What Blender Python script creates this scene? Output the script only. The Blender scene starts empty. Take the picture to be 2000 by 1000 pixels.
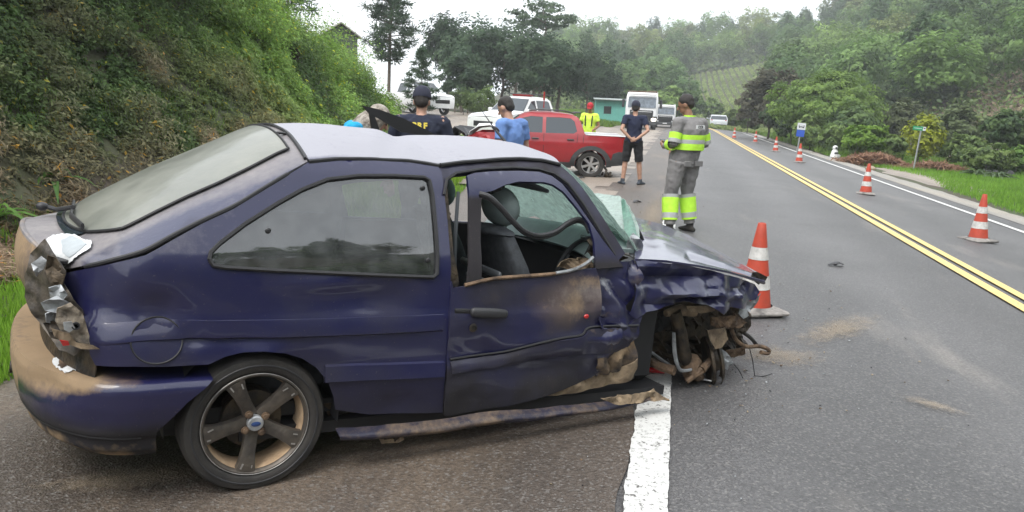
import bpy, bmesh, math, random
import numpy as np
from mathutils import Vector, Matrix, noise, Euler
from mathutils.geometry import delaunay_2d_cdt
random.seed(7); rng = np.random.default_rng(11)
R = math.radians
C = bpy.context.scene.collection
SC = bpy.context.scene

# ------------------------------------------------------------------ camera, sky, sun, exposure
EYE = Vector((0, 0, 1.6)); FOC = 1540.0
cam_d = bpy.data.cameras.new('camera'); cam = bpy.data.objects.new('camera', cam_d); C.objects.link(cam); SC.camera = cam
cam_d.sensor_width = 36; cam_d.lens = 36 * FOC / 2000; cam_d.clip_end = 3000; cam_d.clip_start = 0.05
CR = Vector((0.9781, 0.2032, 0.0445)); CD = Vector((0.0817, -0.1782, -0.9806)); CF = Vector((-0.1913, 0.9628, -0.1909))   # right, down, forward
CR.normalize(); CF = (CF - CR * CF.dot(CR)).normalized(); CD = CF.cross(CR)
if CD.z > 0: CD = -CD
m = Matrix((CR, -CD, -CF)).transposed().to_4x4(); m.translation = EYE; cam.matrix_world = m

SUN_EL, SUN_AZ = 58, 200
w = bpy.data.worlds.new('World'); SC.world = w; w.use_nodes = True
nt = w.node_tree; nt.nodes.clear()
def wn(t, **k):
    n = nt.nodes.new(t)
    for a, b in k.items(): setattr(n, a, b)
    return n
sky = wn('ShaderNodeTexSky', sky_type='NISHITA', sun_disc=False, sun_elevation=R(SUN_EL), sun_rotation=R(SUN_AZ), dust_density=3.0)
tc = wn('ShaderNodeTexCoord'); mp = wn('ShaderNodeMapping'); mp.inputs['Scale'].default_value = (1, 1, 2.5)
nz = wn('ShaderNodeTexNoise'); nz.inputs['Scale'].default_value = 2.2; nz.inputs['Detail'].default_value = 5
rp = wn('ShaderNodeValToRGB'); rp.color_ramp.elements[0].position = .25; rp.color_ramp.elements[0].color = (8.6, 9.4, 10.2, 1); rp.color_ramp.elements[1].position = .7; rp.color_ramp.elements[1].color = (12.5, 12.6, 12.6, 1)
mx = wn('ShaderNodeMixRGB'); mx.inputs[0].default_value = .9
bg = wn('ShaderNodeBackground'); bg.inputs[1].default_value = .1
wo = wn('ShaderNodeOutputWorld')
L = nt.links.new
L(tc.outputs['Generated'], mp.inputs[0]); L(mp.outputs[0], nz.inputs[0]); L(nz.outputs[0], rp.inputs[0])
L(sky.outputs[0], mx.inputs[1]); L(rp.outputs[0], mx.inputs[2]); L(mx.outputs[0], bg.inputs[0]); L(bg.outputs[0], wo.inputs[0])
sl = bpy.data.lights.new('sun', 'SUN'); sl.energy = 1.5; sl.angle = R(25); sl.color = (1, .96, .9)
so = bpy.data.objects.new('sun', sl); C.objects.link(so)
az = R(SUN_AZ); dv = Vector((math.sin(az) * math.cos(R(SUN_EL)), math.cos(az) * math.cos(R(SUN_EL)), math.sin(R(SUN_EL))))
so.rotation_euler = dv.to_track_quat('Z', 'Y').to_euler()
SC.view_settings.view_transform = 'Standard'; SC.view_settings.look = 'None'; SC.view_settings.exposure = 0.95; SC.view_settings.gamma = 1
SC.view_settings.use_curve_mapping = False
SC.render.engine = 'CYCLES'
SC.cycles.max_bounces = 8; SC.cycles.transparent_max_bounces = 16; SC.cycles.volume_bounces = 0

# ------------------------------------------------------------------ helpers
def tag(o, label=None, cat=None, group=None, kind=None):
    if label: o['label'] = label
    if cat: o['category'] = cat
    if group: o['group'] = group
    if kind: o['kind'] = kind
    return o
def empty(name, loc=(0, 0, 0), rot=(0, 0, 0), **k):
    o = bpy.data.objects.new(name, None); o.empty_display_size = .2; C.objects.link(o); o.location = loc; o.rotation_euler = rot
    return tag(o, **k)
def link(name, me, mats, parent=None, smooth=40, **k):
    for m_ in (mats if isinstance(mats, (list, tuple)) else [mats]): me.materials.append(m_)
    if smooth and len(me.polygons):
        me.polygons.foreach_set('use_smooth', [True] * len(me.polygons))
        if smooth < 179: me.set_sharp_from_angle(angle=R(smooth))
    o = bpy.data.objects.new(name, me); C.objects.link(o)
    if parent: o.parent = parent
    return tag(o, **k)
def mobj(name, verts, faces, mats, parent=None, smooth=40, midx=None, **k):
    me = bpy.data.meshes.new(name); me.from_pydata([tuple(map(float, v)) for v in verts], [], faces)
    if midx is not None: me.polygons.foreach_set('material_index', midx)
    me.update()
    return link(name, me, mats, parent, smooth, **k)
class MB:
    """collects shapes, then links them as one mesh object"""
    def __init__(s): s.v = []; s.f = []; s.mi = []; s.cur = 0
    def add(s, v, f):
        n = len(s.v); s.v += [tuple(map(float, p)) for p in v]; s.f += [tuple(i + n for i in q) for q in f]; s.mi += [s.cur] * len(f); return s
    def box(s, c, d, rot=None, taper=1.0, bev=0.0):
        x, y, z = d[0] / 2, d[1] / 2, d[2] / 2
        M_ = rot.to_matrix() if isinstance(rot, Euler) else (Euler(rot).to_matrix() if rot else Matrix.Identity(3))
        if bev:
            b = min(bev, x * .9, y * .9, z * .9); rings = []
            for zz, ins in ((-z, b), (-z + b, 0), (z - b, 0), (z, b)):
                t = taper if zz > 0 else 1
                X, Y = (x - ins) * t, (y - ins) * t; k = b if ins == 0 else b * .5
                rings.append([(X, Y - k, zz), (X - k, Y, zz), (-X + k, Y, zz), (-X, Y - k, zz), (-X, -Y + k, zz), (-X + k, -Y, zz), (X - k, -Y, zz), (X, -Y + k, zz)])
            v = [p for r in rings for p in r]; f = []
            for i in range(3):
                for j in range(8): f.append((i * 8 + j, i * 8 + (j + 1) % 8, (i + 1) * 8 + (j + 1) % 8, (i + 1) * 8 + j))
            f.append(tuple(range(7, -1, -1))); f.append(tuple(range(24, 32)))
        else:
            v = [(-x, -y, -z), (x, -y, -z), (x, y, -z), (-x, y, -z)] + [(a * taper, b_ * taper, z) for a, b_ in ((-x, -y), (x, -y), (x, y), (-x, y))]
            f = [(3, 2, 1, 0), (4, 5, 6, 7), (0, 1, 5, 4), (1, 2, 6, 5), (2, 3, 7, 6), (3, 0, 4, 7)]
        return s.add([M_ @ Vector(p) + Vector(c) for p in v], f)
    def tube(s, pts, rad, n=10, side=None, caps=True, round_=False):
        pts = [Vector(p) for p in pts]; m_ = len(pts)
        rad = list(rad) if isinstance(rad, (list, tuple)) else [rad] * m_
        rad = [r if isinstance(r, (tuple, list)) else (r, r) for r in rad]
        if round_:
            def endring(p, q, r):
                d = (p - q).normalized(); out = []
                for a in (30, 60, 82): out.append((p + d * min(r) * math.sin(R(a)), (r[0] * math.cos(R(a)), r[1] * math.cos(R(a)))))
                return out
            e0 = endring(pts[0], pts[1], rad[0]); e1 = endring(pts[-1], pts[-2], rad[-1])
            pts = [p for p, _ in reversed(e0)] + pts + [p for p, _ in e1]; rad = [r for _, r in reversed(e0)] + rad + [r for _, r in e1]; m_ = len(pts)
        v = []; prev = None
        for i, p in enumerate(pts):
            t = (pts[min(i + 1, m_ - 1)] - pts[max(i - 1, 0)])
            t = t.normalized() if t.length > 1e-9 else Vector((0, 0, 1))
            a = Vector(side) if side is not None else (prev if prev is not None else (Vector((1, 0, 0)) if abs(t.x) < .8 else Vector((0, 1, 0))))
            a = (a - t * a.dot(t)); a = a.normalized() if a.length > 1e-6 else t.orthogonal().normalized()
            prev = a; b = t.cross(a)
            for k in range(n):
                w_ = 2 * math.pi * k / n; v.append(p + a * (rad[i][0] * math.cos(w_)) + b * (rad[i][1] * math.sin(w_)))
        f = [(i * n + j, i * n + (j + 1) % n, (i + 1) * n + (j + 1) % n, (i + 1) * n + j) for i in range(m_ - 1) for j in range(n)]
        if caps: f.append(tuple(range(n - 1, -1, -1))); f.append(tuple(range((m_ - 1) * n, m_ * n)))
        return s.add(v, f)
    def ball(s, c, r, n=12, m_=8, rot=None):
        r = r if isinstance(r, (tuple, list)) else (r, r, r); M_ = Euler(rot).to_matrix() if rot else Matrix.Identity(3); v = [(0, 0, -r[2])]; c = Vector(c)
        for i in range(1, m_):
            a = math.pi * i / m_ - math.pi / 2
            for j in range(n):
                b = 2 * math.pi * j / n; v.append((r[0] * math.cos(a) * math.cos(b), r[1] * math.cos(a) * math.sin(b), r[2] * math.sin(a)))
        v.append((0, 0, r[2])); f = [(0, 1 + (j + 1) % n, 1 + j) for j in range(n)]
        for i in range(m_ - 2):
            for j in range(n): f.append((1 + i * n + j, 1 + i * n + (j + 1) % n, 1 + (i + 1) * n + (j + 1) % n, 1 + (i + 1) * n + j))
        k = len(v) - 1; f += [(k, 1 + (m_ - 2) * n + j, 1 + (m_ - 2) * n + (j + 1) % n) for j in range(n)]
        return s.add([M_ @ Vector(p) + c for p in v], f)
    def lathe(s, prof, c=(0, 0, 0), axis='z', n=32, close=False):
        """prof: (radius, height) list"""
        v = []; c = Vector(c)
        for r, h in prof:
            for k in range(n):
                a = 2 * math.pi * k / n; p = (r * math.cos(a), r * math.sin(a), h)
                v.append((p[0], p[2], p[1]) if axis == 'y' else ((p[2], p[0], p[1]) if axis == 'x' else p))
        m_ = len(prof)
        f = [(i * n + j, i * n + (j + 1) % n, (i + 1) * n + (j + 1) % n, (i + 1) * n + j) for i in range(m_ - 1) for j in range(n)]
        if axis == 'y': f = [q[::-1] for q in f]
        return s.add([Vector(p) + c for p in v], f)
    def grid(s, fn, nu, nv):
        v = [fn(i / nu, j / nv) for i in range(nu + 1) for j in range(nv + 1)]
        return s.add(v, [(i * (nv + 1) + j, (i + 1) * (nv + 1) + j, (i + 1) * (nv + 1) + j + 1, i * (nv + 1) + j + 1) for i in range(nu) for j in range(nv)])
    def build(s, name, mats, parent=None, smooth=40, fix=False, **k):
        o = mobj(name, s.v, s.f, mats, parent, smooth, s.mi, **k)
        if fix:
            bm = bmesh.new(); bm.from_mesh(o.data); bmesh.ops.recalc_face_normals(bm, faces=bm.faces); bm.to_mesh(o.data); bm.free()
        return o
def solid(o, t, off=-1):
    me = o.data; ne = len(me.edges)     # hard rim: open edges are sharp so the thickness does not bend the shading
    cnt = np.zeros(ne, np.int32); le = np.zeros(len(me.loops), np.int32); me.loops.foreach_get('edge_index', le); np.add.at(cnt, le, 1)
    sh = np.zeros(ne, bool); me.edges.foreach_get('use_edge_sharp', sh); me.edges.foreach_set('use_edge_sharp', sh | (cnt == 1))
    m_ = o.modifiers.new('solid', 'SOLIDIFY'); m_.thickness = t; m_.offset = off; return o
def fbm(p, sc=1.0, oct_=4):
    return noise.fractal(Vector(p) * sc, 1.0, 2.0, oct_)
def inpoly(px, py, poly):
    poly = np.asarray(poly); x, y = poly[:, 0], poly[:, 1]; ins = np.zeros(np.shape(px), bool); j = len(poly) - 1
    for i in range(len(poly)):
        c_ = ((y[i] > py) != (y[j] > py)) & (px < (x[j] - x[i]) * (py - y[i]) / (y[j] - y[i] + 1e-12) + x[i]); ins ^= c_; j = i
    return ins
def cdt(outline, holes=(), step=.04):
    """triangulated 2-D sheet: outline, holes and an even grid of inner points"""
    def dens(pl):
        out = []
        for i in range(len(pl)):
            a, b = np.array(pl[i]), np.array(pl[(i + 1) % len(pl)]); n = max(1, int(np.hypot(*(b - a)) / step))
            out += [tuple(a + (b - a) * k / n) for k in range(n)]
        return out
    loops = [dens(outline)] + [dens(h) for h in holes]
    pts, edges = [], []
    for lp in loops:
        n0 = len(pts); pts += lp; edges += [(n0 + i, n0 + (i + 1) % len(lp)) for i in range(len(lp))]
    allp = np.array(pts); lo, hi = allp.min(0), allp.max(0)
    gx, gy = np.meshgrid(np.arange(lo[0], hi[0], step), np.arange(lo[1], hi[1], step)); gx = gx.ravel(); gy = gy.ravel()
    k = inpoly(gx, gy, loops[0])
    for h in loops[1:]: k &= ~inpoly(gx, gy, h)
    gx, gy = gx[k], gy[k]
    if len(gx):
        d = np.min(np.hypot(gx[:, None] - allp[None, :, 0], gy[:, None] - allp[None, :, 1]), 1); k = d > step * .5; gx, gy = gx[k], gy[k]
    pts += list(zip(gx.tolist(), gy.tolist()))
    r = delaunay_2d_cdt([Vector(p) for p in pts], edges, [], 0, 1e-6)
    V = np.array([tuple(p) for p in r[0]]); F = [tuple(q) for q in r[2]]
    cen = np.array([V[list(q)].mean(0) for q in F]); k = inpoly(cen[:, 0], cen[:, 1], loops[0])
    for h in loops[1:]: k &= ~inpoly(cen[:, 0], cen[:, 1], h)
    return V, [q for q, a in zip(F, k) if a]
def smoothline(pts, n=6, closed=False):
    P = [Vector(p) for p in pts]; out = []; m_ = len(P); rngi = range(m_) if closed else range(m_ - 1)
    for i in rngi:
        p0 = P[(i - 1) % m_] if closed or i > 0 else P[0]; p1 = P[i]; p2 = P[(i + 1) % m_]; p3 = P[(i + 2) % m_] if closed or i + 2 < m_ else P[-1]
        for k in range(n):
            t = k / n; out.append(.5 * ((2 * p1) + (-p0 + p2) * t + (2 * p0 - 5 * p1 + 4 * p2 - p3) * t * t + (-p0 + 3 * p1 - 3 * p2 + p3) * t ** 3))
    if not closed: out.append(P[-1])
    return out

# ------------------------------------------------------------------ materials
def mat(name, col, rough=.6, metal=0., var=0., vscale=8., bump=0., bscale=40., col2=None, coat=0., trans=0., alpha=1., emit=None, spec=.5, coord='Object', lo=.35, hi=.65, detail=6, rvar=0.):
    m_ = bpy.data.materials.new(name); m_.use_nodes = True; t = m_.node_tree; b = t.nodes['Principled BSDF']; l = t.links.new
    b.inputs['Roughness'].default_value = rough; b.inputs['Metallic'].default_value = metal; b.inputs['Coat Weight'].default_value = coat; b.inputs['Coat Roughness'].default_value = .06
    b.inputs['Specular IOR Level'].default_value = spec; b.inputs['Alpha'].default_value = alpha; b.inputs['Transmission Weight'].default_value = trans
    if emit: b.inputs['Emission Color'].default_value = (*emit[:3], 1); b.inputs['Emission Strength'].default_value = emit[3]
    c = t.nodes.new('ShaderNodeTexCoord')
    if var or col2:
        n = t.nodes.new('ShaderNodeTexNoise'); n.inputs['Scale'].default_value = vscale; n.inputs['Detail'].default_value = detail; n.inputs['Roughness'].default_value = .62
        l(c.outputs[coord], n.inputs[0]); r = t.nodes.new('ShaderNodeValToRGB'); r.color_ramp.elements[0].position = lo; r.color_ramp.elements[1].position = hi
        c2 = col2 or tuple(min(1, x * (1 + var)) for x in col); c1 = col if col2 else tuple(x * (1 - var) for x in col)
        r.color_ramp.elements[0].color = (*c1, 1); r.color_ramp.elements[1].color = (*c2, 1); l(n.outputs[0], r.inputs[0]); l(r.outputs[0], b.inputs['Base Color'])
        if rvar:
            q = t.nodes.new('ShaderNodeMapRange'); q.inputs[3].default_value = rough - rvar; q.inputs[4].default_value = rough + rvar; l(n.outputs[0], q.inputs[0]); l(q.outputs[0], b.inputs['Roughness'])
    else: b.inputs['Base Color'].default_value = (*col, 1)
    if bump:
        n = t.nodes.new('ShaderNodeTexNoise'); n.inputs['Scale'].default_value = bscale; n.inputs['Detail'].default_value = 5; l(c.outputs[coord], n.inputs[0])
        u = t.nodes.new('ShaderNodeBump'); u.inputs['Strength'].default_value = bump; u.inputs['Distance'].default_value = .02; l(n.outputs[0], u.inputs['Height']); l(u.outputs[0], b.inputs['Normal'])
    return m_
def leafmat(name, transl=.42, rough=.6, var=.35, vs=1.2):
    """leaf colour comes from the 'tint' attribute, varied by a slow noise"""
    m_ = bpy.data.materials.new(name); m_.use_nodes = True; t = m_.node_tree; b = t.nodes['Principled BSDF']; l = t.links.new; out = t.nodes['Material Output']
    a = t.nodes.new('ShaderNodeAttribute'); a.attribute_name = 'tint'; g = t.nodes.new('ShaderNodeNewGeometry')
    n = t.nodes.new('ShaderNodeTexNoise'); n.inputs['Scale'].default_value = vs; n.inputs['Detail'].default_value = 4; l(g.outputs['Position'], n.inputs[0])
    oi = t.nodes.new('ShaderNodeObjectInfo'); ad = t.nodes.new('ShaderNodeMath'); ad.operation = 'MULTIPLY_ADD'; ad.inputs[1].default_value = .35; l(oi.outputs['Random'], ad.inputs[0]); l(n.outputs[0], ad.inputs[2])
    r = t.nodes.new('ShaderNodeMapRange'); r.inputs[1].default_value = .35; r.inputs[2].default_value = .95; r.inputs[3].default_value = 1.45 * (1 - var); r.inputs[4].default_value = 1.45 * (1 + var); l(ad.outputs[0], r.inputs[0])
    h = t.nodes.new('ShaderNodeHueSaturation'); h.inputs['Saturation'].default_value = 1.12; l(a.outputs['Color'], h.inputs['Color']); l(r.outputs[0], h.inputs['Value'])
    l(h.outputs[0], b.inputs['Base Color']); b.inputs['Roughness'].default_value = rough; b.inputs['Specular IOR Level'].default_value = .3
    tr = t.nodes.new('ShaderNodeBsdfTranslucent'); l(h.outputs[0], tr.inputs[0]); mx_ = t.nodes.new('ShaderNodeMixShader'); mx_.inputs[0].default_value = transl
    l(b.outputs[0], mx_.inputs[1]); l(tr.outputs[0], mx_.inputs[2]); l(mx_.outputs[0], out.inputs[0])
    return m_
def glassmat(name, tint, amount, rough=.03, dust=None):
    """thin pane: partly see-through, reflective by fresnel, optional dust film"""
    m_ = bpy.data.materials.new(name); m_.use_nodes = True; t = m_.node_tree; l = t.links.new; out = t.nodes['Material Output']; t.nodes.remove(t.nodes['Principled BSDF'])
    tr = t.nodes.new('ShaderNodeBsdfTransparent'); tr.inputs[0].default_value = (*[c * amount for c in tint], 1)
    gl = t.nodes.new('ShaderNodeBsdfGlossy'); gl.inputs['Roughness'].default_value = rough; gl.inputs[0].default_value = (.9, .9, .9, 1)
    fr = t.nodes.new('ShaderNodeFresnel'); fr.inputs[0].default_value = 2.1; a = t.nodes.new('ShaderNodeMixShader'); l(fr.outputs[0], a.inputs[0]); l(tr.outputs[0], a.inputs[1]); l(gl.outputs[0], a.inputs[2]); last = a
    if dust:
        c = t.nodes.new('ShaderNodeTexCoord'); mp_ = t.nodes.new('ShaderNodeMapping'); mp_.inputs['Scale'].default_value = dust.get('scale', (1, 1, 1)); n = t.nodes.new('ShaderNodeTexNoise'); n.inputs['Scale'].default_value = dust.get('ns', 6); n.inputs['Detail'].default_value = 8
        l(c.outputs['Object'], mp_.inputs[0]); l(mp_.outputs[0], n.inputs[0]); q = t.nodes.new('ShaderNodeMapRange'); q.inputs[1].default_value = .3; q.inputs[2].default_value = .7; q.inputs[3].default_value = dust['lo']; q.inputs[4].default_value = dust['hi']; l(n.outputs[0], q.inputs[0])
        d0 = t.nodes.new('ShaderNodeBsdfDiffuse'); d0.inputs[0].default_value = (*dust['col'], 1); d1 = t.nodes.new('ShaderNodeBsdfTranslucent'); d1.inputs[0].default_value = (*dust['col'], 1); d = t.nodes.new('ShaderNodeMixShader'); d.inputs[0].default_value = dust.get('tl', 0.); l(d0.outputs[0], d.inputs[1]); l(d1.outputs[0], d.inputs[2]); b = t.nodes.new('ShaderNodeMixShader'); l(q.outputs[0], b.inputs[0]); l(a.outputs[0], b.inputs[1]); l(d.outputs[0], b.inputs[2]); last = b
    l(last.outputs[0], out.inputs[0]); return m_
def paintmat(name, col, rough=.3, coat=.8, mudc=(.29, .205, .125), dust_sheen_col=(.30, .28, .27), barec=(.62, .64, .66), darkdirt=(.022, .020, .023)):
    """car paint with wear driven by the attributes mud / dust / bare / grime (dirt and wear, plus painted sky sheen on roof and bonnet)"""
    m_ = bpy.data.materials.new(name); m_.use_nodes = True; t = m_.node_tree; b = t.nodes['Principled BSDF']; l = t.links.new
    c = t.nodes.new('ShaderNodeTexCoord')
    def nz_(s, d=6, rg=.65):
        n = t.nodes.new('ShaderNodeTexNoise'); n.inputs['Scale'].default_value = s; n.inputs['Detail'].default_value = d; n.inputs['Roughness'].default_value = rg; l(c.outputs['Object'], n.inputs[0]); return n.outputs[0]
    def mask(attr, n, k=.8):
        a = t.nodes.new('ShaderNodeAttribute'); a.attribute_name = attr
        s = t.nodes.new('ShaderNodeMath'); s.operation = 'MULTIPLY_ADD'; s.inputs[1].default_value = k; l(n, s.inputs[0]); l(a.outputs['Fac'], s.inputs[2])
        q = t.nodes.new('ShaderNodeMapRange'); q.inputs[1].default_value = .70; q.inputs[2].default_value = 1.28; l(s.outputs[0], q.inputs[0])
        return q.outputs[0]
    cur = None; big = nz_(3.5, 8, .7); fine = nz_(28, 6, .7); spk = nz_(90, 3, .6)
    base = t.nodes.new('ShaderNodeMixRGB'); base.inputs[1].default_value = (*col, 1); base.inputs[2].default_value = (*[x * 1.35 + .004 for x in col], 1); l(big, base.inputs[0]); cur = base.outputs[0]
    rg = None; masks = []
    for attr, cc, n, k in (('grime', darkdirt, big, .7), ('brown', (.125, .092, .072), big, .45), ('dust', dust_sheen_col, fine, .35), ('mud', mudc, fine, .7), ('bare', barec, fine, .5)):
        mk = mask(attr, n, k); masks.append(mk); x = t.nodes.new('ShaderNodeMixRGB'); l(mk, x.inputs[0]); l(cur, x.inputs[1]); x.inputs[2].default_value = (*cc, 1)
        if attr == 'mud':
            mc = t.nodes.new('ShaderNodeMixRGB'); mc.inputs[1].default_value = (*[v * .6 for v in cc], 1); mc.inputs[2].default_value = (*[v * 1.2 for v in cc], 1); l(big, mc.inputs[0]); l(mc.outputs[0], x.inputs[2])
        cur = x.outputs[0]
    # fine specks of dried mud everywhere
    sp = t.nodes.new('ShaderNodeMapRange'); sp.inputs[1].default_value = .66; sp.inputs[2].default_value = .74; sp.inputs[4].default_value = .35; l(spk, sp.inputs[0])
    x = t.nodes.new('ShaderNodeMixRGB'); l(sp.outputs[0], x.inputs[0]); l(cur, x.inputs[1]); x.inputs[2].default_value = (.16, .13, .11, 1); cur = x.outputs[0]
    l(cur, b.inputs['Base Color'])
    mxm = masks[0]
    for k in masks[1:]:
        a = t.nodes.new('ShaderNodeMath'); a.operation = 'MAXIMUM'; l(mxm, a.inputs[0]); l(k, a.inputs[1]); mxm = a.outputs[0]
    q = t.nodes.new('ShaderNodeMapRange'); q.inputs[3].default_value = rough; q.inputs[4].default_value = .8; l(mxm, q.inputs[0])
    rr = t.nodes.new('ShaderNodeMath'); rr.operation = 'MULTIPLY_ADD'; rr.inputs[1].default_value = .22; l(big, rr.inputs[0]); l(q.outputs[0], rr.inputs[2]); l(rr.outputs[0], b.inputs['Roughness'])
    q2 = t.nodes.new('ShaderNodeMapRange'); q2.inputs[3].default_value = coat; q2.inputs[4].default_value = .0; l(mxm, q2.inputs[0]); l(q2.outputs[0], b.inputs['Coat Weight'])
    b.inputs['Coat Roughness'].default_value = .09; b.inputs['Specular IOR Level'].default_value = .35
    u = t.nodes.new('ShaderNodeBump'); u.inputs['Strength'].default_value = .25; u.inputs['Distance'].default_value = .006; l(fine, u.inputs['Height']); l(u.outputs[0], b.inputs['Normal'])
    return m_
def setattrf(me, name, vals):
    a = me.attributes.new(name, 'FLOAT', 'POINT'); a.data.foreach_set('value', np.asarray(vals, dtype=np.float32))

M = {}
M['black_plastic'] = mat('black_plastic', (.025, .025, .028), .5, bump=.1, bscale=120)
M['rubber'] = mat('rubber', (.017, .016, .016), .75, col2=(.038, .034, .030), vscale=9, bump=.15, bscale=60)
M['dark_metal'] = mat('dark_metal', (.03, .028, .027), .55, .6, col2=(.10, .075, .05), vscale=14, bump=.4, bscale=40)
M['rust'] = mat('rust', (.055, .036, .025), .8, .2, col2=(.22, .145, .09), vscale=16, bump=.5, bscale=50)
M['mud'] = mat('mud', (.10, .072, .048), .9, col2=(.32, .24, .155), vscale=9, bump=.5, bscale=40)
M['bare_metal'] = mat('bare_metal', (.16, .165, .17), .5, .55, col2=(.50, .52, .54), vscale=8, bump=.3, bscale=25)
M['chrome'] = mat('chrome', (.7, .7, .72), .2, 1.)
M['white_paint'] = mat('white_paint', (.72, .73, .74), .3, coat=.6, var=.06, vscale=3)
M['car_glass'] = glassmat('car_glass', (.35, .42, .42), .35)
M['dark_glass'] = mat('dark_glass', (.03, .04, .05), .06, spec=.8)
M['skin'] = mat('skin', (.42, .24, .17), .5, var=.15, vscale=20)
M['skin_brown'] = mat('skin_brown', (.27, .145, .09), .5, var=.15, vscale=20)
M['hair'] = mat('hair', (.018, .014, .012), .6, bump=.5, bscale=150)
M['grey_hair'] = mat('grey_hair', (.13, .105, .085), .7, col2=(.42, .38, .33), vscale=25, bump=.6, bscale=120)
M['leaf'] = leafmat('leaf'); M['leaf_far'] = leafmat('leaf_far', .38, .7, .4, .12)
M['bark'] = mat('bark', (.07, .055, .04), .9, col2=(.17, .14, .11), vscale=12, bump=.6, bscale=30)
# ------------------------------------------------------------------ terrain
def sstep(x): x = np.clip(x, 0, 1); return x * x * (3 - 2 * x)
def curve_off(Y): return np.where(Y > 75, -((np.maximum(Y, 75) - 75) ** 2) / 420., 0.)
_np = np.random.default_rng(5)
_wv = [(_np.uniform(-1, 1) , _np.uniform(-1, 1), _np.uniform(0, 6.28)) for _ in range(14)]
def wob(X, Y, s):
    r = 0
    for i, (a, b, c) in enumerate(_wv): r = r + np.sin((a * X + b * Y) * s * (1 + i * .35) + c) / (1 + i * .5)
    return r / 4
def bank_foot(Y): return np.interp(Y, [-40, 3, 10, 20, 27, 31, 36], [-5.2, -5.3, -6.0, -7.4, -8.6, -11, -15])
def bank_h(Y): return np.interp(Y, [-40, 9, 13, 17, 20, 23, 28, 32, 36, 38], [4.6, 4.3, 4.0, 3.6, 3.3, 2.75, 2.6, 1.9, .8, .4])
_azp = [600, 1000, 1150, 1240, 1340, 1420, 1500, 1560, 1610, 1660, 1800, 2000, 2300, 2800]
_sky = [120, 70, 60, 62, 70, 62, 50, 42, 22, 0, -60, -120, -190, -240]
def gh(X, Y):
    X = np.asarray(X, float); Y = np.asarray(Y, float); Xr = X - curve_off(Y)
    z = np.interp(Xr, [-3, 0, 3.45, 4.8, 6.3, 7.6, 8.6, 12, 20, 40, 80], [0, 0, -.1, -.22, -.3, -.38, -.46, -.5, -.9, -1.6, -1.2])
    # left bank
    ft = bank_foot(Y); t = (ft - X) / 3.6
    bh = bank_h(Y) * sstep(t) * np.where(Y > 60, 0, 1) + .25 * wob(X, Y, 1.3) * sstep(t)
    z = z + bh
    # dirt side road rising to the left beyond the bank
    z = z + .75 * sstep((-X - 4) / 10) * sstep((Y - 22) / 14) * (1 - sstep((-X - 4) / 10) * sstep((bank_h(Y) - .4) / 2))
    # wooded hills
    az = np.arctan2(X, np.maximum(Y, 1e-3)); azc = np.clip(az, -.6, .75); px = 1325 + 1540 * np.tan(azc); r = np.hypot(X, Y)
    D = np.interp(px, [1000, 1400, 1700, 2000, 2600], [290, 270, 230, 185, 130]); d0 = np.interp(px, [1000, 1300, 1450, 1700, 2000, 2600], [120, 125, 110, 62, 45, 30])
    zr = 1.6 + (217 + .045 * (px - 1325) - np.interp(px, _azp, _sky)) / 1540 * D - 9.0
    hgt = np.maximum(zr, 6) * np.clip((r - d0) / (D - d0), 0, 1.25) ** 1.15
    z = z + hgt * sstep((az + .26) / .12) * (1 + .10 * wob(X, Y, .03)) + .0
    # land behind the camera across the road
    z = z + 30 * sstep((X - 18) / 60) * sstep((-Y + 25) / 30)
    return z
def ghs(x, y): return float(gh(x, y))
def axis(lo, hi, near, far):
    a = [0.]; 
    while a[-1] < hi: a.append(a[-1] + near + (far - near) * min(1, a[-1] / 200))
    b = [0.]
    while b[-1] > lo: b.append(b[-1] - near - (far - near) * min(1, -b[-1] / 200))
    return np.array(sorted(set(b[1:] + a)))
def heightsheet(name, X, Y, matl, dz=0., mask=None, **k):
    gx, gy = np.meshgrid(X, Y, indexing='ij'); gz_ = gh(gx, gy) + dz; v = np.stack([gx, gy, gz_], -1).reshape(-1, 3); n = len(Y); f = []
    for i in range(len(X) - 1):
        for j in range(n - 1):
            if mask is None or mask((X[i] + X[i + 1]) / 2, (Y[j] + Y[j + 1]) / 2): f.append((i * n + j, (i + 1) * n + j, (i + 1) * n + j + 1, i * n + j + 1))
    return mobj(name, v, f, matl, smooth=180, **k)
M['soil'] = mat('soil', (.06, .045, .032), .95, col2=(.045, .065, .022), vscale=.35, bump=.5, bscale=6, lo=.4, hi=.6)
g = heightsheet('ground', axis(-420, 620, .7, 14), axis(-120, 900, .7, 14), M['soil'], -.02, kind='structure')

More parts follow.
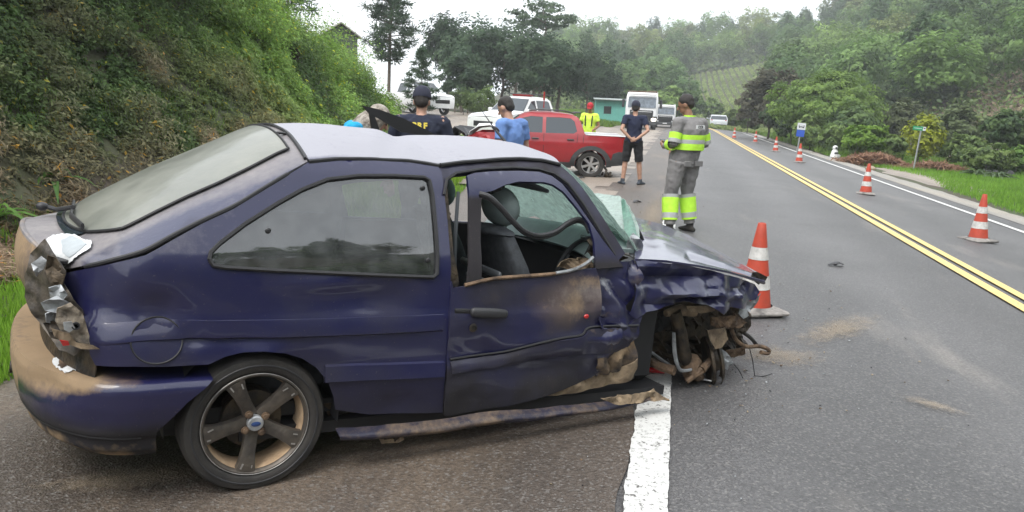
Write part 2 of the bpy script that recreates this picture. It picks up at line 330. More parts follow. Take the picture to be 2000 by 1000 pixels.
def strip(name, x0, x1, Ys, matl, dz, nx=3, drop=0., **k):
    """sheet that follows the road between two offsets (numbers or functions of Y)"""
    v = []; f = []; n = nx + 1
    for Y in Ys:
        a = x0(Y) if callable(x0) else x0; b = x1(Y) if callable(x1) else x1
        for i in range(n):
            xr = a + (b - a) * i / nx; X = xr + float(curve_off(np.array(float(Y)))); v.append((X, Y, ghs(X, Y) + dz - (drop if i == nx else 0)))
    for j in range(len(Ys) - 1):
        for i in range(nx): f.append((j * n + i, j * n + i + 1, (j + 1) * n + i + 1, (j + 1) * n + i))
    return mobj(name, v, f, matl, smooth=180, **k)
RY = [-30 + i for i in range(0, 70)] + [40 + 2 * i for i in range(70)]
def roadmat(name, c1, c2, dirt, dlo, dhi, speck=.5, wet=0.):
    m_ = mat(name, c1, .52, col2=c2, vscale=.5, coord='Object', lo=.3, hi=.7); t = m_.node_tree; l = t.links.new; b = t.nodes['Principled BSDF']
    c = t.nodes.new('ShaderNodeTexCoord'); src = b.inputs['Base Color'].links[0].from_socket
    mp_ = t.nodes.new('ShaderNodeMapping'); mp_.inputs['Scale'].default_value = (1.0, .22, 1); l(c.outputs['Object'], mp_.inputs[0])
    n = t.nodes.new('ShaderNodeTexNoise'); n.inputs['Scale'].default_value = 1.1; n.inputs['Detail'].default_value = 9; n.inputs['Roughness'].default_value = .62; l(mp_.outputs[0], n.inputs[0])
    q = t.nodes.new('ShaderNodeMapRange'); q.inputs[1].default_value = dlo; q.inputs[2].default_value = dhi; l(n.outputs[0], q.inputs[0])
    x = t.nodes.new('ShaderNodeMixRGB'); l(q.outputs[0], x.inputs[0]); l(src, x.inputs[1]); x.inputs[2].default_value = (*dirt, 1)
    v = t.nodes.new('ShaderNodeTexVoronoi'); v.inputs['Scale'].default_value = 95; l(c.outputs['Object'], v.inputs[0])
    s = t.nodes.new('ShaderNodeTexNoise'); s.inputs['Scale'].default_value = 60; s.inputs['Detail'].default_value = 4; l(c.outputs['Object'], s.inputs[0])
    q2 = t.nodes.new('ShaderNodeMapRange'); q2.inputs[1].default_value = .3; q2.inputs[2].default_value = .72; q2.inputs[3].default_value = 1 - speck; q2.inputs[4].default_value = 1 + speck; l(s.outputs[0], q2.inputs[0])
    sp = t.nodes.new('ShaderNodeMixRGB'); sp.blend_type = 'MULTIPLY'; sp.inputs[0].default_value = 1; l(x.outputs[0], sp.inputs[1]); l(q2.outputs[0], sp.inputs[2])
    # wheel tracks polished a little darker along each lane
    sx = t.nodes.new('ShaderNodeSeparateXYZ'); l(c.outputs['Object'], sx.inputs[0]); k1 = t.nodes.new('ShaderNodeMath'); k1.operation = 'MULTIPLY_ADD'; k1.inputs[1].default_value = 3.6; k1.inputs[2].default_value = .35; l(sx.outputs[0], k1.inputs[0])
    k2 = t.nodes.new('ShaderNodeMath'); k2.operation = 'SINE'; l(k1.outputs[0], k2.inputs[0]); k3 = t.nodes.new('ShaderNodeMath'); k3.operation = 'MULTIPLY'; l(k2.outputs[0], k3.inputs[0]); l(n.outputs[0], k3.inputs[1])
    k4 = t.nodes.new('ShaderNodeMapRange'); k4.inputs[1].default_value = -.6; k4.inputs[2].default_value = .6; k4.inputs[3].default_value = .80; k4.inputs[4].default_value = 1.12; l(k3.outputs[0], k4.inputs[0])
    tk = t.nodes.new('ShaderNodeMixRGB'); tk.blend_type = 'MULTIPLY'; tk.inputs[0].default_value = 1; l(sp.outputs[0], tk.inputs[1]); l(k4.outputs[0], tk.inputs[2]); sp = tk
    # pale aggregate stones
    cs = t.nodes.new('ShaderNodeSeparateColor'); l(v.outputs['Color'], cs.inputs[0]); q3 = t.nodes.new('ShaderNodeMapRange'); q3.inputs[1].default_value = .82; q3.inputs[2].default_value = .95; q3.inputs[4].default_value = .45; l(cs.outputs[0], q3.inputs[0])
    st = t.nodes.new('ShaderNodeMixRGB'); l(q3.outputs[0], st.inputs[0]); l(sp.outputs[0], st.inputs[1]); st.inputs[2].default_value = (.22, .21, .2, 1); l(st.outputs[0], b.inputs['Base Color'])
    u = t.nodes.new('ShaderNodeBump'); u.inputs['Strength'].default_value = .55; u.inputs['Distance'].default_value = .008; l(v.outputs['Distance'], u.inputs['Height'])
    u2 = t.nodes.new('ShaderNodeBump'); u2.inputs['Strength'].default_value = .3; u2.inputs['Distance'].default_value = .02; l(s.outputs[0], u2.inputs['Height']); l(u.outputs[0], u2.inputs['Normal']); l(u2.outputs[0], b.inputs['Normal'])
    return m_
M['asphalt'] = roadmat('asphalt', (.058, .0565, .058), (.094, .0915, .093), (.20, .18, .16), .58, .85, .32)
M['shoulder'] = roadmat('shoulder', (.066, .052, .043), (.098, .079, .065), (.20, .15, .105), .50, .85, .35)
M['dirt'] = roadmat('dirt', (.20, .165, .135), (.29, .24, .195), (.16, .125, .10), .5, .8, .35)
M['pale_shoulder'] = roadmat('pale_shoulder', (.20, .185, .165), (.26, .24, .215), (.30, .26, .2), .5, .75, .35)
def worn(name, c, thr=.40, sc=30, under=(.1, .095, .09)):
    m_ = mat(name, c, .75, bump=.4, bscale=90); t = m_.node_tree; l = t.links.new; b = t.nodes['Principled BSDF']; co = t.nodes.new('ShaderNodeTexCoord')
    n = t.nodes.new('ShaderNodeTexNoise'); n.inputs['Scale'].default_value = sc; n.inputs['Detail'].default_value = 8; n.inputs['Roughness'].default_value = .75; l(co.outputs['Object'], n.inputs[0])
    q = t.nodes.new('ShaderNodeMapRange'); q.inputs[1].default_value = thr - .05; q.inputs[2].default_value = thr + .03; l(n.outputs[0], q.inputs[0])
    x = t.nodes.new('ShaderNodeMixRGB'); l(q.outputs[0], x.inputs[0]); x.inputs[1].default_value = (*under, 1); x.inputs[2].default_value = (*c, 1); l(x.outputs[0], b.inputs['Base Color'])
    return m_
M['white_line'] = worn('white_line', (.56, .56, .545), .43, 40); M['yellow_line'] = worn('yellow_line', (.66, .49, .19), .41, 32)
strip('road', -.45, 6.95, RY, M['asphalt'], .004, 9, kind='structure')
def ragged(base, amp, s=1.0, ph=0.): return lambda Y: base + amp * (math.sin(Y * 2.1 * s + ph) + .6 * math.sin(Y * 5.3 * s + 1 + ph) + .4 * math.sin(Y * 11.7 * s + ph)) / 2
RYf = [-6 + .12 * i for i in range(260)] + [25.5 + .5 * i for i in range(60)] + [56 + 2 * i for i in range(62)]
strip('shoulder', lambda Y: float(np.interp(Y, [-30, 3, 8, 11, 16, 22, 60, 200], [-3.4, -3.45, -3.9, -3.4, -4.0, -5.2, -4.2, -3])) + .08 * math.sin(Y * 4) + .05 * math.sin(Y * 11), ragged(-.11, .03), RYf, M['shoulder'], .010, 6, kind='structure')
def dirtmask(x, y): 
    k = .9 * math.sin(x * 1.7 + y * .6) + .5 * math.sin(x * 4.1 - y * 2.3) + .3 * math.sin(y * 5.1 + x * 7)
    return (y > 14 + k * 1.5 and x < -.9 - .35 * abs(k) and (x > -5.2 - max(0, (y - 22)) * .05 + .3 * k or (y > 30 and y < 52 - (x + 8) * .3)) and x > -30 and y < 70)
heightsheet('dirt_yard', np.arange(-32, -.5, .25), np.arange(11, 72, .25), M['dirt'], .018, dirtmask, kind='structure')
strip('shoulder', 6.85, ragged(7.85, .12), RYf, M['pale_shoulder'], .012, 4, drop=.07, kind='structure')
strip('edge_line', ragged(-.09, .009, 7.3), ragged(.09, .004, 9.1, 2.), [-2 + .03 * i for i in range(400)] + [10 + .12 * i for i in range(130)] + [25.6 + i for i in range(120)], M['white_line'], .018, 1, kind='structure')
strip('yellow_line', 3.27, 3.40, RYf, M['yellow_line'], .014, 1, kind='structure')
strip('yellow_line', 3.50, 3.63, RYf, M['yellow_line'], .014, 1, kind='structure')
strip('edge_line', 6.22, 6.36, RYf, M['white_line'], .014, 1, kind='structure')
# bare strip beside the far shoulder, clearing on the hill
def blob(name, cx, cy, rx, ry, matl, dz, n=40, seed=0, rings=6, rag=.18, **k):
    v = [(cx, cy, ghs(cx, cy) + dz)]; f = []
    for r_ in range(1, rings + 1):
        for i in range(n):
            a = 2 * math.pi * i / n; dz_ = dz - (.06 if r_ == rings else 0); q = r_ / rings * (1 + rag * fbm((math.cos(a) * 1.5 + seed, math.sin(a) * 1.5, r_ * .1), 1.3) * 1.5); x = cx + rx * q * math.cos(a); y = cy + ry * q * math.sin(a); v.append((x, y, ghs(x, y) + dz_))
    f += [(0, 1 + i, 1 + (i + 1) % n) for i in range(n)]
    for r_ in range(rings - 1):
        for i in range(n): f.append((1 + r_ * n + i, 1 + (r_ + 1) * n + i, 1 + (r_ + 1) * n + (i + 1) % n, 1 + r_ * n + (i + 1) % n))
    return mobj(name, v, f, matl, smooth=180, **k)
blob('dirt_patch', 9.2, 32, 1.1, 6, M['dirt'], .03, kind='structure')
M['sand'] = roadmat('sand', (.24, .19, .13), (.34, .27, .18), (.16, .14, .12), .5, .8, .4)
# ------------------------------------------------------------------ foliage tools
def quads_mesh(name, P, N, U, ln, wd, col, matl, fold=0.0, parent=None, **k):
    """many leaves at once: P centres, U long axis, N normals, lengths, widths, colours; each leaf is a 4-corner blade"""
    n = len(P); U = U / np.linalg.norm(U, axis=1, keepdims=True); S = np.cross(N, U); S /= (np.linalg.norm(S, axis=1, keepdims=True) + 1e-9)
    ln = np.broadcast_to(ln, (n,))[:, None]; wd = np.broadcast_to(wd, (n,))[:, None]
    Nn = np.cross(U, S)
    V = np.stack([P - U * ln * .5, P + S * wd * .5 - U * ln * .08 + Nn * ln * .06, P + U * ln * .5 - Nn * ln * fold, P - S * wd * .5 - U * ln * .08 + Nn * ln * .06], 1).reshape(-1, 3)
    me = bpy.data.meshes.new(name); me.vertices.add(4 * n); me.vertices.foreach_set('co', V.astype(np.float32).ravel())
    me.loops.add(4 * n); me.loops.foreach_set('vertex_index', np.arange(4 * n, dtype=np.int32)); me.polygons.add(n)
    me.polygons.foreach_set('loop_start', np.arange(0, 4 * n, 4, dtype=np.int32))
    a = me.attributes.new('tint', 'FLOAT_COLOR', 'POINT'); cc = np.concatenate([np.broadcast_to(col, (n, 3)), np.ones((n, 1))], 1); a.data.foreach_set('color', np.repeat(cc, 4, 0).astype(np.float32).ravel())
    me.update(); me.validate()
    me.materials.append(matl)
    o = bpy.data.objects.new(name, me); C.objects.link(o)
    if parent: o.parent = parent
    return tag(o, **k)
def unit(n, r_=None):
    r_ = r_ or rng; v = r_.normal(size=(n, 3)); return v / np.linalg.norm(v, axis=1, keepdims=True)
def mixc(a, b, t): a = np.array(a); b = np.array(b); return a[None] + (b - a)[None] * t[:, None]
def crown_data(r_, nclump, per, rad, leaf, c1, c2, squash=.8, lobes=5, hollow=.55, clump=.28, droop=.2, zlift=0.):
    """leaf clusters filling an uneven crown made of a few lobes"""
    L_ = [(np.array([0, 0, 0.]), 1.0)] + [(unit(1, r_)[0] * np.array([.62, .62, .5]), r_.uniform(.4, .68)) for _ in range(lobes)]
    cs = []
    while len(cs) < nclump:
        c, s = L_[r_.integers(len(L_))] if r_.random() > .3 else L_[0]
        d = unit(1, r_)[0]; q = c + d * s * r_.uniform(hollow, 1.0) * .85
        if q[2] < -.75: continue
        cs.append(q)
    cs = np.array(cs); n = nclump * per; cc = np.repeat(cs, per, 0); off = unit(n, r_) * (r_.random((n, 1)) ** .4) * clump
    off[:, 2] *= .7; P = cc + off; P[:, 2] *= squash
    out = cc + off * .8; out /= (np.linalg.norm(out, axis=1, keepdims=True) + 1e-6)
    N = out * .7 + unit(n, r_) * .6 + np.array([0, 0, .45]); U = unit(n, r_) + np.array([0, 0, -droop]); U -= N * (np.sum(U * N, 1) / np.sum(N * N, 1))[:, None]
    t = np.clip(np.repeat(r_.random(nclump), per) * .6 + r_.random(n) * .4, 0, 1)
    P = P * rad + np.array([0, 0, zlift]); s = leaf * r_.uniform(.7, 1.4, n)
    return P, N, U, s, s * r_.uniform(.4, .7, n), mixc(c1, c2, t)
def branches(mb, base, top, r0, n, spread, r_, droop=0.):
    pts = [Vector(base)]; 
    for i in range(1, 6):
        t = i / 5; pts.append(Vector(base).lerp(Vector(top), t) + Vector((r_.normal(0, .04), r_.normal(0, .04), 0)) * (Vector(top) - Vector(base)).length * .5 * (1 if i < 5 else 0))
    mb.tube(pts, [r0 * (1 - .8 * i / 5) for i in range(6)], 7)
    for k in range(n):
        t = r_.uniform(.35, .95); i = int(t * 5); p = pts[i].lerp(pts[min(i + 1, 5)], t * 5 - i); a = r_.uniform(0, 6.28); l_ = spread * (1.15 - t * .6) * r_.uniform(.6, 1)
        q = p + Vector((math.cos(a) * l_, math.sin(a) * l_, l_ * (r_.uniform(.2, .9) - droop))); mid = p.lerp(q, .5) + Vector((0, 0, -.08 * l_ + .1 * l_ * r_.normal()))
        mb.tube([p, mid, q], [r0 * .35, r0 * .22, r0 * .06], 5)
G1, G2, G3, G4 = (.035, .060, .022), (.085, .135, .045), (.13, .20, .05), (.022, .040, .022)
def tree(name, label, loc, height, rad, cols=(G1, G2), clumps=150, per=40, leaf=.16, squash=.85, trunk_h=None, seed=1, group=None, cat='tree', lobes=5, hollow=.5, clump=.26, rz=0., nb=9, trunk_r=None, sx=1.0, part='crown', farmat=False):
    r_ = np.random.default_rng(seed); z0 = ghs(loc[0], loc[1]); root = empty(name, (loc[0], loc[1], z0), (0, 0, rz), label=label, cat=cat, group=group)
    ch = rad * squash; th = height - ch * .9
    mb = MB(); branches(mb, (0, 0, -.2), (r_.normal(0, .1), r_.normal(0, .1), max(th + ch * .4, .3)), trunk_r or max(.03, height * .018), nb, rad * .7, r_); mb.build('trunk' if height > 2 else 'stem', M['bark'], root)
    d = crown_data(r_, clumps, per, rad, leaf, cols[0], cols[1], squash, lobes, hollow, clump); P = d[0]; P[:, 2] += th; P[:, 0] *= sx
    quads_mesh(part, *((P,) + d[1:]), M['leaf_far'] if farmat else M['leaf'], parent=root)
    return root
def copytree(o, parent=None):
    c = o.copy(); C.objects.link(c); c.parent = parent
    for ch in list(o.children): copytree(ch, c)
    return c
# ------------------------------------------------------------------ bank vegetation (nobody could count it)
def bank_points(n, x0, x1, y0, y1, mask=None):
    X = rng.uniform(x0, x1, n); Y = y0 + (y1 - y0) * rng.random(n) ** 1.5
    k = (X < bank_foot(Y) + .5) & (X > -1.3 * Y - .8)
    if mask is not None: k &= mask(X, Y)
    X, Y = X[k], Y[k]; Z = gh(X, Y); e = .05; dx = (gh(X + e, Y) - Z) / e; dy = (gh(X, Y + e) - Z) / e; N = np.stack([-dx, -dy, np.ones_like(X)], 1); N /= np.linalg.norm(N, axis=1, keepdims=True)
    return np.stack([X, Y, Z], 1), N
def noise2(P, s, seed=0.): return np.array([noise.noise(Vector((p[0] * s + seed, p[1] * s, p[2] * s))) for p in P])
def bank_cover():
    # clump centres with their own height and colour, leaves round them
    for part_, (nc, per, y0, y1, ls) in enumerate(((14000, 36, 3.0, 17, .052), (6500, 36, 14, 38, .080))):
        P, N = bank_points(int(nc * 3), -13.5, -5, y0, y1); P, N = P[:nc], N[:nc]
        n1 = noise2(P, .45, 3.); n2 = noise2(P, 1.4, 9.); Y = P[:, 1]; relh = (P[:, 2]) / np.maximum(bank_h(Y), .4)
        dry = np.clip((.46 - relh) * 2.2 + n1 * 1.2 + n2 * .6, 0, 1) * np.clip((17 - Y) / 6, 0, 1)      # dry brown stems low on the near bank
        bright = np.clip((Y - 10) / 6, 0, 1) * np.clip(.75 + n1 * 1.6, 0, 1)
        hgt = np.clip(.10 + .28 * np.clip(n2 + .35, 0, 1) + .25 * (relh > .7) + .55 * np.clip(n2 * 2 - .1, 0, 1) * (relh > .85), .05, 1.0) * (1 - .55 * dry)
        col = mixc((.038, .062, .022), (.120, .18, .055), bright); brown = mixc((.085, .060, .042), (.185, .145, .105), np.clip(.5 + n2, 0, 1))
        col = (col * (1 - dry[:, None]) + brown * dry[:, None]) * 1.38
        m_ = len(P); cc = np.repeat(np.arange(m_), per); n = len(cc)
        off = unit(n); rr = rng.random((n, 1)) ** .5; off *= rr; off[:, 2] = np.abs(off[:, 2]) 
        Q = P[cc] + N[cc] * (rng.random((n, 1)) * hgt[cc][:, None] * .9) + off * (hgt[cc][:, None] * .9)
        isd = (rng.random(n) < dry[cc]); ln = ls * rng.uniform(.6, 1.6, n) * np.where(isd, 2.0, 1); wd = ln * np.where(isd, .10, rng.uniform(.35, .6, n))
        Nn = N[cc] * .6 + unit(n) * .7 + off * .4 + np.array([0, 0, .3]); U = unit(n) + np.where(isd[:, None], np.array([[0, 0, .5]]), np.array([[.25, 0, -.25]]))
        U -= Nn * (np.sum(U * Nn, 1) / np.sum(Nn * Nn, 1))[:, None]
        cl = col[cc] * rng.uniform(.6, 1.35, (n, 1)) * np.where((rng.random(n) < .04)[:, None], np.array([[2.2, 1.5, .8]]), 1.)
        quads_mesh('undergrowth', Q, Nn, U, ln, wd, cl, M['leaf'], fold=.08, kind='stuff', label='mixed green and dry undergrowth covering the roadside bank' if part_ == 0 else 'bright green leafy undergrowth on the far part of the bank')
bank_cover()
def grass(name, pts, h, w_, c1, c2, lean=.35, **k):
    n = len(pts); az_ = rng.uniform(0, 6.28, n); U = np.stack([np.cos(az_) * lean * rng.random(n), np.sin(az_) * lean * rng.random(n), np.ones(n)], 1); N = np.stack([np.cos(az_ + 1.5), np.sin(az_ + 1.5), np.full(n, .15)], 1)
    ln = h * rng.uniform(.5, 1.5, n); P = pts + U * ln[:, None] * .42
    quads_mesh(name, P, N, U, ln, w_ * rng.uniform(.6, 1.4, n), mixc(c1, c2, rng.random(n)), M['leaf'], fold=.15, kind='stuff', **k)
def gpts(n, fx, y0, y1, p=1.5):
    Y = y0 + (y1 - y0) * rng.random(n) ** p; lo, hi = fx(Y); X = lo + (hi - lo) * rng.random(n); return np.stack([X, Y, gh(X, Y)], 1)
grass('grass', gpts(60000, lambda Y: (bank_foot(Y) - 1.5, np.interp(Y, [3, 8, 11, 16], [-3.35, -3.85, -3.3, -3.95])), 2.2, 14), .11, .012, (.09, .17, .03), (.17, .27, .06), label='bright green grass at the foot of the bank')
grass('grass', gpts(30000, lambda Y: (bank_foot(Y) - .6, np.interp(Y, [10, 16, 22, 30], [-3.4, -4.2, -5.4, -6.3])), 10, 31), .22, .022, (.09, .17, .03), (.20, .28, .06), label='long green grass between the bank and the dirt yard')
grass('grass', gpts(110000, lambda Y: (np.full_like(Y, 7.75) + .5 * rng.random(len(Y)) + 1.3 * np.exp(-((Y - 32) / 5) ** 2), np.full_like(Y, 16.) + Y * .12), 8, 46, 1.3), .15, .022, (.075, .15, .03), (.15, .25, .055), label='green grass verge beyond the right shoulder')
grass('grass', gpts(26000, lambda Y: (np.full_like(Y, 7.9) + curve_off(Y), np.full_like(Y, 16.) + curve_off(Y)), 44, 130, 1.2), .28, .07, (.07, .13, .03), (.15, .22, .06), label='distant strip of grass along the right edge of the road')
grass('grass', gpts(26000, lambda Y: (-16 + 0 * Y, -5.0 + curve_off(Y)), 62, 120, 1.2), .3, .08, (.08, .14, .03), (.15, .22, .06), label='grass round the turquoise hut')
# ------------------------------------------------------------------ trees, bushes
def ray(px, py): return CF + CR * ((px - 1000) / FOC) + CD * ((py - 500) / FOC)
def xat(px, Y, py=230):
    d = ray(px, py); return EYE.x + d.x * Y / d.y
def zat(px, py, Y):
    d = ray(px, py); return EYE.z + d.z * Y / d.y
def onground(px, py, dz=0.):
    d = ray(px, py); lo, hi = 1., 400.
    for _ in range(400):
        p = EYE + d * lo
        if p.z <= ghs(p.x, p.y) + dz: break
        lo *= 1.01
    p = EYE + d * lo; return (p.x, p.y)
# shrubs along the crest of the bank
DG, DG2 = (.030, .055, .022), (.075, .125, .040)
BG1, BG2 = (.07, .12, .03), (.17, .27, .06)
shr = [(-9.6, 8.2, 1.8, 1.5, 0, 'dense dark shrub on the bank in the top left corner'), (-10.2, 11.2, 2.4, 1.7, 0, 'tall dark leafy shrub on the bank crest, second from the left'),
       (-9.9, 14.2, 2.3, 1.5, 0, 'dark shrub on the bank crest where it meets bright green plants'), (-9.2, 6.0, 1.6, 1.3, 0, 'dark shrub hanging over the bank above the hatchback tail'),
       (-8.9, 10.2, 1.0, .9, 0, 'low dark shrub halfway up the near bank'), (-10.6, 16.8, 1.1, 1.1, 1, 'bright green bush on the bank crest below the pine branches'),
       (-10.8, 19.5, .9, 1.0, 1, 'light green bush on the bank crest left of the house roof'), (-10.9, 22.6, .8, 1.0, 1, 'light green bush on the bank crest right of the house roof'),
       (-10.5, 25.6, .9, 1.1, 1, 'pale green bush on the falling end of the bank'), (-10.9, 28.6, 1.0, 1.0, 1, 'light green bush at the far foot of the bank above the white pickup')]
for i, (x, y, h, r_, b, lab) in enumerate(shr):
    tree('shrub', lab, (x, y), h, r_, (BG1, BG2) if b else (DG, DG2), 170 if i < 5 else 90, 42, (.075 if b else .085) / r_ * r_, .8, seed=20 + i, lobes=5, hollow=.4, clump=.26, nb=6, cat='shrub', trunk_r=.03)
# long-bladed plants arching on the upper bank
def archplant(name, label, x, y, n, h, w_, c1, c2, seed, dz=0.):
    r_ = np.random.default_rng(seed); z = ghs(x, y) + dz; root = empty(name, (x, y, z), label=label, cat='plant')
    for k in range(n):
        a = r_.uniform(0, 6.28); el = r_.uniform(.5, 1.3); L_ = h * r_.uniform(.7, 1.15); v = []; f = []; col = np.array(c1) + (np.array(c2) - np.array(c1)) * r_.random()
        for i in range(6):
            t = i / 5; rad_ = math.cos(el) * L_ * t * (1 + .6 * t); zz = math.sin(el) * L_ * t - L_ * .75 * t * t * t; ww = w_ * math.sin(math.pi * min(.97, .12 + t * .85))
            c = Vector((math.cos(a) * rad_, math.sin(a) * rad_, zz)); s = Vector((-math.sin(a), math.cos(a), 0)) * ww / 2; v += [c - s, c + Vector((0, 0, -ww * .2)), c + s]
        f = [(i * 3 + j, i * 3 + j + 1, i * 3 + j + 4, i * 3 + j + 3) for i in range(5) for j in range(2)]
        o = mobj('leaf', v, f, M['leaf'], root, 180); at_ = o.data.attributes.new('tint', 'FLOAT_COLOR', 'POINT'); at_.data.foreach_set('color', np.tile(np.append(col, 1.), len(v)).astype(np.float32))
    return root
archplant('fern', 'large arching dark green fern on the bank left of centre top', -8.6, 10.9, 16, 1.1, .16, (.035, .07, .03), (.07, .12, .05), 3, .1)
archplant('fern', 'arching fern hanging from the top of the near bank', -9.3, 13.0, 16, 1.3, .16, (.03, .06, .03), (.06, .10, .045), 4, .2)
archplant('fern', 'small green fern low on the brown bank above the rear window', -6.5, 7.3, 12, .45, .07, (.05, .10, .03), (.11, .19, .05), 5)
archplant('fern', 'small bright plant low on the bank beside the boot lid', -6.2, 6.2, 12, .38, .07, (.05, .10, .03), (.11, .19, .05), 6)
# pines above the bank
def pine(label, x, y, height, rad, seed, nb=70, tufts=26, leaf=.30, cols=((.028, .05, .03), (.075, .11, .065)), bare=.25, topflat=1.0, name='pine_tree'):
    r_ = np.random.default_rng(seed); z0 = ghs(x, y); root = empty(name, (x, y, z0), label=label, cat='tree'); mb = MB()
    mb.tube([(0, 0, -.3), (.05, .02, height * .5), (0, 0, height)], [height * .011, height * .008, .02], 8); P = []; 
    for k in range(nb):
        t = bare + (1 - bare) * (k + r_.random()) / nb; zz = height * t; a = k * 2.4 + r_.normal(0, .3); L_ = rad * (1.02 - t ** 1.6 * topflat) * r_.uniform(.6, 1.12) * min(1, .55 + (t - bare) * 3)
        up = r_.uniform(-.05, .35); q = Vector((math.cos(a) * L_, math.sin(a) * L_, zz + up * L_)); mb.tube([(0, 0, zz), Vector((math.cos(a) * L_ * .5, math.sin(a) * L_ * .5, zz + up * L_ * .3)), q], [.05 * height / 12, .03 * height / 12, .01], 5)
        for j in range(5):
            c = Vector((0, 0, zz)).lerp(q, r_.uniform(.35, 1.0)); P.append((c.x, c.y, c.z, .22 * rad * .5))
    mb.build('trunk', M['bark'], root); P = np.array(P); cc = np.repeat(P[:, :3], tufts, 0); n = len(cc); off = unit(n, r_); off[:, 2] *= .7
    Q = cc + off * r_.uniform(.05, 1, (n, 1)) * .20 * rad; U = off + np.array([0, 0, .25]); N = unit(n, r_) + .2; N -= U * (np.sum(U * N, 1) / np.sum(U * U, 1))[:, None]
    quads_mesh('crown', Q, N, U, leaf * r_.uniform(.6, 1.3, n), leaf * .22, mixc(*cols, r_.random(n)), M['leaf_far'], parent=root); return root
Y = 46; pine('tall open pine standing alone against the white sky', xat(760, Y, 100), Y, 10.6, 2.5, 5, 90, 34, .28)
Y = 40; pine('young pine at the right edge of the bank, under the tall open pine', xat(822, Y, 150), Y, 3.4, 1.2, 9, 46, 22, .2, bare=.05)
Y = 24; pine('dark pine crown reaching in at the top of the frame above the bank', xat(560, Y, 20), Y, 4.6, 1.7, 7, 44, 26, .22, bare=.3, topflat=.6)
Y = 28; pine('dark pine at the left edge of the open sky', xat(500, Y, 20), Y, 5.2, 1.7, 8, 44, 26, .22, bare=.3, topflat=.6)
# dark clump of trees beyond the side road
E1, E2 = (.020, .036, .024), (.055, .082, .045)
mid = [(878, 62, 28, 2.3, 'round dark tree at the left end of the grove behind the white pickup', 23, 225), (925, 60, 22, 3.0, 'tall pointed dark tree, second in the grove', 20, 225), (985, 63, 45, 3.4, 'broad dark tree in the middle of the grove', 21, 225),
       (1045, 60, 62, 3.0, 'round dark tree in the grove above the white utility truck', 24, 225), (1095, 66, 70, 2.7, 'dark green tree in the grove above the red pickup', 25, 225), (1150, 86, 85, 3.0, 'dark tree at the right of the grove above the turquoise hut', 26, 225),
       (1190, 90, 118, 2.4, 'small tree at the right end of the grove', 27, 225), (905, 56, 110, 2.0, 'low bushy tree in front of the grove behind the white pickup', 28, 225), (1010, 74, 25, 3.6, 'taller hazy tree standing behind the grove', 29, 225)]
for px, Y, top, r_, lab, sd_, _ in mid:
    x = xat(px, Y, 120); h = zat(px, top, Y) - ghs(x, Y) + .2
    tree('tree', lab, (x, Y), h, r_, (E1, E2), 210, 34, .26, min(1.25, h / r_ * .46), seed=sd_, lobes=7, hollow=.35, clump=.20, nb=10, trunk_r=.16, farmat=True)
Y = 75; x = xat(1060, Y, 30); tree('feathery_tree', 'open feathery tree rising behind the grove', (x, Y), zat(1060, -2, Y) - ghs(x, Y), 3.6, ((.04, .06, .04), (.10, .14, .08)), 90, 30, .3, .45, seed=33, lobes=6, hollow=.6, clump=.17, nb=16, trunk_r=.2, farmat=True)
for px, Y, r_, lab in ((905, 47, .9, 'pale young bush at the fence behind the officer'), (945, 48, 1.0, 'pale leafy sapling right of the officer'), (925, 50, .8, 'small pale sapling between two bushes by the grove')):
    x = xat(px, Y); tree('bush', lab, (x, Y), r_ * 1.9, r_, ((.06, .09, .04), (.13, .18, .07)), 60, 26, .14, .95, seed=int(px), cat='bush', farmat=True)
# fence posts under the grove
for i in range(9):
    px = 876 + i * 12.5; Y = 51.; x = xat(px, Y, 210); mb = MB(); mb.tube([(0, 0, -.2), (.02 * (i % 3 - 1), 0, 1.35)], [.05, .04], 6)
    o = mb.build('fence_post', M['bark'], None); o.location = (x, Y, ghs(x, Y)); tag(o, 'thin wooden fence post in the row under the dark grove', 'fence post', 'fence posts under the grove')
# right side: the big tree group and bushes
def gtree(px, pyb, top, r_px, lab, cols, sd_, Y=None, name='tree', cat='tree', squash=None, **k):
    x, Y_ = onground(px, pyb); Y = Y or Y_; x = xat(px, Y, pyb); z = ghs(x, Y); h = max(.4, zat(px, top, Y) - z); r_ = r_px / 1540 * Y
    a = dict(clumps=150, per=34, leaf=.013 * Y ** .75, lobes=6, hollow=.4, clump=.22, farmat=True); a.update(k)
    return tree(name, lab, (x, Y), h, r_, cols, seed=sd_, squash=squash or min(1.2, h / r_ * .5), cat=cat, **a)
gtree(1610, 284, 132, 105, 'very large round green tree beside the road, right of the blue sign', ((.045, .078, .028), (.16, .225, .07)), 41, Y=54, clumps=560, per=40, lobes=9, clump=.13, hollow=.6, leaf=.20)
gtree(1500, 262, 132, 62, 'brownish round tree left of the very large green tree', ((.045, .045, .035), (.10, .095, .065)), 42, Y=66, clumps=260, per=36, lobes=7, clump=.15, hollow=.55)
gtree(1545, 276, 180, 50, 'low dark tree under the left edge of the very large tree', ((.022, .04, .022), (.06, .09, .04)), 43, Y=60, clumps=160)
gtree(1655, 288, 205, 50, 'dark bushy growth at the right foot of the very large tree', ((.035, .06, .03), (.10, .14, .055)), 44, Y=50, clumps=160)
gtree(1460, 250, 200, 26, 'small green bush at the road bend', ((.05, .08, .03), (.12, .17, .05)), 45, Y=82, name='bush', cat='bush')
gtree(1432, 247, 212, 20, 'light green roadside bush nearest the white car', ((.06, .09, .03), (.14, .19, .06)), 46, Y=92, name='bush', cat='bush')
gtree(1700, 296, 242, 50, 'rounded bright green bush with yellow flowers', ((.05, .10, .025), (.13, .20, .045)), 47, Y=41, name='bush', cat='bush', squash=.75, clumps=170)
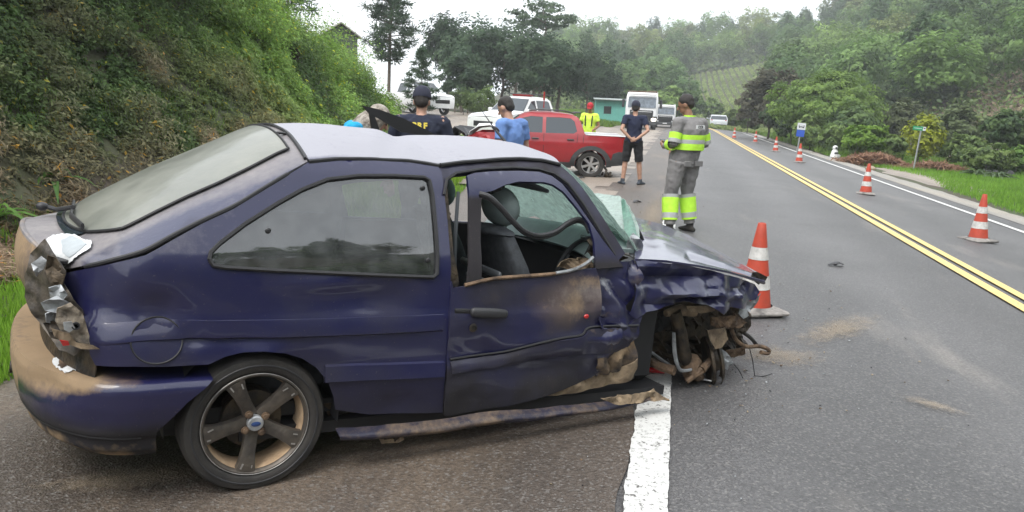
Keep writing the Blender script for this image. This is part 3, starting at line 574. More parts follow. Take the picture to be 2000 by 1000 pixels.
gtree(1795, 300, 218, 38, 'tall bush with lime-yellow leaves behind the green sign', ((.09, .12, .03), (.34, .37, .07)), 48, Y=42, name='bush', cat='bush', clumps=150, per=16, leaf=.2, hollow=.5)
gtree(1760, 285, 185, 42, 'dull olive bush beyond the yellow-leaved one', ((.05, .06, .035), (.10, .12, .06)), 49, Y=58, name='bush', cat='bush')
gtree(1945, 290, 212, 36, 'dark conical bush at the right, above the grass', ((.03, .055, .028), (.085, .125, .05)), 50, Y=42, name='bush', cat='bush', squash=1.1)
gtree(1865, 275, 205, 45, 'greyish bushy tree between the green sign and the dark conical bush', ((.055, .075, .04), (.13, .16, .08)), 51, Y=52)
gtree(2010, 300, 230, 45, 'bushy growth at the right edge of the frame', ((.035, .06, .025), (.11, .15, .05)), 52, Y=44, name='bush', cat='bush')
gtree(1985, 330, 285, 50, 'bright green weeds at the right edge above the verge', ((.06, .12, .03), (.14, .22, .06)), 53, Y=40, name='bush', cat='bush', squash=.8)
gtree(1720, 240, 150, 40, 'slender green tree behind the big round tree', ((.03, .05, .028), (.08, .11, .05)), 54, Y=72)
gtree(1835, 230, 160, 34, 'green tree with a visible pale trunk on the brown slope', ((.04, .065, .03), (.11, .15, .06)), 55, Y=75, squash=.6, trunk_r=.18)
for px, pyb, top, r_, lab, sd_ in ((1580, 283, 225, 34, 'dark low bush at the foot of the very large tree, behind the blue sign', 57), (1625, 288, 240, 30, 'dark bush behind the white statue', 58), (1672, 290, 255, 22, 'small dark bush between the statue and the yellow-flowered bush', 59), (1745, 300, 262, 24, 'light green bush right of the yellow-flowered bush', 60), (1890, 305, 262, 40, 'straggly grey-green bush behind the dead branches', 61), (1930, 312, 275, 40, 'tangle of dull green weeds near the right edge', 62)):
    gtree(px, pyb, top, r_, lab, ((.05, .08, .032), (.14, .185, .07)), sd_, Y={57: 50, 58: 46, 59: 44, 60: 40, 61: 42, 62: 36}[sd_], name='bush', cat='bush', clumps=90)
# yellow flowers on the bush
x, Y = xat(1712, 40.6, 262), 40.6
d = crown_data(np.random.default_rng(3), 30, 22, .55, .10, (.45, .38, .04), (.62, .52, .06), .5); P = d[0] + np.array([x, Y, zat(1712, 260, Y)])
# tree variants for the hillside
protos = []
HC = [tuple(tuple(v * s_ for v, s_ in zip(c, (1.55, 1.62, 1.15))) for c in q) for q in [((.030, .050, .030), (.080, .112, .058)), ((.022, .040, .026), (.060, .088, .048)), ((.040, .060, .032), (.105, .140, .068)), ((.045, .055, .035), (.11, .125, .07)), ((.020, .036, .026), (.050, .075, .045)), ((.035, .055, .03), (.09, .13, .06))]]
def hillmesh(i):
    r_ = np.random.default_rng(100 + i); con = i == 4
    d = crown_data(r_, 130, 26, 1.0, .105, *HC[i], squash=1.0 if not con else 1.35, lobes=7, hollow=.5, clump=.2); P = d[0]
    if con: k = np.clip((P[:, 2] + 1.3) / 2.9, 0, 1); P[:, :2] *= (1.15 - .85 * k)[:, None]
    P[:, 2] += 1.25
    o = quads_mesh('forest_tree', P, *d[1:], M['leaf_far']); return o
for i in range(6): protos.append(hillmesh(i))
ntr = 0; r_ = np.random.default_rng(77); placed = []
def clear_field(px, r): return 1320 < px < 1500 and 84 < r < 225
cand = []
for _ in range(9000):
    px = r_.uniform(1090, 2230); r = r_.uniform(60, 300) ** 1.0; a = math.atan((px - 1325) / 1540.)
    d0 = np.interp(px, [1000, 1300, 1450, 1700, 2000, 2300], [128, 120, 112, 78, 74, 64]); D = np.interp(px, [1000, 1400, 1700, 2000, 2300], [300, 285, 250, 215, 190])
    if not d0 < r < D: continue
    if clear_field(px, r): continue
    if 1780 < px < 2300 and r < 98 and r_.random() < .8: continue
    x, y = r * math.sin(a), r * math.cos(a); cand.append((x, y, px, r))
for x, y, px, r in cand:
    md = 3.6 + r * .022
    if all((x - q[0]) ** 2 + (y - q[1]) ** 2 > md * md for q in placed):
        placed.append((x, y, px, r))
        if len(placed) >= 290: break
for k, (x, y, px, r) in enumerate(placed):
    i = int(r_.integers(6)); o = protos[i] if protos[i].get('label') is None else protos[i].copy()
    if o.name not in C.objects: C.objects.link(o)
    s = r_.uniform(3.0, 4.8) * (1 + (r - 100) / 500) * (1.0 if r < 200 else 1.1); o.location = (x, y, ghs(x, y) - .5); o.scale = (s, s * r_.uniform(.85, 1.1), s * r_.uniform(.8, 1.15)); o.rotation_euler = (0, 0, r_.uniform(0, 6.28))
    tag(o, 'tree in the dense hazy forest covering the hillside', 'tree', 'trees of the hillside forest')
# undergrowth between the hillside trees
def hillcover(n, dry=False):
    px = r_.uniform(1050, 2300, n); r = r_.uniform(55 if not dry else 62, 290 if not dry else 105, n); a = np.arctan((px - 1325) / 1540); X = r * np.sin(a); Yy = r * np.cos(a); k = (r > np.interp(px, [1000, 1400, 1700, 2300], [118, 108, 66, 50])) & ~((px > 1322) & (px < 1498) & (r < 222))
    if dry: k = (px > 1760)
    X, Yy, r, px = X[k], Yy[k], r[k], px[k]; n = len(X); P = np.stack([X, Yy, gh(X, Yy) + r_.random(n) * (2.2 if not dry else .9)], 1); N = unit(n, r_) + np.array([0, -.3, .6]); U = unit(n, r_); U -= N * (np.sum(U * N, 1) / np.sum(N * N, 1))[:, None]; s = .0032 * r * r_.uniform(.8, 1.8, n)
    c = mixc((.045, .07, .032), (.12, .155, .06), r_.random(n)) if not dry else mixc((.08, .06, .055), (.19, .16, .11), r_.random(n))
    quads_mesh('undergrowth', P, N, U, s * 1.3, s * .8, c, M['leaf_far'], kind='stuff', label='low scrub between the trees of the wooded hillside' if not dry else 'brown dry scrub on the bare part of the slope')
hillcover(70000); hillcover(26000, True)
# pale green field on the hill
n = 42000; px = r_.uniform(1322, 1498, n); r = r_.uniform(86, 222, n); a = np.arctan((px - 1325) / 1540); X = r * np.sin(a); Yy = r * np.cos(a); row = np.round(X / 1.4) * 1.4; X = np.where(r > 135, row + r_.normal(0, .18, n), X)
P = np.stack([X, Yy, gh(X, Yy) + .35 * r_.random(n)], 1); N = unit(n, r_) * .5 + np.array([0, -.6, .6]); U = unit(n, r_) * .4 + np.array([0, 0, 1.]); U -= N * (np.sum(U * N, 1) / np.sum(N * N, 1))[:, None]
quads_mesh('crop_field', P, N, U, .5 + 0 * r, .3 + 0 * r, mixc((.10, .14, .055), (.21, .25, .10), r_.random(n)), M['leaf_far'], kind='stuff', label='pale green crop rows in the clearing on the hill')
M['field'] = mat('field', (.12, .14, .06), .9, col2=(.17, .18, .08), vscale=.2)
# low greenery at the foot of the hill behind the trucks
for i, (px, Y, top, rp) in enumerate(((1215, 100, 150, 34), (1262, 112, 148, 36), (1305, 108, 165, 32), (1345, 118, 172, 30), (1180, 96, 130, 36), (1385, 125, 190, 24), (1330, 98, 200, 20), (1240, 92, 185, 22))):
    gtree(px, 225, top, rp, ['rounded tree behind the turquoise hut', 'tree directly above the white truck', 'tree behind the second truck', 'tree left of the pale hill field', 'tree between the grove and the hut', 'low tree at the bottom of the pale field', 'small bush beside the far road', 'small tree behind the truck cab'][i], HC[i % 3], 70 + i, Y=Y, clumps=130)
# trees across the road behind the photographer (seen in the paint and glass)
for k in range(60):
    x, y = r_.uniform(24, 95), r_.uniform(-90, 24); o = protos[k % 6].copy(); C.objects.link(o); s = r_.uniform(4, 6.5); o.location = (x, y, ghs(x, y) - .6); o.scale = (s, s, s); o.rotation_euler = (0, 0, k); tag(o, 'tree on the wooded slope across the road behind the camera', 'tree', 'trees of the slope behind the camera')
for i, (x, y, h) in enumerate(((15, -4, 8), (19, -11, 9), (14, -17, 8), (22, 2, 8), (9, -24, 9), (1, -26, 8), (17, 9, 0), (25, -20, 10))):
    if h: tree('tree', 'round roadside tree behind the place the photo was taken from', (x, y), h, 3.6, ((.028, .048, .025), (.09, .13, .05)), 150, 26, .34, .95, seed=90 + i, lobes=6, hollow=.4, clump=.24, trunk_r=.2, group='trees behind the camera', farmat=True)
# ------------------------------------------------------------------ the wrecked hatchback
CARM = Matrix.Translation((-2.12, 3.30, 0)) @ (Matrix.Rotation(R(42.8), 4, 'Z') @ Matrix.Rotation(R(4.05), 4, 'Y'))
CARI = CARM.inverted()
car = empty('wrecked_hatchback', label='wrecked dark blue three-door hatchback with crushed front and muddy tail, standing on the shoulder', cat='car')
car.matrix_world = CARM
_wx = np.linspace(0, 1.6, 321); _wy = np.interp(_wx, [0, .15, .25, .40, .485, .50, .62, .715, .735, .80, .90, .955, 1.33, 1.40, 1.5], [.76, .785, .815, .838, .842, .828, .832, .830, .818, .812, .800, .785, .612, .54, .40]); _ker = np.exp(-(np.arange(-16, 17) / 7.) ** 2); _ker /= _ker.sum(); _ws = np.convolve(np.pad(_wy, 16, 'edge'), _ker, 'valid'); _k2 = np.exp(-(np.arange(-4, 5) / 2.) ** 2); _k2 /= _k2.sum(); _w2 = np.convolve(np.pad(_wy, 4, 'edge'), _k2, 'valid'); _wy = np.where(_wx > .86, _ws, _w2)
def wz(z): return np.interp(z, _wx, _wy)
def xr(z): return np.interp(z, [.1, .2, .3, .5, .56, .62, .80, 1.0, 1.08, 1.2], [.76, .80, .85, .84, .79, .77, .755, .70, .66, .6])
def W(x, z):
    w_ = float(wz(z)); XR = float(xr(z))
    if x < -.35: w_ *= max(0., 1 - ((-.35 - x) / (XR - .35)) ** 2.5) ** (1 / 2.3) if x > -XR else 0.
    if x > 2.5: w_ *= max(0., 1 - ((x - 2.5) / .85) ** 2.6) ** (1 / 2.4) if x < 3.35 else 0.
    return w_
def cray(px, py):
    o = CARI @ EYE; d = (CARI.to_3x3() @ ray(px, py)).normalized(); return o, d
def sd(px, py):
    """point of the right body side seen at a photo position, in car coordinates (x, z)"""
    o, d = cray(px, py); t = 2.0; prev = None
    while t < 9:
        p = o + d * t; g_ = p.y + W(p.x, p.z)
        if g_ > 0 and prev is not None:
            a, b = t - .02, t
            for _ in range(20):
                m_ = (a + b) / 2; q = o + d * m_
                if q.y + W(q.x, q.z) > 0: b = m_
                else: a = m_
            q = o + d * b; return (q.x, q.z)
        prev = g_; t += .02
    raise ValueError((px, py))
def cy(px, py, y):
    o, d = cray(px, py); return o + d * ((y - o.y) / d.y)
def cx(px, py, x):
    o, d = cray(px, py); return o + d * ((x - o.x) / d.x)
def cz(px, py, z):
    o, d = cray(px, py); return o + d * ((z - o.z) / d.z)
def sdl(pts): return [sd(*p) for p in pts]
def g2(x, z, cx_, cz_, sx, sz): return math.exp(-((x - cx_) / sx) ** 2 - ((z - cz_) / sz) ** 2)
M['blue_paint'] = paintmat('blue_paint', (.0065, .007, .040), rough=.27)
M['seal'] = mat('seal', (.015, .015, .017), .55)
def panel(name, outline, holes=(), mt='blue_paint', parent=None, step=.03, disp=None, thick=.006, side=-1, attrs=None, off=0., flange=0., smooth=50, **k):
    V, F = cdt(outline, holes, step); P = []
    for x, z in V:
        d = (disp(x, z) if disp else 0.) + off; P.append((x, side * (W(x, z) + d), z))
    # normals point outwards
    a, b, c = [Vector(P[i]) for i in F[0]]; n = (b - a).cross(c - a)
    if n.y * side < 0: F = [q[::-1] for q in F]
    o = mobj(name, P, F, M[mt] if isinstance(mt, str) else mt, parent or car, smooth, **k)
    if attrs: 
        for kk, fn in attrs.items(): setattrf(o.data, kk, [fn(x, z) for x, z in V])
    if thick: solid(o, thick, -1)
    return o
def surf(name, fn, nu, nv, mt, parent=None, thick=.004, attrs=None, smooth=60, flip=False, **k):
    mb = MB(); mb.grid(fn, nu, nv)
    if flip: mb.f = [q[::-1] for q in mb.f]
    o = mb.build(name, M[mt] if isinstance(mt, str) else mt, parent or car, smooth, **k)
    if attrs:
        for kk, f_ in attrs.items(): setattrf(o.data, kk, [f_(*v) for v in mb.v])
    if thick: solid(o, thick, -1)
    return o
def rim_tube(name, loop, r_, mt, parent=None, closed=True, off=.004, n=6, side=-1):
    pts = [Vector((x, side * (W(x, z) + off), z)) for x, z in loop]
    if closed: pts.append(pts[0])
    mb = MB(); mb.tube(pts, r_, n); return mb.build(name, M[mt], parent or car)
# -- right rear quarter
arch = [(655, 800), (652, 775), (640, 745), (618, 718), (590, 700), (555, 689), (515, 685), (475, 688), (440, 697), (408, 712)]
qout = sdl([(128, 533), (175, 523), (230, 512), (285, 498), (340, 467), (392, 438), (455, 408), (510, 375), (560, 343), (583, 329), (602, 317), (660, 313), (730, 313), (800, 317), (856, 325),
            (862, 335), (868, 380), (874, 430), (878, 480), (880, 545), (876, 600), (872, 680), (868, 750), (864, 806), (800, 808), (720, 810)]) + sdl(arch) + sdl([(330, 716), (260, 716), (186, 713), (175, 690), (172, 650), (160, 612), (138, 588), (124, 560)])
def shr_(loop, d, cxz=None):
    c = cxz or (sum(p[0] for p in loop) / len(loop), sum(p[1] for p in loop) / len(loop)); out = []
    for x, z in loop:
        v = Vector((x - c[0], z - c[1])); l_ = v.length; v *= (l_ - d) / l_; out.append((c[0] + v.x, c[1] + v.y))
    return out
qwin_px = [(409, 507), (412, 492), (430, 474), (480, 436), (540, 398), (590, 370), (640, 350), (700, 343), (770, 343), (828, 346), (838, 352), (844, 380), (850, 440), (854, 500), (853, 534), (846, 541), (760, 538), (650, 533), (540, 528), (440, 522), (416, 518)]
qwin = sdl(qwin_px)
def qdisp(x, z):
    d = .0
    d -= .045 * g2(x, z, -.42, .74, .16, .10) * (1 + .4 * fbm((x, z, 1), 6)); d += .030 * g2(x, z, -.60, .66, .12, .07); d -= .020 * g2(x, z, -.10, .66, .13, .05) ; d += .014 * g2(x, z, .02, .60, .10, .03)
    d -= .022 * g2(x, z, .45, .80, .2, .06); d += .012 * g2(x, z, .25, .86, .15, .03); d += .0022 * fbm((x * 1.6, z * 2, 0), 2.) * float(sstep((.95 - z) / .12))
    d -= .018 * g2(x, z, -.25, .66, .05, .035) * 1.2; d -= .014 * g2(x, z, .62, .32, .12, .06)
    return d
def rough_(f): return lambda *a: f(*a)
mudq = {'mud': lambda x, z: max(.75 * g2(x, z, -.62, .52, .18, .04), .45 * sstep((.30 - z) / .12)) , 'grime': lambda x, z: .35 + .35 * sstep((.62 - z) / .3) + .25 * fbm((x, z, 2), 2.2) - .45 * (z > .95), 'dust': lambda x, z: .45 * sstep((z - .93) / .05) * (x < -.1) * .8 + .25 * fbm((x, z, 5), 2) + .26 + .30 * float(sstep((.40 - z) / .15)), 'bare': lambda x, z: 0.9 * g2(x, z, -.585, .50, .03, .02)}
quarter = panel('quarter_panel', qout, [qwin], attrs=mudq, disp=qdisp, step=.022, thick=.012)
rim_tube('window_seal', qwin, .009, 'seal', quarter)
M['tint_glass'] = glassmat('tint_glass', (.24, .29, .31), .6, .02, dict(lo=.02, hi=.16, col=(.33, .35, .36), ns=14, scale=(1, 1, 1)))
panel('quarter_window', shr_(qwin, -.004), mt='tint_glass', off=-.006, thick=0, step=.05, parent=quarter)
# frit band inside the glass edge, screw caps
band_in = shr_(qwin, .034)
panel('glass_border', qwin, [band_in], mt='seal', off=-.009, thick=0, step=.04, parent=quarter)
for px, py in ((524, 450), (826, 367), (836, 508)):
    x, z = sd(px, py); mb = MB(); mb.ball((x, -W(x, z) - .002, z), (.011, .006, .011)); mb.build('window_fastener', M['black_plastic'], quarter)
# fuel flap
c = sd(308, 668); ring = [(c[0] + .088 * math.cos(a), c[1] + .083 * math.sin(a)) for a in np.linspace(0, 2 * math.pi, 28, endpoint=False)]
panel('fuel_flap', ring, disp=qdisp, off=.004, attrs=mudq, step=.03)
mb = MB(); pts = [Vector((x, -(W(x, z) + qdisp(x, z) + .003), z)) for x, z in ring]; mb.tube(pts + pts[:1], .0035, 5); mb.build('fuel_flap_gap', M['seal'], car)
# moulding strip and arch lip
def sidestrip(name, line, h, out, mt, parent=None, disp=None, attrs=None):
    pts = [sd(*p) if len(p) == 2 else p for p in line]; mb = MB(); v = []
    for x, z in [(q.x, q.y) for q in smoothline([(a, b, 0) for a, b in pts], 5)]:
        d = disp(x, z) if disp else 0
        for dy, dz_ in ((0, 0), (out, -.006), (out, -h + .006), (0, -h)): v.append((x, -(W(x, z + dz_) + d + dy + .002), z + dz_))
    n = len(v) // 4; f = [(i * 4 + j, i * 4 + j + 1, i * 4 + j + 5, i * 4 + j + 4) for i in range(n - 1) for j in range(3)] + [(0, 3, 2, 1), (4 * n - 4, 4 * n - 3, 4 * n - 2, 4 * n - 1)]
    mb.add(v, [q[::-1] for q in f]); o = mb.build(name, M[mt], parent or car)
    if attrs:
        for kk, fn in attrs.items(): setattrf(o.data, kk, [fn(p[0], p[2]) for p in mb.v])
    return o
def creaseband(name, line, h, out, parent, disp, attrs):
    pts = [(q.x, q.y) for q in smoothline([(*sd(*p), 0) for p in line], 6)]; v = []; n = 6
    for i, (x, z) in enumerate(pts):
        k = min(1, i / 8, (len(pts) - 1 - i) / 3 + .35)
        for t, dy in ((0, -.004), (.06, .002), (.75, out), (.9, out * .9), (1, 0.), (1.02, -.004)): v.append((x, -(W(x, z - h * t) + disp(x, z - h * t) + dy * k), z - h * t))
    f = [(i * n + j, (i + 1) * n + j, (i + 1) * n + j + 1, i * n + j + 1) for i in range(len(pts) - 1) for j in range(n - 1)]
    o = mobj(name, v, f, M['blue_paint'], parent, 30)
    for kk, fn in attrs.items(): setattrf(o.data, kk, [fn(p[0], p[2]) for p in v])
creaseband('body_crease', [(176, 629), (300, 627), (450, 624), (600, 621), (740, 617), (866, 612)], .080, .015, quarter, qdisp, dict(mudq, dust=lambda x, z: .32 + .3 * fbm((x, z, 1), 4)))
sidestrip('side_moulding', [(634, 712), (700, 709), (780, 707), (866, 704)], .075, .014, 'blue_paint', quarter, attrs=mudq)
from mathutils.bvhtree import BVHTree
def cast_sheet(name, loop_px, base, mt, parent, off=.004, step=5., rag=0., label=None, thick=.002):
    dg = bpy.context.evaluated_depsgraph_get(); me = base.data; bv = BVHTree.FromPolygons([v.co for v in me.vertices], [p.vertices for p in me.polygons]); V, F = cdt(loop_px, (), step); P = []; ok = {}
    for i, (a, b) in enumerate(V):
        if rag: a, b = a + rag * noise.noise(Vector((a * .21, b * .21, 0))), b + rag * noise.noise(Vector((a * .21, b * .21, 7)))
        o_, d_ = cray(a, b); h = bv.ray_cast(o_, d_)
        if h[0] is None: P.append((0, 0, 0)); ok[i] = False; continue
        nrm = h[1] if h[1].dot(d_) < 0 else -h[1]; P.append(h[0] + nrm * off); ok[i] = True
    F = [q for q in F if all(ok[j] for j in q)]; used = sorted({j for q in F for j in q}); mp_ = {j: k for k, j in enumerate(used)}
    o = mobj(name, [P[j] for j in used], [tuple(mp_[j] for j in q) for q in F], M[mt] if isinstance(mt, str) else mt, parent, 60); 
    if label: o['label'] = label
    return o
# -- left side (seen through the cabin), simple mirrored sheets
lq = [(-.62, .90), (-.25, 1.02), (.15, 1.33), (.80, 1.36), (.84, .9), (.82, .2), (.42, .2), (.33, .42), (.2, .56), (0, .61), (-.2, .56), (-.33, .42), (-.5, .3), (-.66, .5)]
panel('quarter_panel', lq, [[(-.2, .95), (.2, 1.24), (.72, 1.28), (.78, .95)]], side=1, step=.06, attrs={'dust': lambda x, z: .4, 'grime': lambda x, z: .3})
lgl = panel('quarter_window', [(-.2, .95), (.2, 1.24), (.72, 1.28), (.78, .95)], mt='tint_glass', side=1, step=.1, thick=0, off=-.005)
ld = panel('door', [(.86, .22), (2.02, .22), (2.05, .92), (.87, .93)], side=1, step=.06, off=.01, attrs={'grime': lambda x, z: .3})
tag(ld, 'left door standing ajar with its window frame bent outwards')
panel('sill', [(.3, .14), (2.25, .14), (2.25, .215), (.3, .215)], side=1, step=.08)
panel('fender', [(2.06, .22), (2.2, .3), (2.3, .5), (2.5, .62), (2.7, .6), (2.85, .5), (3.2, .45), (3.2, .72), (2.06, .92)], side=1, step=.06, disp=lambda x, z: -.1 * sstep((x - 2.5) / .8) + .02 * fbm((x, z, 0), 5))
# -- hatch surface: rows from the roof seam to the lip (near edge point, crown height, backward bow)
seam = sd(600, 313)
hrow_px = [(600, 315), (560, 337), (510, 369), (455, 401), (392, 431), (340, 458), (285, 487), (230, 503), (175, 515), (128, 525)]
hrows = [sd(*p) for p in hrow_px]
crown_h = [.118, .125, .130, .125, .110, .090, .070, .055, .055, .085]; bow = [0., .01, .02, .04, .06, .08, .10, .11, .12, .14]
def hatch_fn(u, v, inner=0.):
    s = u * (len(hrows) - 1); i = min(int(s), len(hrows) - 2); t = s - i
    x = hrows[i][0] * (1 - t) + hrows[i + 1][0] * t; z = hrows[i][1] * (1 - t) + hrows[i + 1][1] * t
    ye = W(x, z) + .003; ch = crown_h[i] * (1 - t) + crown_h[i + 1] * t; b = bow[i] * (1 - t) + bow[i + 1] * t
    q = v * 2 - 1; q = math.copysign(abs(q) ** .82, q); e = 1 - abs(q) ** 2.3
    # recessed rear window meeting the raised tail lip
    zz = z + ch * e
    if u > .66: zz -= .028 * math.exp(-((u - .80) / .07) ** 2) * e
    return Vector((x - b * e + .0, q * ye, zz))
def hduv(x, y, z): return x
hat_attr = {'dust': lambda x, y, z: .92 - .12 * sstep((-y - .50) / .12) * (x > -.5) - .28 * sstep((-y - .60) / .05) * (x > -.62) + .10 * fbm((x, y, z), 4), 'mud': lambda x, y, z: .0, 'grime': lambda x, y, z: .1 + .5 * max(0, fbm((x, y, 2), 5)),
            'bare': lambda x, y, z: 0.}
hatch = surf('hatch', hatch_fn, 60, 44, 'blue_paint', attrs=hat_attr, thick=.010, flip=True, label='sloping rear hatch under a grey dusting')
def glass_fn(u, v):
    # rear window: rounded lower end
    q = v * 2 - 1; uu = .055 + u * (.715 + .05 * (1 - q * q)); m_ = .135 + .03 * u + .10 * max(0, (u - .85) / .15) ** 2; p = hatch_fn(uu, m_ + (1 - 2 * m_) * v); p.z += .012 + .006 * (1 - q * q); return p
M['dusty_glass'] = mat('dusty_glass', (.115, .122, .105), .40, col2=(.22, .222, .19), vscale=3.2, lo=.3, hi=.7, coat=.35, bump=.05, rvar=.18)
rg_ = surf('rear_window', glass_fn, 30, 26, 'dusty_glass', hatch, thick=.003, flip=True)
def border(name, fn, r_, mt, parent, n=30):
    pts = [fn(0, i / n) for i in range(n)] + [fn(i / n, 1) for i in range(n)] + [fn(1, 1 - i / n) for i in range(n)] + [fn(1 - i / n, 0) for i in range(n + 1)]
    mb = MB(); mb.tube(pts, r_, 6); return mb.build(name, M[mt], parent)
border('window_seal', glass_fn, .006, 'seal', rg_)
# rear wiper, washer nozzle
p = hatch_fn(.03, .30); mb = MB(); mb.box(p + Vector((0, 0, .012)), (.05, .022, .012), bev=.004); mb.build('washer_nozzle', M['black_plastic'], hatch)
a, b, c_ = cz(115, 368, 1.04), cz(150, 405, 1.045), cz(180, 432, 1.01)
def onh(u, v, dz=.02): q = hatch_fn(u, v); q.z += dz; return q
mb = MB(); mb.tube([onh(.92, .62, .05), onh(.85, .60, .03), onh(.78, .50, .05)], [(.012, .010)] * 3, 8); mb.tube([onh(.775, .66, .035), onh(.795, .45, .038), onh(.79, .27, .04)], [(.007, .014)] * 3, 8); mb.ball(onh(.92, .62, .045), (.025, .022, .02)); mb.build('rear_wiper', M['black_plastic'], hatch)
def well_fn(u, v): p = hatch_fn(.775 + u * .075, .28 + v * .42); p.z += .010 - .0 * u; return p
surf('wiper_well', well_fn, 8, 14, 'dark_glass', hatch, thick=.002, flip=True)
M['lens_clear'] = M['bare_metal']; M['red_lens'] = mat('red_lens', (.40, .02, .02), .2, coat=.5);
M['filler'] = mat('filler', (.50, .52, .53), .7, col2=(.72, .73, .74), vscale=14, bump=.3, bscale=60); M['filler_grey'] = mat('filler_grey', (.34, .37, .39), .6, var=.1, vscale=20)
cast_sheet('bare_patch', [(93, 472), (104, 464), (122, 461), (150, 463), (166, 472), (182, 474), (180, 488), (160, 500), (140, 515), (122, 527), (112, 512), (102, 494)], hatch, 'filler', hatch, .011, 4., 2., label='chipped white patch at the near corner of the hatch')
cast_sheet('bare_patch', [(122, 474), (140, 466), (162, 474), (172, 482), (156, 496), (140, 506), (126, 496)], hatch, 'filler_grey', hatch, .0135, 4., 2.)
# -- tail: sweep round the rear below the hatch lip
def rear_plan(th, z, w_=None, XR=None, xs=-.35):
    w_ = w_ or float(wz(z)); XR = XR or float(xr(z)); s, c = math.sin(th), math.cos(th)
    return Vector((xs - (XR + xs) * abs(c) ** (2 / 2.5), math.copysign(abs(s) ** (2 / 2.3), s) * w_, z))
def tail_fn(u, v):
    # v across from near corner to far corner, u from lip down
    th = (-66 + v * 150) * math.pi / 180; lip = hatch_fn(1.0, .5 + .5 * math.copysign(abs(math.sin(th)) ** .9, math.sin(th)) * .97); lo_ = rear_plan(th, .64)
    p = lip.lerp(lo_, u); bulge = math.sin(math.pi * min(1, u * 1.15)) * .035; nrm = Vector((-math.cos(th), math.sin(th), 0)); return p + nrm * bulge
surf('hatch_tail', tail_fn, 22, 40, 'blue_paint', hatch, thick=.008, flip=False, label='beige mud-coated rear face of the hatch', attrs={'mud': lambda x, y, z: .95 + .25 * fbm((x, y, z), 5) - .7 * g2(y, z, -.55, .80, .22, .12), 'dust': lambda x, y, z: .3, 'grime': lambda x, y, z: .6})
def lower_fn(u, v):
    th = (-60 + v * 142) * math.pi / 180; return rear_plan(th, .66 - .20 * u, XR=float(xr(.6)) - .03 - .02 * math.sin(math.pi * u))
surf('rear_panel', lower_fn, 8, 40, 'dark_metal', thick=.006)
# lip highlight edge (spoiler roll)
mb = MB(); mb.tube([hatch_fn(1., .03 + .94 * i / 40) + Vector((0, 0, -.004)) for i in range(41)], .011, 8); o = mb.build('spoiler_lip', M['blue_paint'], hatch); setattrf(o.data, 'dust', [.9] * len(mb.v)); setattrf(o.data, 'mud', [.45 + .3 * fbm(p, 8) for p in mb.v])
# -- rear bumper
def bump_fn(u, v):
    # u 0 top .. 1 bottom ; v near wheel .. far wheel
    zs = [.515, .50, .47, .40, .33, .285, .27, .22, .185]; ins = [.17, .008, 0, .002, .01, .022, .034, .045, .085]
    s = u * 8; i = min(int(s), 7); t = s - i; z = zs[i] * (1 - t) + zs[i + 1] * t; d = ins[i] * (1 - t) + ins[i + 1] * t
    xs = float(np.interp(z, [.185, .27, .30, .42, .5], [-.36, -.37, -.37, -.27, -.18])); w_ = float(wz(max(z, .25))) + .016 - d; XR = .848 - d * 1.2
    L1 = abs(xs + .35) if xs > -.35 else 0; tot = L1 * 2 + 2.2; a = v * tot
    if a < L1: p = Vector((xs - a, -w_, z))
    elif a > tot - L1: p = Vector((xs - (tot - a), w_, z))
    else:
        th = (-90 + 180 * (a - L1) / (tot - 2 * L1)) * math.pi / 180; p = rear_plan(th, z, w_, XR, min(xs, -.35))
    dn = .03 * g2(p.y, z, -.62, .46, .10, .05) ; p.x += dn * 1.0; p += Vector((.004 * fbm(p, 5), .004 * fbm(p + Vector((3, 0, 0)), 5), 0)); return p
def bmud(x, y, z):
    k = sstep((-x - .58 + .10 * float(sstep((z - .43) / .04))) / .16) * (1 if y > -.35 else .25 + .75 * sstep((z - .36) / .09)) ; return float(.98 * k * (1 if y < .9 else 1) * (.35 + .65 * sstep((z - .30) / .10)) + .20 * fbm((x, y, z), 4) + .9 * sstep((.29 - z) / .05) * (.35 + .9 * abs(fbm((x, y, z + 4), 7))) + .5 * g2(x, z, -.50, .50, .15, .018))
bumper = surf('rear_bumper', bump_fn, 32, 110, 'blue_paint', thick=.006, flip=True, attrs={'mud': bmud, 'grime': lambda x, y, z: .75 * sstep((.38 - z) / .1) + .3, 'bare': lambda x, y, z: 0.}, label='rear bumper, beige with dried mud at the back and blue at the side')
cast_sheet('bare_patch', [(104, 700), (118, 697), (134, 704), (150, 712), (146, 724), (128, 730), (112, 722), (102, 712)], bumper, 'filler', bumper, .004, 3., 7.)
cast_sheet('mud_patch', [(116, 704), (128, 706), (134, 716), (122, 722), (112, 714)], bumper, 'rust', bumper, .006, 3., 6.)
mb = MB(); mb.tube([bump_fn(.67, .02 + i * .0108) for i in range(40)], .004, 5); mb.build('bumper_groove', M['seal'], bumper)
# black tube stands in for the shade in the hatch-to-body gap
mb = MB(); mb.tube(smoothline([Vector((x, -(W(x, z) - .004), z)) for x, z in sdl([(165, 522), (210, 511), (280, 491), (335, 462), (392, 433), (455, 404), (510, 371), (560, 341), (592, 322)])], 4), [.005] + [.010] * 20 + [.009] * 8 + [.005] * 4, 8); mb.build('hatch_gap_dark', M['seal'], car)
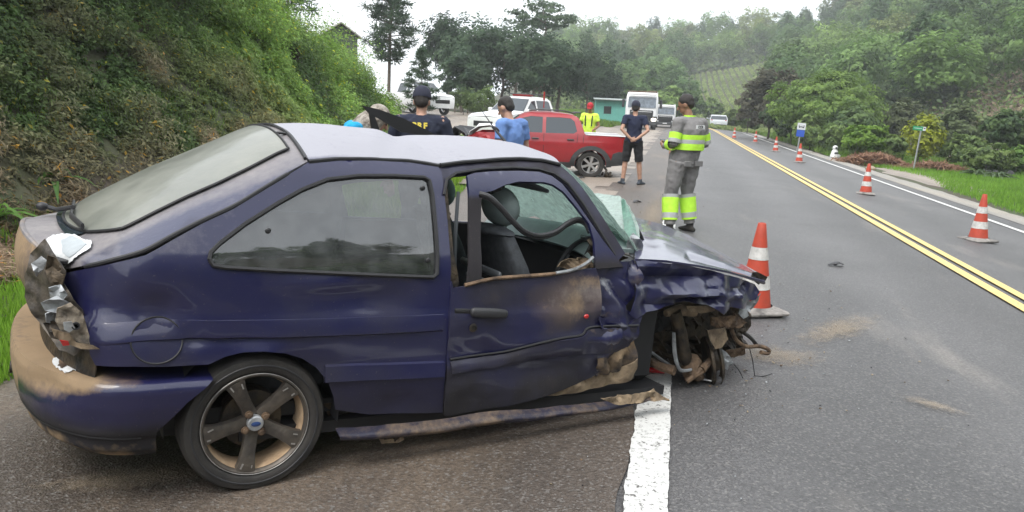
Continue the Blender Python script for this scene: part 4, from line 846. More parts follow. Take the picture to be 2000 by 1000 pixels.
# -- smashed tail light cavity
def crump(name, px_loop, y, depth, mt, seed=0, amp=.02, parent=None, step=.018, thick=.003, smooth=25):
    """crumpled sheet: outline at car lateral position y (number or function), folded by noise"""
    pts = [cy(px, py, y if not callable(y) else y(px)) for px, py in px_loop]; V, F = cdt([(p.x, p.z) for p in pts], (), step); P = []
    ys = {}; 
    for x, z in V:
        d2 = [((p.x - x) ** 2 + (p.z - z) ** 2 + 1e-5) for p in pts]; wsum = sum(1 / q for q in d2); yy = sum(p.y / q for p, q in zip(pts, d2)) / wsum
        nn = fbm((x * 9 + seed, z * 9, seed), 1.0, 3); P.append((x + amp * .3 * fbm((x * 7, z * 7, seed + 5), 1), yy + depth * 1. + amp * (abs(nn) * 2 - .5), z))
    o = mobj(name, P, F, M[mt], parent or car, smooth)
    solid(o, thick, 0); return o
M['torn_dark'] = mat('torn_dark', (.02, .018, .017), .6, col2=(.11, .09, .07), vscale=12, bump=.5, bscale=30); M['torn'] = mat('torn_grime', (.09, .075, .06), .7, col2=(.30, .25, .19), vscale=22, bump=.5, bscale=40)
cav = [(88, 470), (112, 505), (130, 535), (124, 560), (140, 590), (162, 612), (174, 650), (180, 690), (150, 705), (118, 690), (92, 660), (70, 625), (50, 585), (44, 545), (60, 500)]
crump('light_housing', cav, lambda px: -.76 + .30 * sstep((150 - px) / 110), .055, 'torn_dark', 3, .03, smooth=70)
crump('torn_metal', [(80, 590), (110, 577), (135, 592), (132, 605), (112, 612), (88, 606)], -.72, 0, 'bare_metal', 4, .03)
crump('torn_metal', [(88, 612), (118, 606), (140, 622), (136, 640), (112, 640), (90, 630)], -.73, .01, 'bare_metal', 8, .04)
crump('torn_metal', [(112, 602), (138, 592), (160, 612), (172, 650), (184, 675), (160, 672), (140, 665), (120, 650), (108, 628)], -.755, .012, 'torn', 15, .018, step=.012)
crump('torn_metal', [(62, 515), (80, 500), (92, 508), (84, 525), (70, 540)], -.62, .0, 'bare_metal', 6, .03)
crump('torn_metal', [(92, 500), (108, 505), (126, 535), (118, 560), (112, 580), (98, 560), (90, 530)], -.68, .01, 'dark_metal', 7, .03)
crump('torn_metal', [(96, 560), (120, 556), (134, 575), (118, 590), (100, 584)], -.70, .0, 'bare_metal', 27, .03)
crump('torn_metal', [(84, 632), (104, 628), (122, 646), (118, 664), (98, 660)], -.725, .0, 'dark_metal', 28, .03)
crump('broken_lens', [(124, 628), (140, 626), (148, 640), (136, 648), (126, 642)], -.775, -.01, 'lens_clear', 29, .01)
crump('torn_metal', [(100, 640), (135, 650), (150, 668), (182, 672), (196, 680), (160, 680), (126, 668), (105, 655)], -.765, -.005, 'mud', 17, .02)
crump('broken_lens', [(116, 662), (132, 664), (136, 672), (122, 674)], -.775, -.01, 'red_lens', 12, .01)
p_ = cy(148, 636, -.775); mb = MB(); mb.lathe([(.014, 0), (.014, -.010), (.009, -.010), (.008, .02), (0, .02)], p_, 'y', 16); mb.build('bulb_socket', M['black_plastic'], car)
# -- roof: rows from the seam to the windscreen header
redge = [(602, 313), (660, 308), (730, 308), (800, 312), (856, 321), (900, 316), (960, 311), (1010, 309), (1055, 311), (1092, 320)]
rr_ = [sd(*p) for p in redge]; rcrown = [.118, .118, .116, .110, .098, .088, .080, .072, .062, .05]; rback = [0, 0, 0, 0, 0, -.02, -.04, -.06, -.08, -.10]
def roof_fn(u, v):
    s = u * (len(rr_) - 1); i = min(int(s), len(rr_) - 2); t = s - i; x = rr_[i][0] * (1 - t) + rr_[i + 1][0] * t; z = rr_[i][1] * (1 - t) + rr_[i + 1][1] * t
    ch = rcrown[i] * (1 - t) + rcrown[i + 1] * t; b = rback[i] * (1 - t) + rback[i + 1] * t; q = v * 2 - 1; q = math.copysign(abs(q) ** .8, q); e = 1 - abs(q) ** 2.2; xx = x - b * e
    dz_ = -.010 * math.exp(-((xx - .84 - .25 * q) / .05) ** 2) * e - .006 * g2(xx, q, .55, -.1, .12, .3) + .005 * math.exp(-((xx - .74 - .25 * q) / .05) ** 2) * e
    far = .03 * sstep((q - .2) / .6) * sstep((x - .7) / .5)
    return Vector((xx, q * (W(x, z) + .006), z + .004 + ch * e + dz_ - far * 0 + .003 * fbm((xx * 3, q * 2, 0), 1.5)))
M['sky_sheen_paint'] = paintmat('sky_sheen_paint', (.02, .02, .06), rough=.30, coat=.9, dust_sheen_col=(.31, .31, .345))  # brighter copy of the blue paint, reflected sky put into its colour
roofo = surf('roof', roof_fn, 60, 40, 'sky_sheen_paint', thick=.010, flip=False, attrs={'dust': lambda x, y, z: 1.12 + .06 * fbm((x, y, z), 2) - .65 * sstep((-y - .57) / .03), 'grime': lambda x, y, z: .25 * fbm((x * 2, y, z), 4)}, label='buckled roof panel')  # pale film over the whole roof paints the reflected sky
mb = MB(); mb.tube([roof_fn(0, .01 + .98 * i / 30) + Vector((-.012, 0, -.002)) for i in range(31)], .007, 6); mb.build('hatch_gap_dark', M['seal'], car)
# drip rail over the door
mb = MB(); mb.tube([roof_fn(i / 24 * .46, 0) + Vector((0, .004, -.010)) for i in range(25)], (.011), 7); mb.build('drip_rail', M['seal'], roofo)
mb = MB(); mb.tube([roof_fn(i / 20 * .55 + .45, 0) + Vector((0, -.004, -.006)) for i in range(21)], (.010), 7); mb.build('drip_rail', M['seal'], roofo)
# -- door opening frame: header and windscreen pillar
hdr = sdl([(858, 322), (900, 317), (960, 312), (1010, 310), (1060, 313), (1094, 322), (1120, 345), (1150, 382), (1185, 435), (1222, 495), (1210, 508), (1196, 498), (1168, 452), (1135, 400), (1105, 360), (1080, 342), (1050, 334), (1000, 331), (940, 333), (890, 340), (874, 352), (870, 372), (862, 372)])
panel('windscreen_pillar', hdr, step=.02, disp=lambda x, z: -.004, thick=.03, attrs={'grime': lambda x, z: .72 + .3 * fbm((x, z, 0), 6), 'dust': lambda x, z: .35 * sstep((z - 1.36) / .03)}, label='bent windscreen pillar and roof header')
mb = MB(); mb.tube([Vector((x, -(W(x, z) + .006), z)) for x, z in sdl([(866, 380), (872, 350), (890, 338), (940, 330), (1000, 327), (1050, 330), (1082, 339), (1108, 358), (1138, 398), (1170, 450), (1200, 498)])], .008, 6); mb.build('door_seal', M['seal'], car)
# -- B pillar inner
panel('door_pillar', sdl([(862, 335), (876, 345), (884, 420), (892, 500), (902, 552), (895, 620), (885, 700), (878, 805), (862, 806), (868, 700), (876, 560), (876, 460)]), off=-.028, step=.03, thick=.03, mt='dark_metal')
# -- right door
dout = sdl([(880, 548), (884, 562), (920, 556), (990, 540), (1060, 533), (1120, 528), (1160, 522), (1168, 540), (1170, 570), (1172, 610), (1178, 640), (1215, 640), (1250, 618), (1246, 640), (1243, 700), (1246, 718), (1210, 732), (1150, 745), (1080, 768), (1000, 790), (930, 800), (866, 812), (868, 760), (872, 690), (876, 620)])
def ddisp(x, z):
    d = .012
    d -= .16 * sstep((x - 1.35) / .75) * sstep((.60 - z) / .22) * .8           # caved lower front
    d += .025 * g2(x, z, 1.55, .57, .30, .03); d -= .03 * g2(x, z, 1.35, .45, .25, .10)
    d += .018 * sstep((x - 1.5) / .3) * abs(fbm((x * 5, z * 1.2, 3), 2.2)) * 2.2; d -= .035 * sstep((x - 1.75) / .1) * abs(math.sin(x * 34 + z * 4)) * sstep((.60 - z) / .1)
    d += .007 * fbm((x * 2, z * 3, 4), 2.5); d -= .02 * g2(x, z, 1.0, .52, .12, .06)
    d -= .03 * g2(x, z, 1.72, .66, .16, .05)
    return d
dattr = {'mud': lambda x, z: float(max(.45 * g2(x, z, 1.50, .74, .30, .12) * (.75 + .9 * fbm((x * 3, z, 1), 3)), .0, 1.05 * sstep((x - 1.1) / .5) * sstep((.265 + .16 * sstep((x - 1.2) / .8) - z) / .04), .85 * g2(x, z, 2.02, .42, .035, .12), .6 * g2(x, z, 1.62, .86, .25, .05))),
         'grime': lambda x, z: .45 + .40 * sstep((.52 - z) / .08) + .35 * fbm((x, z, 6), 3), 'dust': lambda x, z: .30 * fbm((x, z, 8), 3) + .28 + .22 * g2(x, z, 1.45, .80, .3, .1), 'bare': lambda x, z: 0., 'brown': lambda x, z: float(.95 * g2(x, z, 1.50, .77, .42, .17) + .3 * sstep((.5 - z) / .1) + .25 * fbm((x, z, 4), 3))}
door = panel('door', dout, step=.018, disp=ddisp, thick=.02, attrs=dattr, label='caved right door, brown with mud over blue paint')
def P_(px, py, out=0.): x, z = sd(px, py); return Vector((x, -(W(x, z) + ddisp(x, z) + out), z))
# creases along the door, trim edges
for nm, ln, r_, mt in (('door_moulding_edge', [(876, 700), (930, 694), (985, 686), (1040, 670), (1090, 658), (1130, 652), (1146, 640), (1180, 637), (1244, 634)], .006, 'seal'),):
    mb = MB(); mb.tube(smoothline([P_(a, b, .006) for a, b in ln], 4), r_, 6); mb.build(nm, M[mt], door)
def lowstrip():
    top = smoothline([P_(a, b, .010) for a, b in [(876, 704), (930, 698), (985, 690), (1040, 674), (1090, 662), (1130, 655), (1150, 643), (1180, 641), (1240, 639)]], 5)
    bot = smoothline([P_(a, b, .010) for a, b in [(878, 728), (930, 722), (985, 715), (1040, 705), (1090, 698), (1130, 694), (1150, 690), (1180, 690), (1236, 690)]], 5)
    mb = MB(); mb.grid(lambda u, v: top[int(round(u * (len(top) - 1)))].lerp(bot[int(round(u * (len(bot) - 1)))], v) + Vector((0, -.010 * math.sin(math.pi * v) + .006 * fbm((u * 12, v * 2, 0), 1), 0)), len(top) - 1, 6)
    o = mb.build('side_moulding', M['blue_paint'], door); solid(o, .006, 1); setattrf(o.data, 'grime', [.75 + .3 * fbm(p, 4) for p in mb.v]); setattrf(o.data, 'mud', [.2 + .3 * fbm(p, 6) for p in mb.v])
lowstrip()
# handle, lock, marker
mb = MB(); a = P_(949, 608, .012); mb.tube([P_(918, 606, .022), P_(935, 607, .028), P_(960, 608, .028), P_(980, 610, .02)], [(.016, .022), (.017, .024), (.017, .024), (.014, .020)], 12, side=(0, 1, 0), round_=True); h_ = mb.build('door_handle', M['black_plastic'], door)
mb = MB(); mb.lathe([(.020, .0), (.020, -.006), (.012, -.008), (.012, -.004), (0, -.004)], P_(920, 638, .004), 'y', 16); mb.build('door_lock', M['dark_metal'], door)
mb = MB(); mb.ball(P_(1143, 617, .004), (.016, .008, .012)); mb.build('side_marker', M['red_lens'], door)
def recess(): 
    mb = MB(); mb.tube([P_(885, 606, .002), P_(905, 606, .004), P_(918, 607, .004)], [(.004, .012)] * 3, 8); mb.build('handle_recess', M['seal'], door)
recess()
# belt trim of the door window
mb = MB(); mb.tube(smoothline([P_(a, b, .004) for a, b in [(905, 556), (960, 543), (1020, 538), (1080, 533), (1120, 524), (1150, 506)]], 4), .009, 6); mb.build('belt_seal', M['rust'], door)
mb = MB(); mb.tube(smoothline([P_(a, b, .012) for a, b in [(1080, 531), (1115, 525), (1140, 512), (1152, 500)]], 4), .008, 6); mb.build('belt_strip', M['bare_metal'], door)
# door window frame, pulled out of the opening
fr_out = [(910, 342), (925, 337), (960, 334), (1010, 333), (1050, 335), (1075, 343), (1095, 358), (1122, 392), (1150, 432), (1176, 470), (1215, 520), (1190, 522), (1165, 524), (1160, 522), (1158, 470), (1148, 436), (1120, 400), (1098, 374), (1078, 360), (1060, 355), (1010, 354), (985, 360), (960, 372), (940, 376), (938, 385), (936, 470), (937, 552), (910, 556), (914, 470), (914, 380)]
door_frame = panel('window_frame', sdl(fr_out), step=.02, off=.012, thick=.016, parent=door, attrs={'grime': lambda x, z: .95 * sstep((1.05 - z) / .15) * (x > 1.3) + 1.0 * sstep((1.15 - x) / .06) * sstep((1.26 - z) / .05) + .2, 'dust': lambda x, z: .35 * fbm((x, z, 0), 8) + .3 * sstep((z - 1.26) / .05)})
# torn inner skin under the frame rail
crump('torn_trim', [(925, 350), (985, 352), (988, 365), (975, 372), (960, 380), (935, 388), (918, 372)], -.60, 0, 'seal', 21, .04, door)
# hanging weatherstrip
mb = MB(); ln = [(936, 378), (955, 384), (975, 402), (1000, 430), (1025, 452), (1055, 460), (1085, 452), (1108, 436), (1128, 428), (1142, 434), (1150, 450)]
mb.tube(smoothline([cy(a, b, -.70 - .04 * math.sin(i * .6)) for i, (a, b) in enumerate(ln)], 6), .012, 8); mb.tube(smoothline([cy(a, b + 6, -.695 - .04 * math.sin(i * .6)) for i, (a, b) in enumerate(ln)], 6), .006, 6)
o = mb.build('weatherstrip', M['black_plastic'], door)
# -- cowl / fender root between door and wheel arch: crumpled panels
def crsheet(name, loop, holes=(), amp=.03, fr=6., seed=0, off=0., step=.016, mt='blue_paint', attrs=None, base=None, parent=None, folds=(), thick=.004, smooth=28, label=None):
    V, F = cdt([sd(*p) if max(p) > 4 else p for p in loop], holes, step); P = []
    for x, z in V:
        n1 = noise.noise(Vector((x * fr + seed, z * fr, seed))); n2 = noise.noise(Vector((x * fr * 2.3, z * fr * 2.3 + seed, 3)))
        d = amp * (abs(n1) * 2.4 - .6 + .5 * abs(n2)) + off
        for (ax, az, bx, bz, wd, h) in folds:
            t = ((x - ax) * (bx - ax) + (z - az) * (bz - az)) / ((bx - ax) ** 2 + (bz - az) ** 2); t = min(1, max(0, t)); q = math.hypot(x - ax - t * (bx - ax), z - az - t * (bz - az)); d += h * max(0, 1 - q / wd)
        y = (base(x, z) if base else W(x, z)) + d; P.append((x, -y, z))
    a, b, c = [Vector(P[i]) for i in F[0]]
    if (b - a).cross(c - a).y > 0: F = [q[::-1] for q in F]
    o = mobj(name, P, F, M[mt], parent or car, smooth, label=label)
    for kk, fn in (attrs or {}).items(): setattrf(o.data, kk, [fn(x, z) for x, z in V])
    solid(o, thick, -1); return o
cattr = {'grime': lambda x, z: .42 + .4 * fbm((x, z, 0), 5), 'mud': lambda x, z: .15 + .5 * fbm((x, z, 3), 6), 'bare': lambda x, z: .25 + .6 * fbm((x, z, 9), 10), 'dust': lambda x, z: .15}
crsheet('crumpled_cowl', [(1164, 520), (1200, 512), (1240, 508), (1250, 540), (1240, 575), (1225, 605), (1250, 618), (1230, 636), (1195, 640), (1172, 642), (1168, 600), (1170, 560)], amp=.045, fr=7, seed=2, off=.004, attrs=cattr, label='crumpled blue metal between door and front wheel arch')
fx = lambda x, z: min(W(min(x, 2.45), z), .83) - .16 * sstep((x - 2.35) / .75)
def sf(px, py):
    """front end: same outward ray, meeting the pushed-in fender surface"""
    o, d = cray(px, py); t = 2.
    while t < 12:
        p = o + d * t
        if p.y + fx(p.x, p.z) > 0: return (p.x, p.z)
        t += .004
F_ = lambda ps: [sf(*p) for p in ps]
floop = F_([(1240, 506), (1300, 512), (1350, 520), (1400, 532), (1440, 542), (1478, 556), (1484, 570), (1478, 586), (1462, 590), (1452, 602), (1430, 600), (1408, 612), (1385, 596), (1350, 592), (1318, 598), (1290, 605), (1262, 612), (1238, 622), (1226, 612), (1234, 580), (1242, 550)])
def fpt(px, py): return sf(px, py)
fo = []
for a_, b_, wd, h in (((1250, 545), (1400, 540), .05, -.045), ((1300, 572), (1440, 575), .035, .05), ((1255, 600), (1400, 585), .04, -.03), ((1240, 520), (1300, 512), .04, .03), ((1330, 590), (1460, 560), .03, -.03)):
    p, q = fpt(*a_), fpt(*b_); fo.append((p[0], p[1], q[0], q[1], wd, h))
crsheet('fender', floop, amp=.028, fr=4.5, seed=6, base=fx, attrs={'grime': lambda x, z: .30 + .4 * fbm((x, z, 0), 4), 'mud': lambda x, z: .1 + .4 * fbm((x, z, 3), 6) + .5 * sstep((.62 - z) / .05), 'bare': lambda x, z: .2 + .5 * fbm((x, z, 9), 9), 'dust': lambda x, z: .2}, folds=fo, step=.016, smooth=35, label='crumpled front fender folded inwards')
# lower stubs
crsheet('crumpled_cowl', [(1246, 618), (1252, 640), (1246, 680), (1243, 715), (1200, 735), (1170, 738), (1172, 700), (1178, 642), (1215, 640)], amp=.04, fr=9, seed=8, off=-.03, attrs={'grime': lambda x, z: .9, 'mud': lambda x, z: .55 + .6 * fbm((x, z, 3), 7)}, label='torn dark metal at the front of the door')
# -- rolled bottom of the door and inner sill
crsheet('inner_sill', [(1246, 700), (1246, 716), (1245, 742), (1190, 760), (1130, 772), (1060, 780), (990, 794), (900, 806), (870, 806), (940, 795), (1010, 778), (1080, 765), (1150, 742), (1200, 735)], amp=.03, fr=6, seed=11, off=-.035, mt='mud')
crsheet('floor_edge', [(650, 808), (700, 800), (820, 800), (940, 788), (1030, 775), (1040, 790), (940, 808), (820, 828), (660, 838)], amp=.01, fr=5, seed=12, off=-.12, mt='dark_metal')
# hanging sill trim: from the rear arch to beyond the front, twisted away
st = [(655, 836), (700, 834), (760, 828), (850, 818), (950, 805), (1060, 797), (1150, 788), (1210, 779), (1265, 766), (1300, 776)]
sb = [(664, 860), (700, 860), (760, 855), (850, 845), (950, 832), (1060, 820), (1150, 808), (1210, 797), (1265, 785), (1302, 780)]
def sill_fn(u, v):
    s = u * (len(st) - 1); i = min(int(s), len(st) - 2); t = s - i
    yy = -.83 - .10 * u; a = cy(st[i][0] * (1 - t) + st[i + 1][0] * t, st[i][1] * (1 - t) + st[i + 1][1] * t, yy + .03); b = cy(sb[i][0] * (1 - t) + sb[i + 1][0] * t, sb[i][1] * (1 - t) + sb[i + 1][1] * t, yy + .0)
    p = a.lerp(b, v); p.y -= .028 * math.sin(math.pi * v) - .004 * fbm((u * 8, v, 0), 2); p.z += .008 * fbm((u * 6, 3, 0), 1.5) * (u > .1); return p
surf('sill_trim', sill_fn, 60, 12, 'blue_paint', thick=.006, flip=True, attrs={'mud': lambda x, y, z: .45 + .35 * fbm((x, y, z), 5) + .35 * g2(x, 0, 1.2, 0, .5, 1) * (z < .16) + .8 * (x > 2.0), 'grime': lambda x, y, z: .75, 'dust': lambda x, y, z: .3}, label='sill trim torn loose and hanging under the door')
crump('torn_trim', [(1175, 778), (1262, 765), (1275, 758), (1300, 778), (1280, 782), (1200, 790)], -.93, 0, 'mud', 30, .03)
crump('torn_trim', [(735, 850), (748, 850), (750, 858), (768, 856), (770, 862), (786, 850), (790, 858), (778, 864), (745, 866)], -.82, 0, 'mud', 31, .01)
# -- bonnet: buckled, near edge rests on the fender
bn = [(1240, 505), (1300, 508), (1360, 517), (1420, 529), (1460, 540), (1494, 549)]
bf = [(1238, 424), (1290, 437), (1345, 459), (1400, 489), (1445, 512), (1497, 541)]
nb_ = [cy(px, py, -fx(sf(px, py)[0], sf(px, py)[1]) - .01) for px, py in bn]; fb_ = [cy(px, py, y) for (px, py), y in zip(bf, (.55, .48, .36, .1, -.15, -.45))]
def bon_fn(u, v):
    s = u * 5; i = min(int(s), 4); t = s - i; a = nb_[i].lerp(nb_[i + 1], t); b = fb_[i].lerp(fb_[i + 1], t); p = a.lerp(b, v)
    p.z += .045 * math.sin(math.pi * v) * (1 - u * .6) * (v < .999) * .5 + .005 * fbm((p.x * 2, p.y * 2, 0), 1.5) * (1 - abs(2 * v - 1)) - .02 * math.exp(-((v - .15) / .05) ** 2) * (u > .35); return p
surf('bonnet', bon_fn, 50, 34, 'sky_sheen_paint', thick=.012, smooth=45, attrs={'dust': lambda x, y, z: .52 + .12 * fbm((x, y, z), 2), 'grime': lambda x, y, z: .25 * fbm((x, y, z), 6), 'bare': lambda x, y, z: .3 * fbm((x, y, z), 12)}, label='buckled bonnet, reflecting the sky')  # pale film here paints the sky's reflection on the bonnet
crump('bonnet_corner', [(1470, 532), (1480, 531), (1499, 541), (1495, 550), (1482, 556), (1468, 546)], -.62, 0, 'dark_metal', 40, .01)
# hidden far front: inner wing and engine mass so the bay is not hollow
mb = MB(); mb.box((2.75, .05, .55), (.75, .9, .42), bev=.05); mb.box((2.3, .15, .6), (.06, .9, .6), bev=.01); mb.box((3.0, .2, .45), (.5, .8, .3), bev=.05); o = mb.build('engine', M['dark_metal'], car)
# -- wheel well and suspension
crump('inner_wing', [(1250, 620), (1300, 600), (1360, 594), (1420, 600), (1455, 606), (1450, 640), (1420, 700), (1380, 735), (1310, 720), (1250, 705)], -.38, 0, 'dark_metal', 50, .10, step=.03)
crump('wheel_liner', [(1248, 615), (1290, 606), (1318, 602), (1300, 640), (1275, 660), (1258, 690), (1250, 700)], -.50, .0, 'seal', 51, .03)
def tb(name, pts, r_, mt, y, n=10, parent=None, **k):
    mb = MB(); P = [cy(p[0], p[1], p[2] if len(p) > 2 else y) for p in pts]; mb.tube(smoothline(P, 4) if len(P) > 2 else P, r_ if not isinstance(r_, list) else list(np.interp(np.linspace(0, 1, (len(P) - 1) * 4 + 1 if len(P) > 2 else 2), np.linspace(0, 1, len(r_)), r_)), n, **k); return mb.build(name, M[mt], parent or car)
strut = tb('suspension_strut', [(1318, 608), (1328, 650), (1336, 690), (1345, 712)], [.035, .040, .040, .034], 'dark_metal', -.62, 12)
tb('strut_bracket', [(1316, 650), (1318, 690), (1328, 722), (1350, 722)], [.010, .013, .011, .009], 'bare_metal', -.68, 6, strut)
tb('spring_seat', [(1300, 612), (1330, 606), (1358, 612)], [.02, .036, .02], 'mud', -.60, 10, strut)
cdisc = cy(1388, 703, -.60); Md = Matrix.Translation(cdisc) @ Matrix.Rotation(R(58), 4, 'Z') @ Matrix.Rotation(R(-14), 4, 'X')
mb = MB(); mb.lathe([(0.0, -.045), (.066, -.045), (.074, -.02), (.077, .0), (.142, .0), (.148, .004), (.148, .02), (.142, .024), (0, .024)], (0, 0, 0), 'y', 36); mb.v = [Md @ Vector(v) for v in mb.v]; disc = mb.build('brake_disc', M['dark_metal'])
disc.parent = car
for i in range(4):
    a = i * math.pi / 2 + .4; mb = MB(); p = Md @ Vector((.045 * math.cos(a), -.055, .045 * math.sin(a))); q = Md @ Vector((.045 * math.cos(a), -.03, .045 * math.sin(a))); mb.tube([p, q], .007, 8); mb.build('wheel_stud', M['rust'], disc)
mb = MB(); p = cy(1350, 712, -.63); mb.box(p + Vector((0, 0, -.01)), (.10, .10, .15), (0, .3, .4), bev=.03); mb.box(cy(1362, 733, -.64), (.09, .07, .06), (0, .5, .4), bev=.02); mb.tube([cy(1340, 745, -.66), cy(1370, 722, -.68)], [.018, .026], 8); mb.tube([cy(1370, 722, -.68), cy(1392, 700, -.66)], [.026, .02], 8); mb.build('hub_carrier', M['rust'], car)
mb = MB(); mb.grid(lambda u, v: Md @ Vector(((.10 + .05 * v) * math.cos(2.2 + u * 2.2), -.03 - .02 * math.sin(math.pi * v), (.10 + .05 * v) * math.sin(2.2 + u * 2.2))), 14, 4); o = mb.build('brake_shield', M['dark_metal'], car); solid(o, .004)
tb('control_arm', [(1250, 694, -.45), (1285, 714, -.58), (1318, 724, -.68)], [.022, .026, .03], 'rust', -.5, 8)
tb('tie_rod', [(1244, 664, -.45), (1275, 690, -.5), (1312, 716, -.62)], .010, 'bare_metal', -.5, 6)
tb('drive_shaft', [(1262, 682, -.30), (1320, 700, -.5), (1352, 716, -.6)], .016, 'dark_metal', -.5, 8)
crump('splash_shield', [(1380, 645), (1418, 640), (1423, 662), (1410, 678), (1396, 682), (1386, 664)], -.72, 0, 'mud', 55, .012)
crump('torn_metal', [(1390, 622), (1440, 612), (1452, 628), (1440, 640), (1400, 640), (1386, 634)], -.66, 0, 'rust', 56, .05)
crump('torn_metal', [(1425, 600), (1452, 598), (1462, 612), (1462, 640), (1448, 650), (1436, 640), (1440, 618)], -.62, 0, 'dark_metal', 57, .05)
crump('torn_metal', [(1444, 594), (1468, 588), (1482, 572), (1474, 598), (1462, 608), (1450, 606)], -.64, 0, 'bare_metal', 58, .03)
crump('torn_metal', [(1340, 598), (1395, 596), (1398, 606), (1370, 612), (1345, 608)], -.70, 0, 'mud', 59, .02)
crump('radiator_support', [(1418, 640), (1446, 640), (1456, 675), (1436, 700), (1422, 690)], -.40, 0, 'dark_metal', 60, .05)
crump('torn_metal', [(1418, 684), (1452, 678), (1456, 692), (1424, 698)], -.55, 0, 'rust', 61, .03)
crump('torn_metal', [(1405, 680), (1420, 690), (1434, 715), (1420, 722), (1404, 706)], -.66, 0, 'bare_metal', 62, .03)
tb('coolant_hose', [(1428, 642), (1438, 664), (1458, 677), (1482, 676), (1500, 682), (1500, 690), (1486, 688)], .013, 'rust', -.62, 8)
tb('coolant_hose', [(1450, 648), (1466, 660), (1478, 674)], .012, 'rubber', -.60, 8)
tb('loose_wire', [(1464, 680, -.62), (1470, 705, -.63), (1474, 734, -.65)], .003, 'seal', -.6, 5)
tb('loose_wire', [(1434, 712, -.62), (1445, 726, -.64), (1452, 742, -.66)], .003, 'seal', -.6, 5)
tb('loose_wire', [(1474, 734, -.65), (1490, 735, -.68), (1508, 730, -.7)], .003, 'seal', -.6, 5)
crump('headlight_bracket', [(1445, 600), (1458, 604), (1462, 616), (1450, 622), (1442, 612)], -.70, 0, 'bare_metal', 63, .02)
# -- windscreen: shattered, sagging forward and wrapping over the near pillar foot
M['shattered'] = glassmat('shattered_glass', (.80, .90, .86), .95, .15, dict(lo=.25, hi=.85, tl=.6, col=(.60, .70, .66), ns=22, scale=(1, 1, 1)))  # pale film: crazed glass with some sky reflection painted in
wtop = [roof_fn(1., v) for v in (0.02, .25, .5, .75, .98)]
def wind_fn(u, v):
    i = min(int(v * 4), 3); t = v * 4 - i; a = wtop[i].lerp(wtop[i + 1], t); b = Vector((1.99 + .25 * math.sin(math.pi * min(1, v * .9)), -.68 + 1.36 * v, .985)); p = a.lerp(b, u)
    sag = math.sin(math.pi * u ** .8); p += Vector((.03, 0, .02)) * sag; p.z -= .10 * math.exp(-((v - .45) / .22) ** 2) * math.sin(math.pi * u) ; p += Vector((0, 0, 1)) * (.018 * abs(fbm((p.x * 3, p.y * 3, 0), 2.2)) * 2 * u); return p
wsh = surf('windscreen', wind_fn, 40, 44, 'shattered', thick=.003, smooth=30, label='shattered green-tinted windscreen')
flap_t = [(1146, 378), (1165, 378), (1190, 381), (1212, 384), (1222, 394)]
flap_b = [(1192, 445), (1205, 455), (1218, 470), (1232, 490), (1250, 500)]
def flap_fn(u, v):
    s = u * 4; i = min(int(s), 3); t = s - i; a = cy(flap_t[i][0] * (1 - t) + flap_t[i + 1][0] * t, flap_t[i][1] * (1 - t) + flap_t[i + 1][1] * t, .18 - .42 * u); b = cy(flap_b[i][0] * (1 - t) + flap_b[i + 1][0] * t, flap_b[i][1] * (1 - t) + flap_b[i + 1][1] * t, -.45 - .14 * u)
    p = a.lerp(b, v); p += Vector((.5, -.2, .5)) * (.05 * math.sin(math.pi * v) * u + .012 * fbm((u * 6, v * 6, 1), 1)); return p
surf('windscreen_flap', flap_fn, 24, 24, 'shattered', wsh, thick=.003, smooth=30)
M['green_edge'] = glassmat('green_glass_edge', (.40, .68, .58), .75, .15, dict(lo=.35, hi=.9, tl=.5, col=(.32, .52, .44), ns=30))
def curl_fn(u, v):
    a = cy(1213 + 12 * u, 392 + 100 * u ** .9, -.30 - .28 * u); b = cy(1224 + 20 * math.sin(u * 2.2), 400 + 95 * u, -.36 - .26 * u); p = a.lerp(b, v) + Vector((0, 0, .02 * math.sin(v * math.pi))); return p
surf('windscreen_curl', curl_fn, 20, 6, 'green_edge', wsh, thick=.004)
crump('torn_metal', [(1222, 470), (1240, 455), (1256, 480), (1260, 500), (1240, 504), (1226, 498)], -.62, 0, 'bare_metal', 70, .04)
crump('wiper_cowl', [(1150, 470), (1185, 455), (1215, 500), (1230, 504), (1200, 512), (1168, 512)], -.60, .02, 'dark_metal', 71, .05)
tb('wiper_arm', [(1236, 430), (1252, 462), (1262, 492)], [.010, .012, .014], 'black_plastic', -.35, 6)
# -- glimpse of the far door with its frame bent up and out over the roof line
def far(px, py, y=.98): return cy(px, py, y)
mb = MB(); A = [far(708, 206), far(742, 214), far(790, 232), far(838, 256), far(868, 275)]; B = [far(722, 222), far(745, 234), far(784, 258), far(830, 266), far(868, 277)]
v = []; 
for a, b in zip(A, B): v += [a, b, b + Vector((0, .02, 0)), a + Vector((0, .02, 0))]
mb.add(v, [(i * 4 + j, i * 4 + (j + 1) % 4, (i + 1) * 4 + (j + 1) % 4, (i + 1) * 4 + j) for i in range(4) for j in range(4)] + [(0, 1, 2, 3), (16, 19, 18, 17)])
v = [far(722, 222), far(732, 226), far(742, 256), far(727, 252)]; mb.add([p + Vector((0, dy, 0)) for dy in (0, .02) for p in v], [(0, 1, 2, 3), (7, 6, 5, 4), (0, 4, 5, 1), (1, 5, 6, 2), (2, 6, 7, 3), (3, 7, 4, 0)])
o = mb.build('window_frame', M['seal'], ld, smooth=20, label='black window frame of the far door sticking up behind the roof')
# antenna on the front edge of the roof
pb = cy(1008, 312, .12); mb = MB(); tip = cy(938, 212, .30); mid_ = cy(965, 250, .24); mb.tube([pb, cy(985, 275, .18), mid_], [.012, .009, .007], 8); mb.tube([mid_, tip], [.004, .002], 6); mb.ball(cy(968, 252, .24), (.03, .02, .012), rot=(0, .5, 0)); mb.build('antenna', M['black_plastic'], car, label='black whip aerial leaning over the roof')
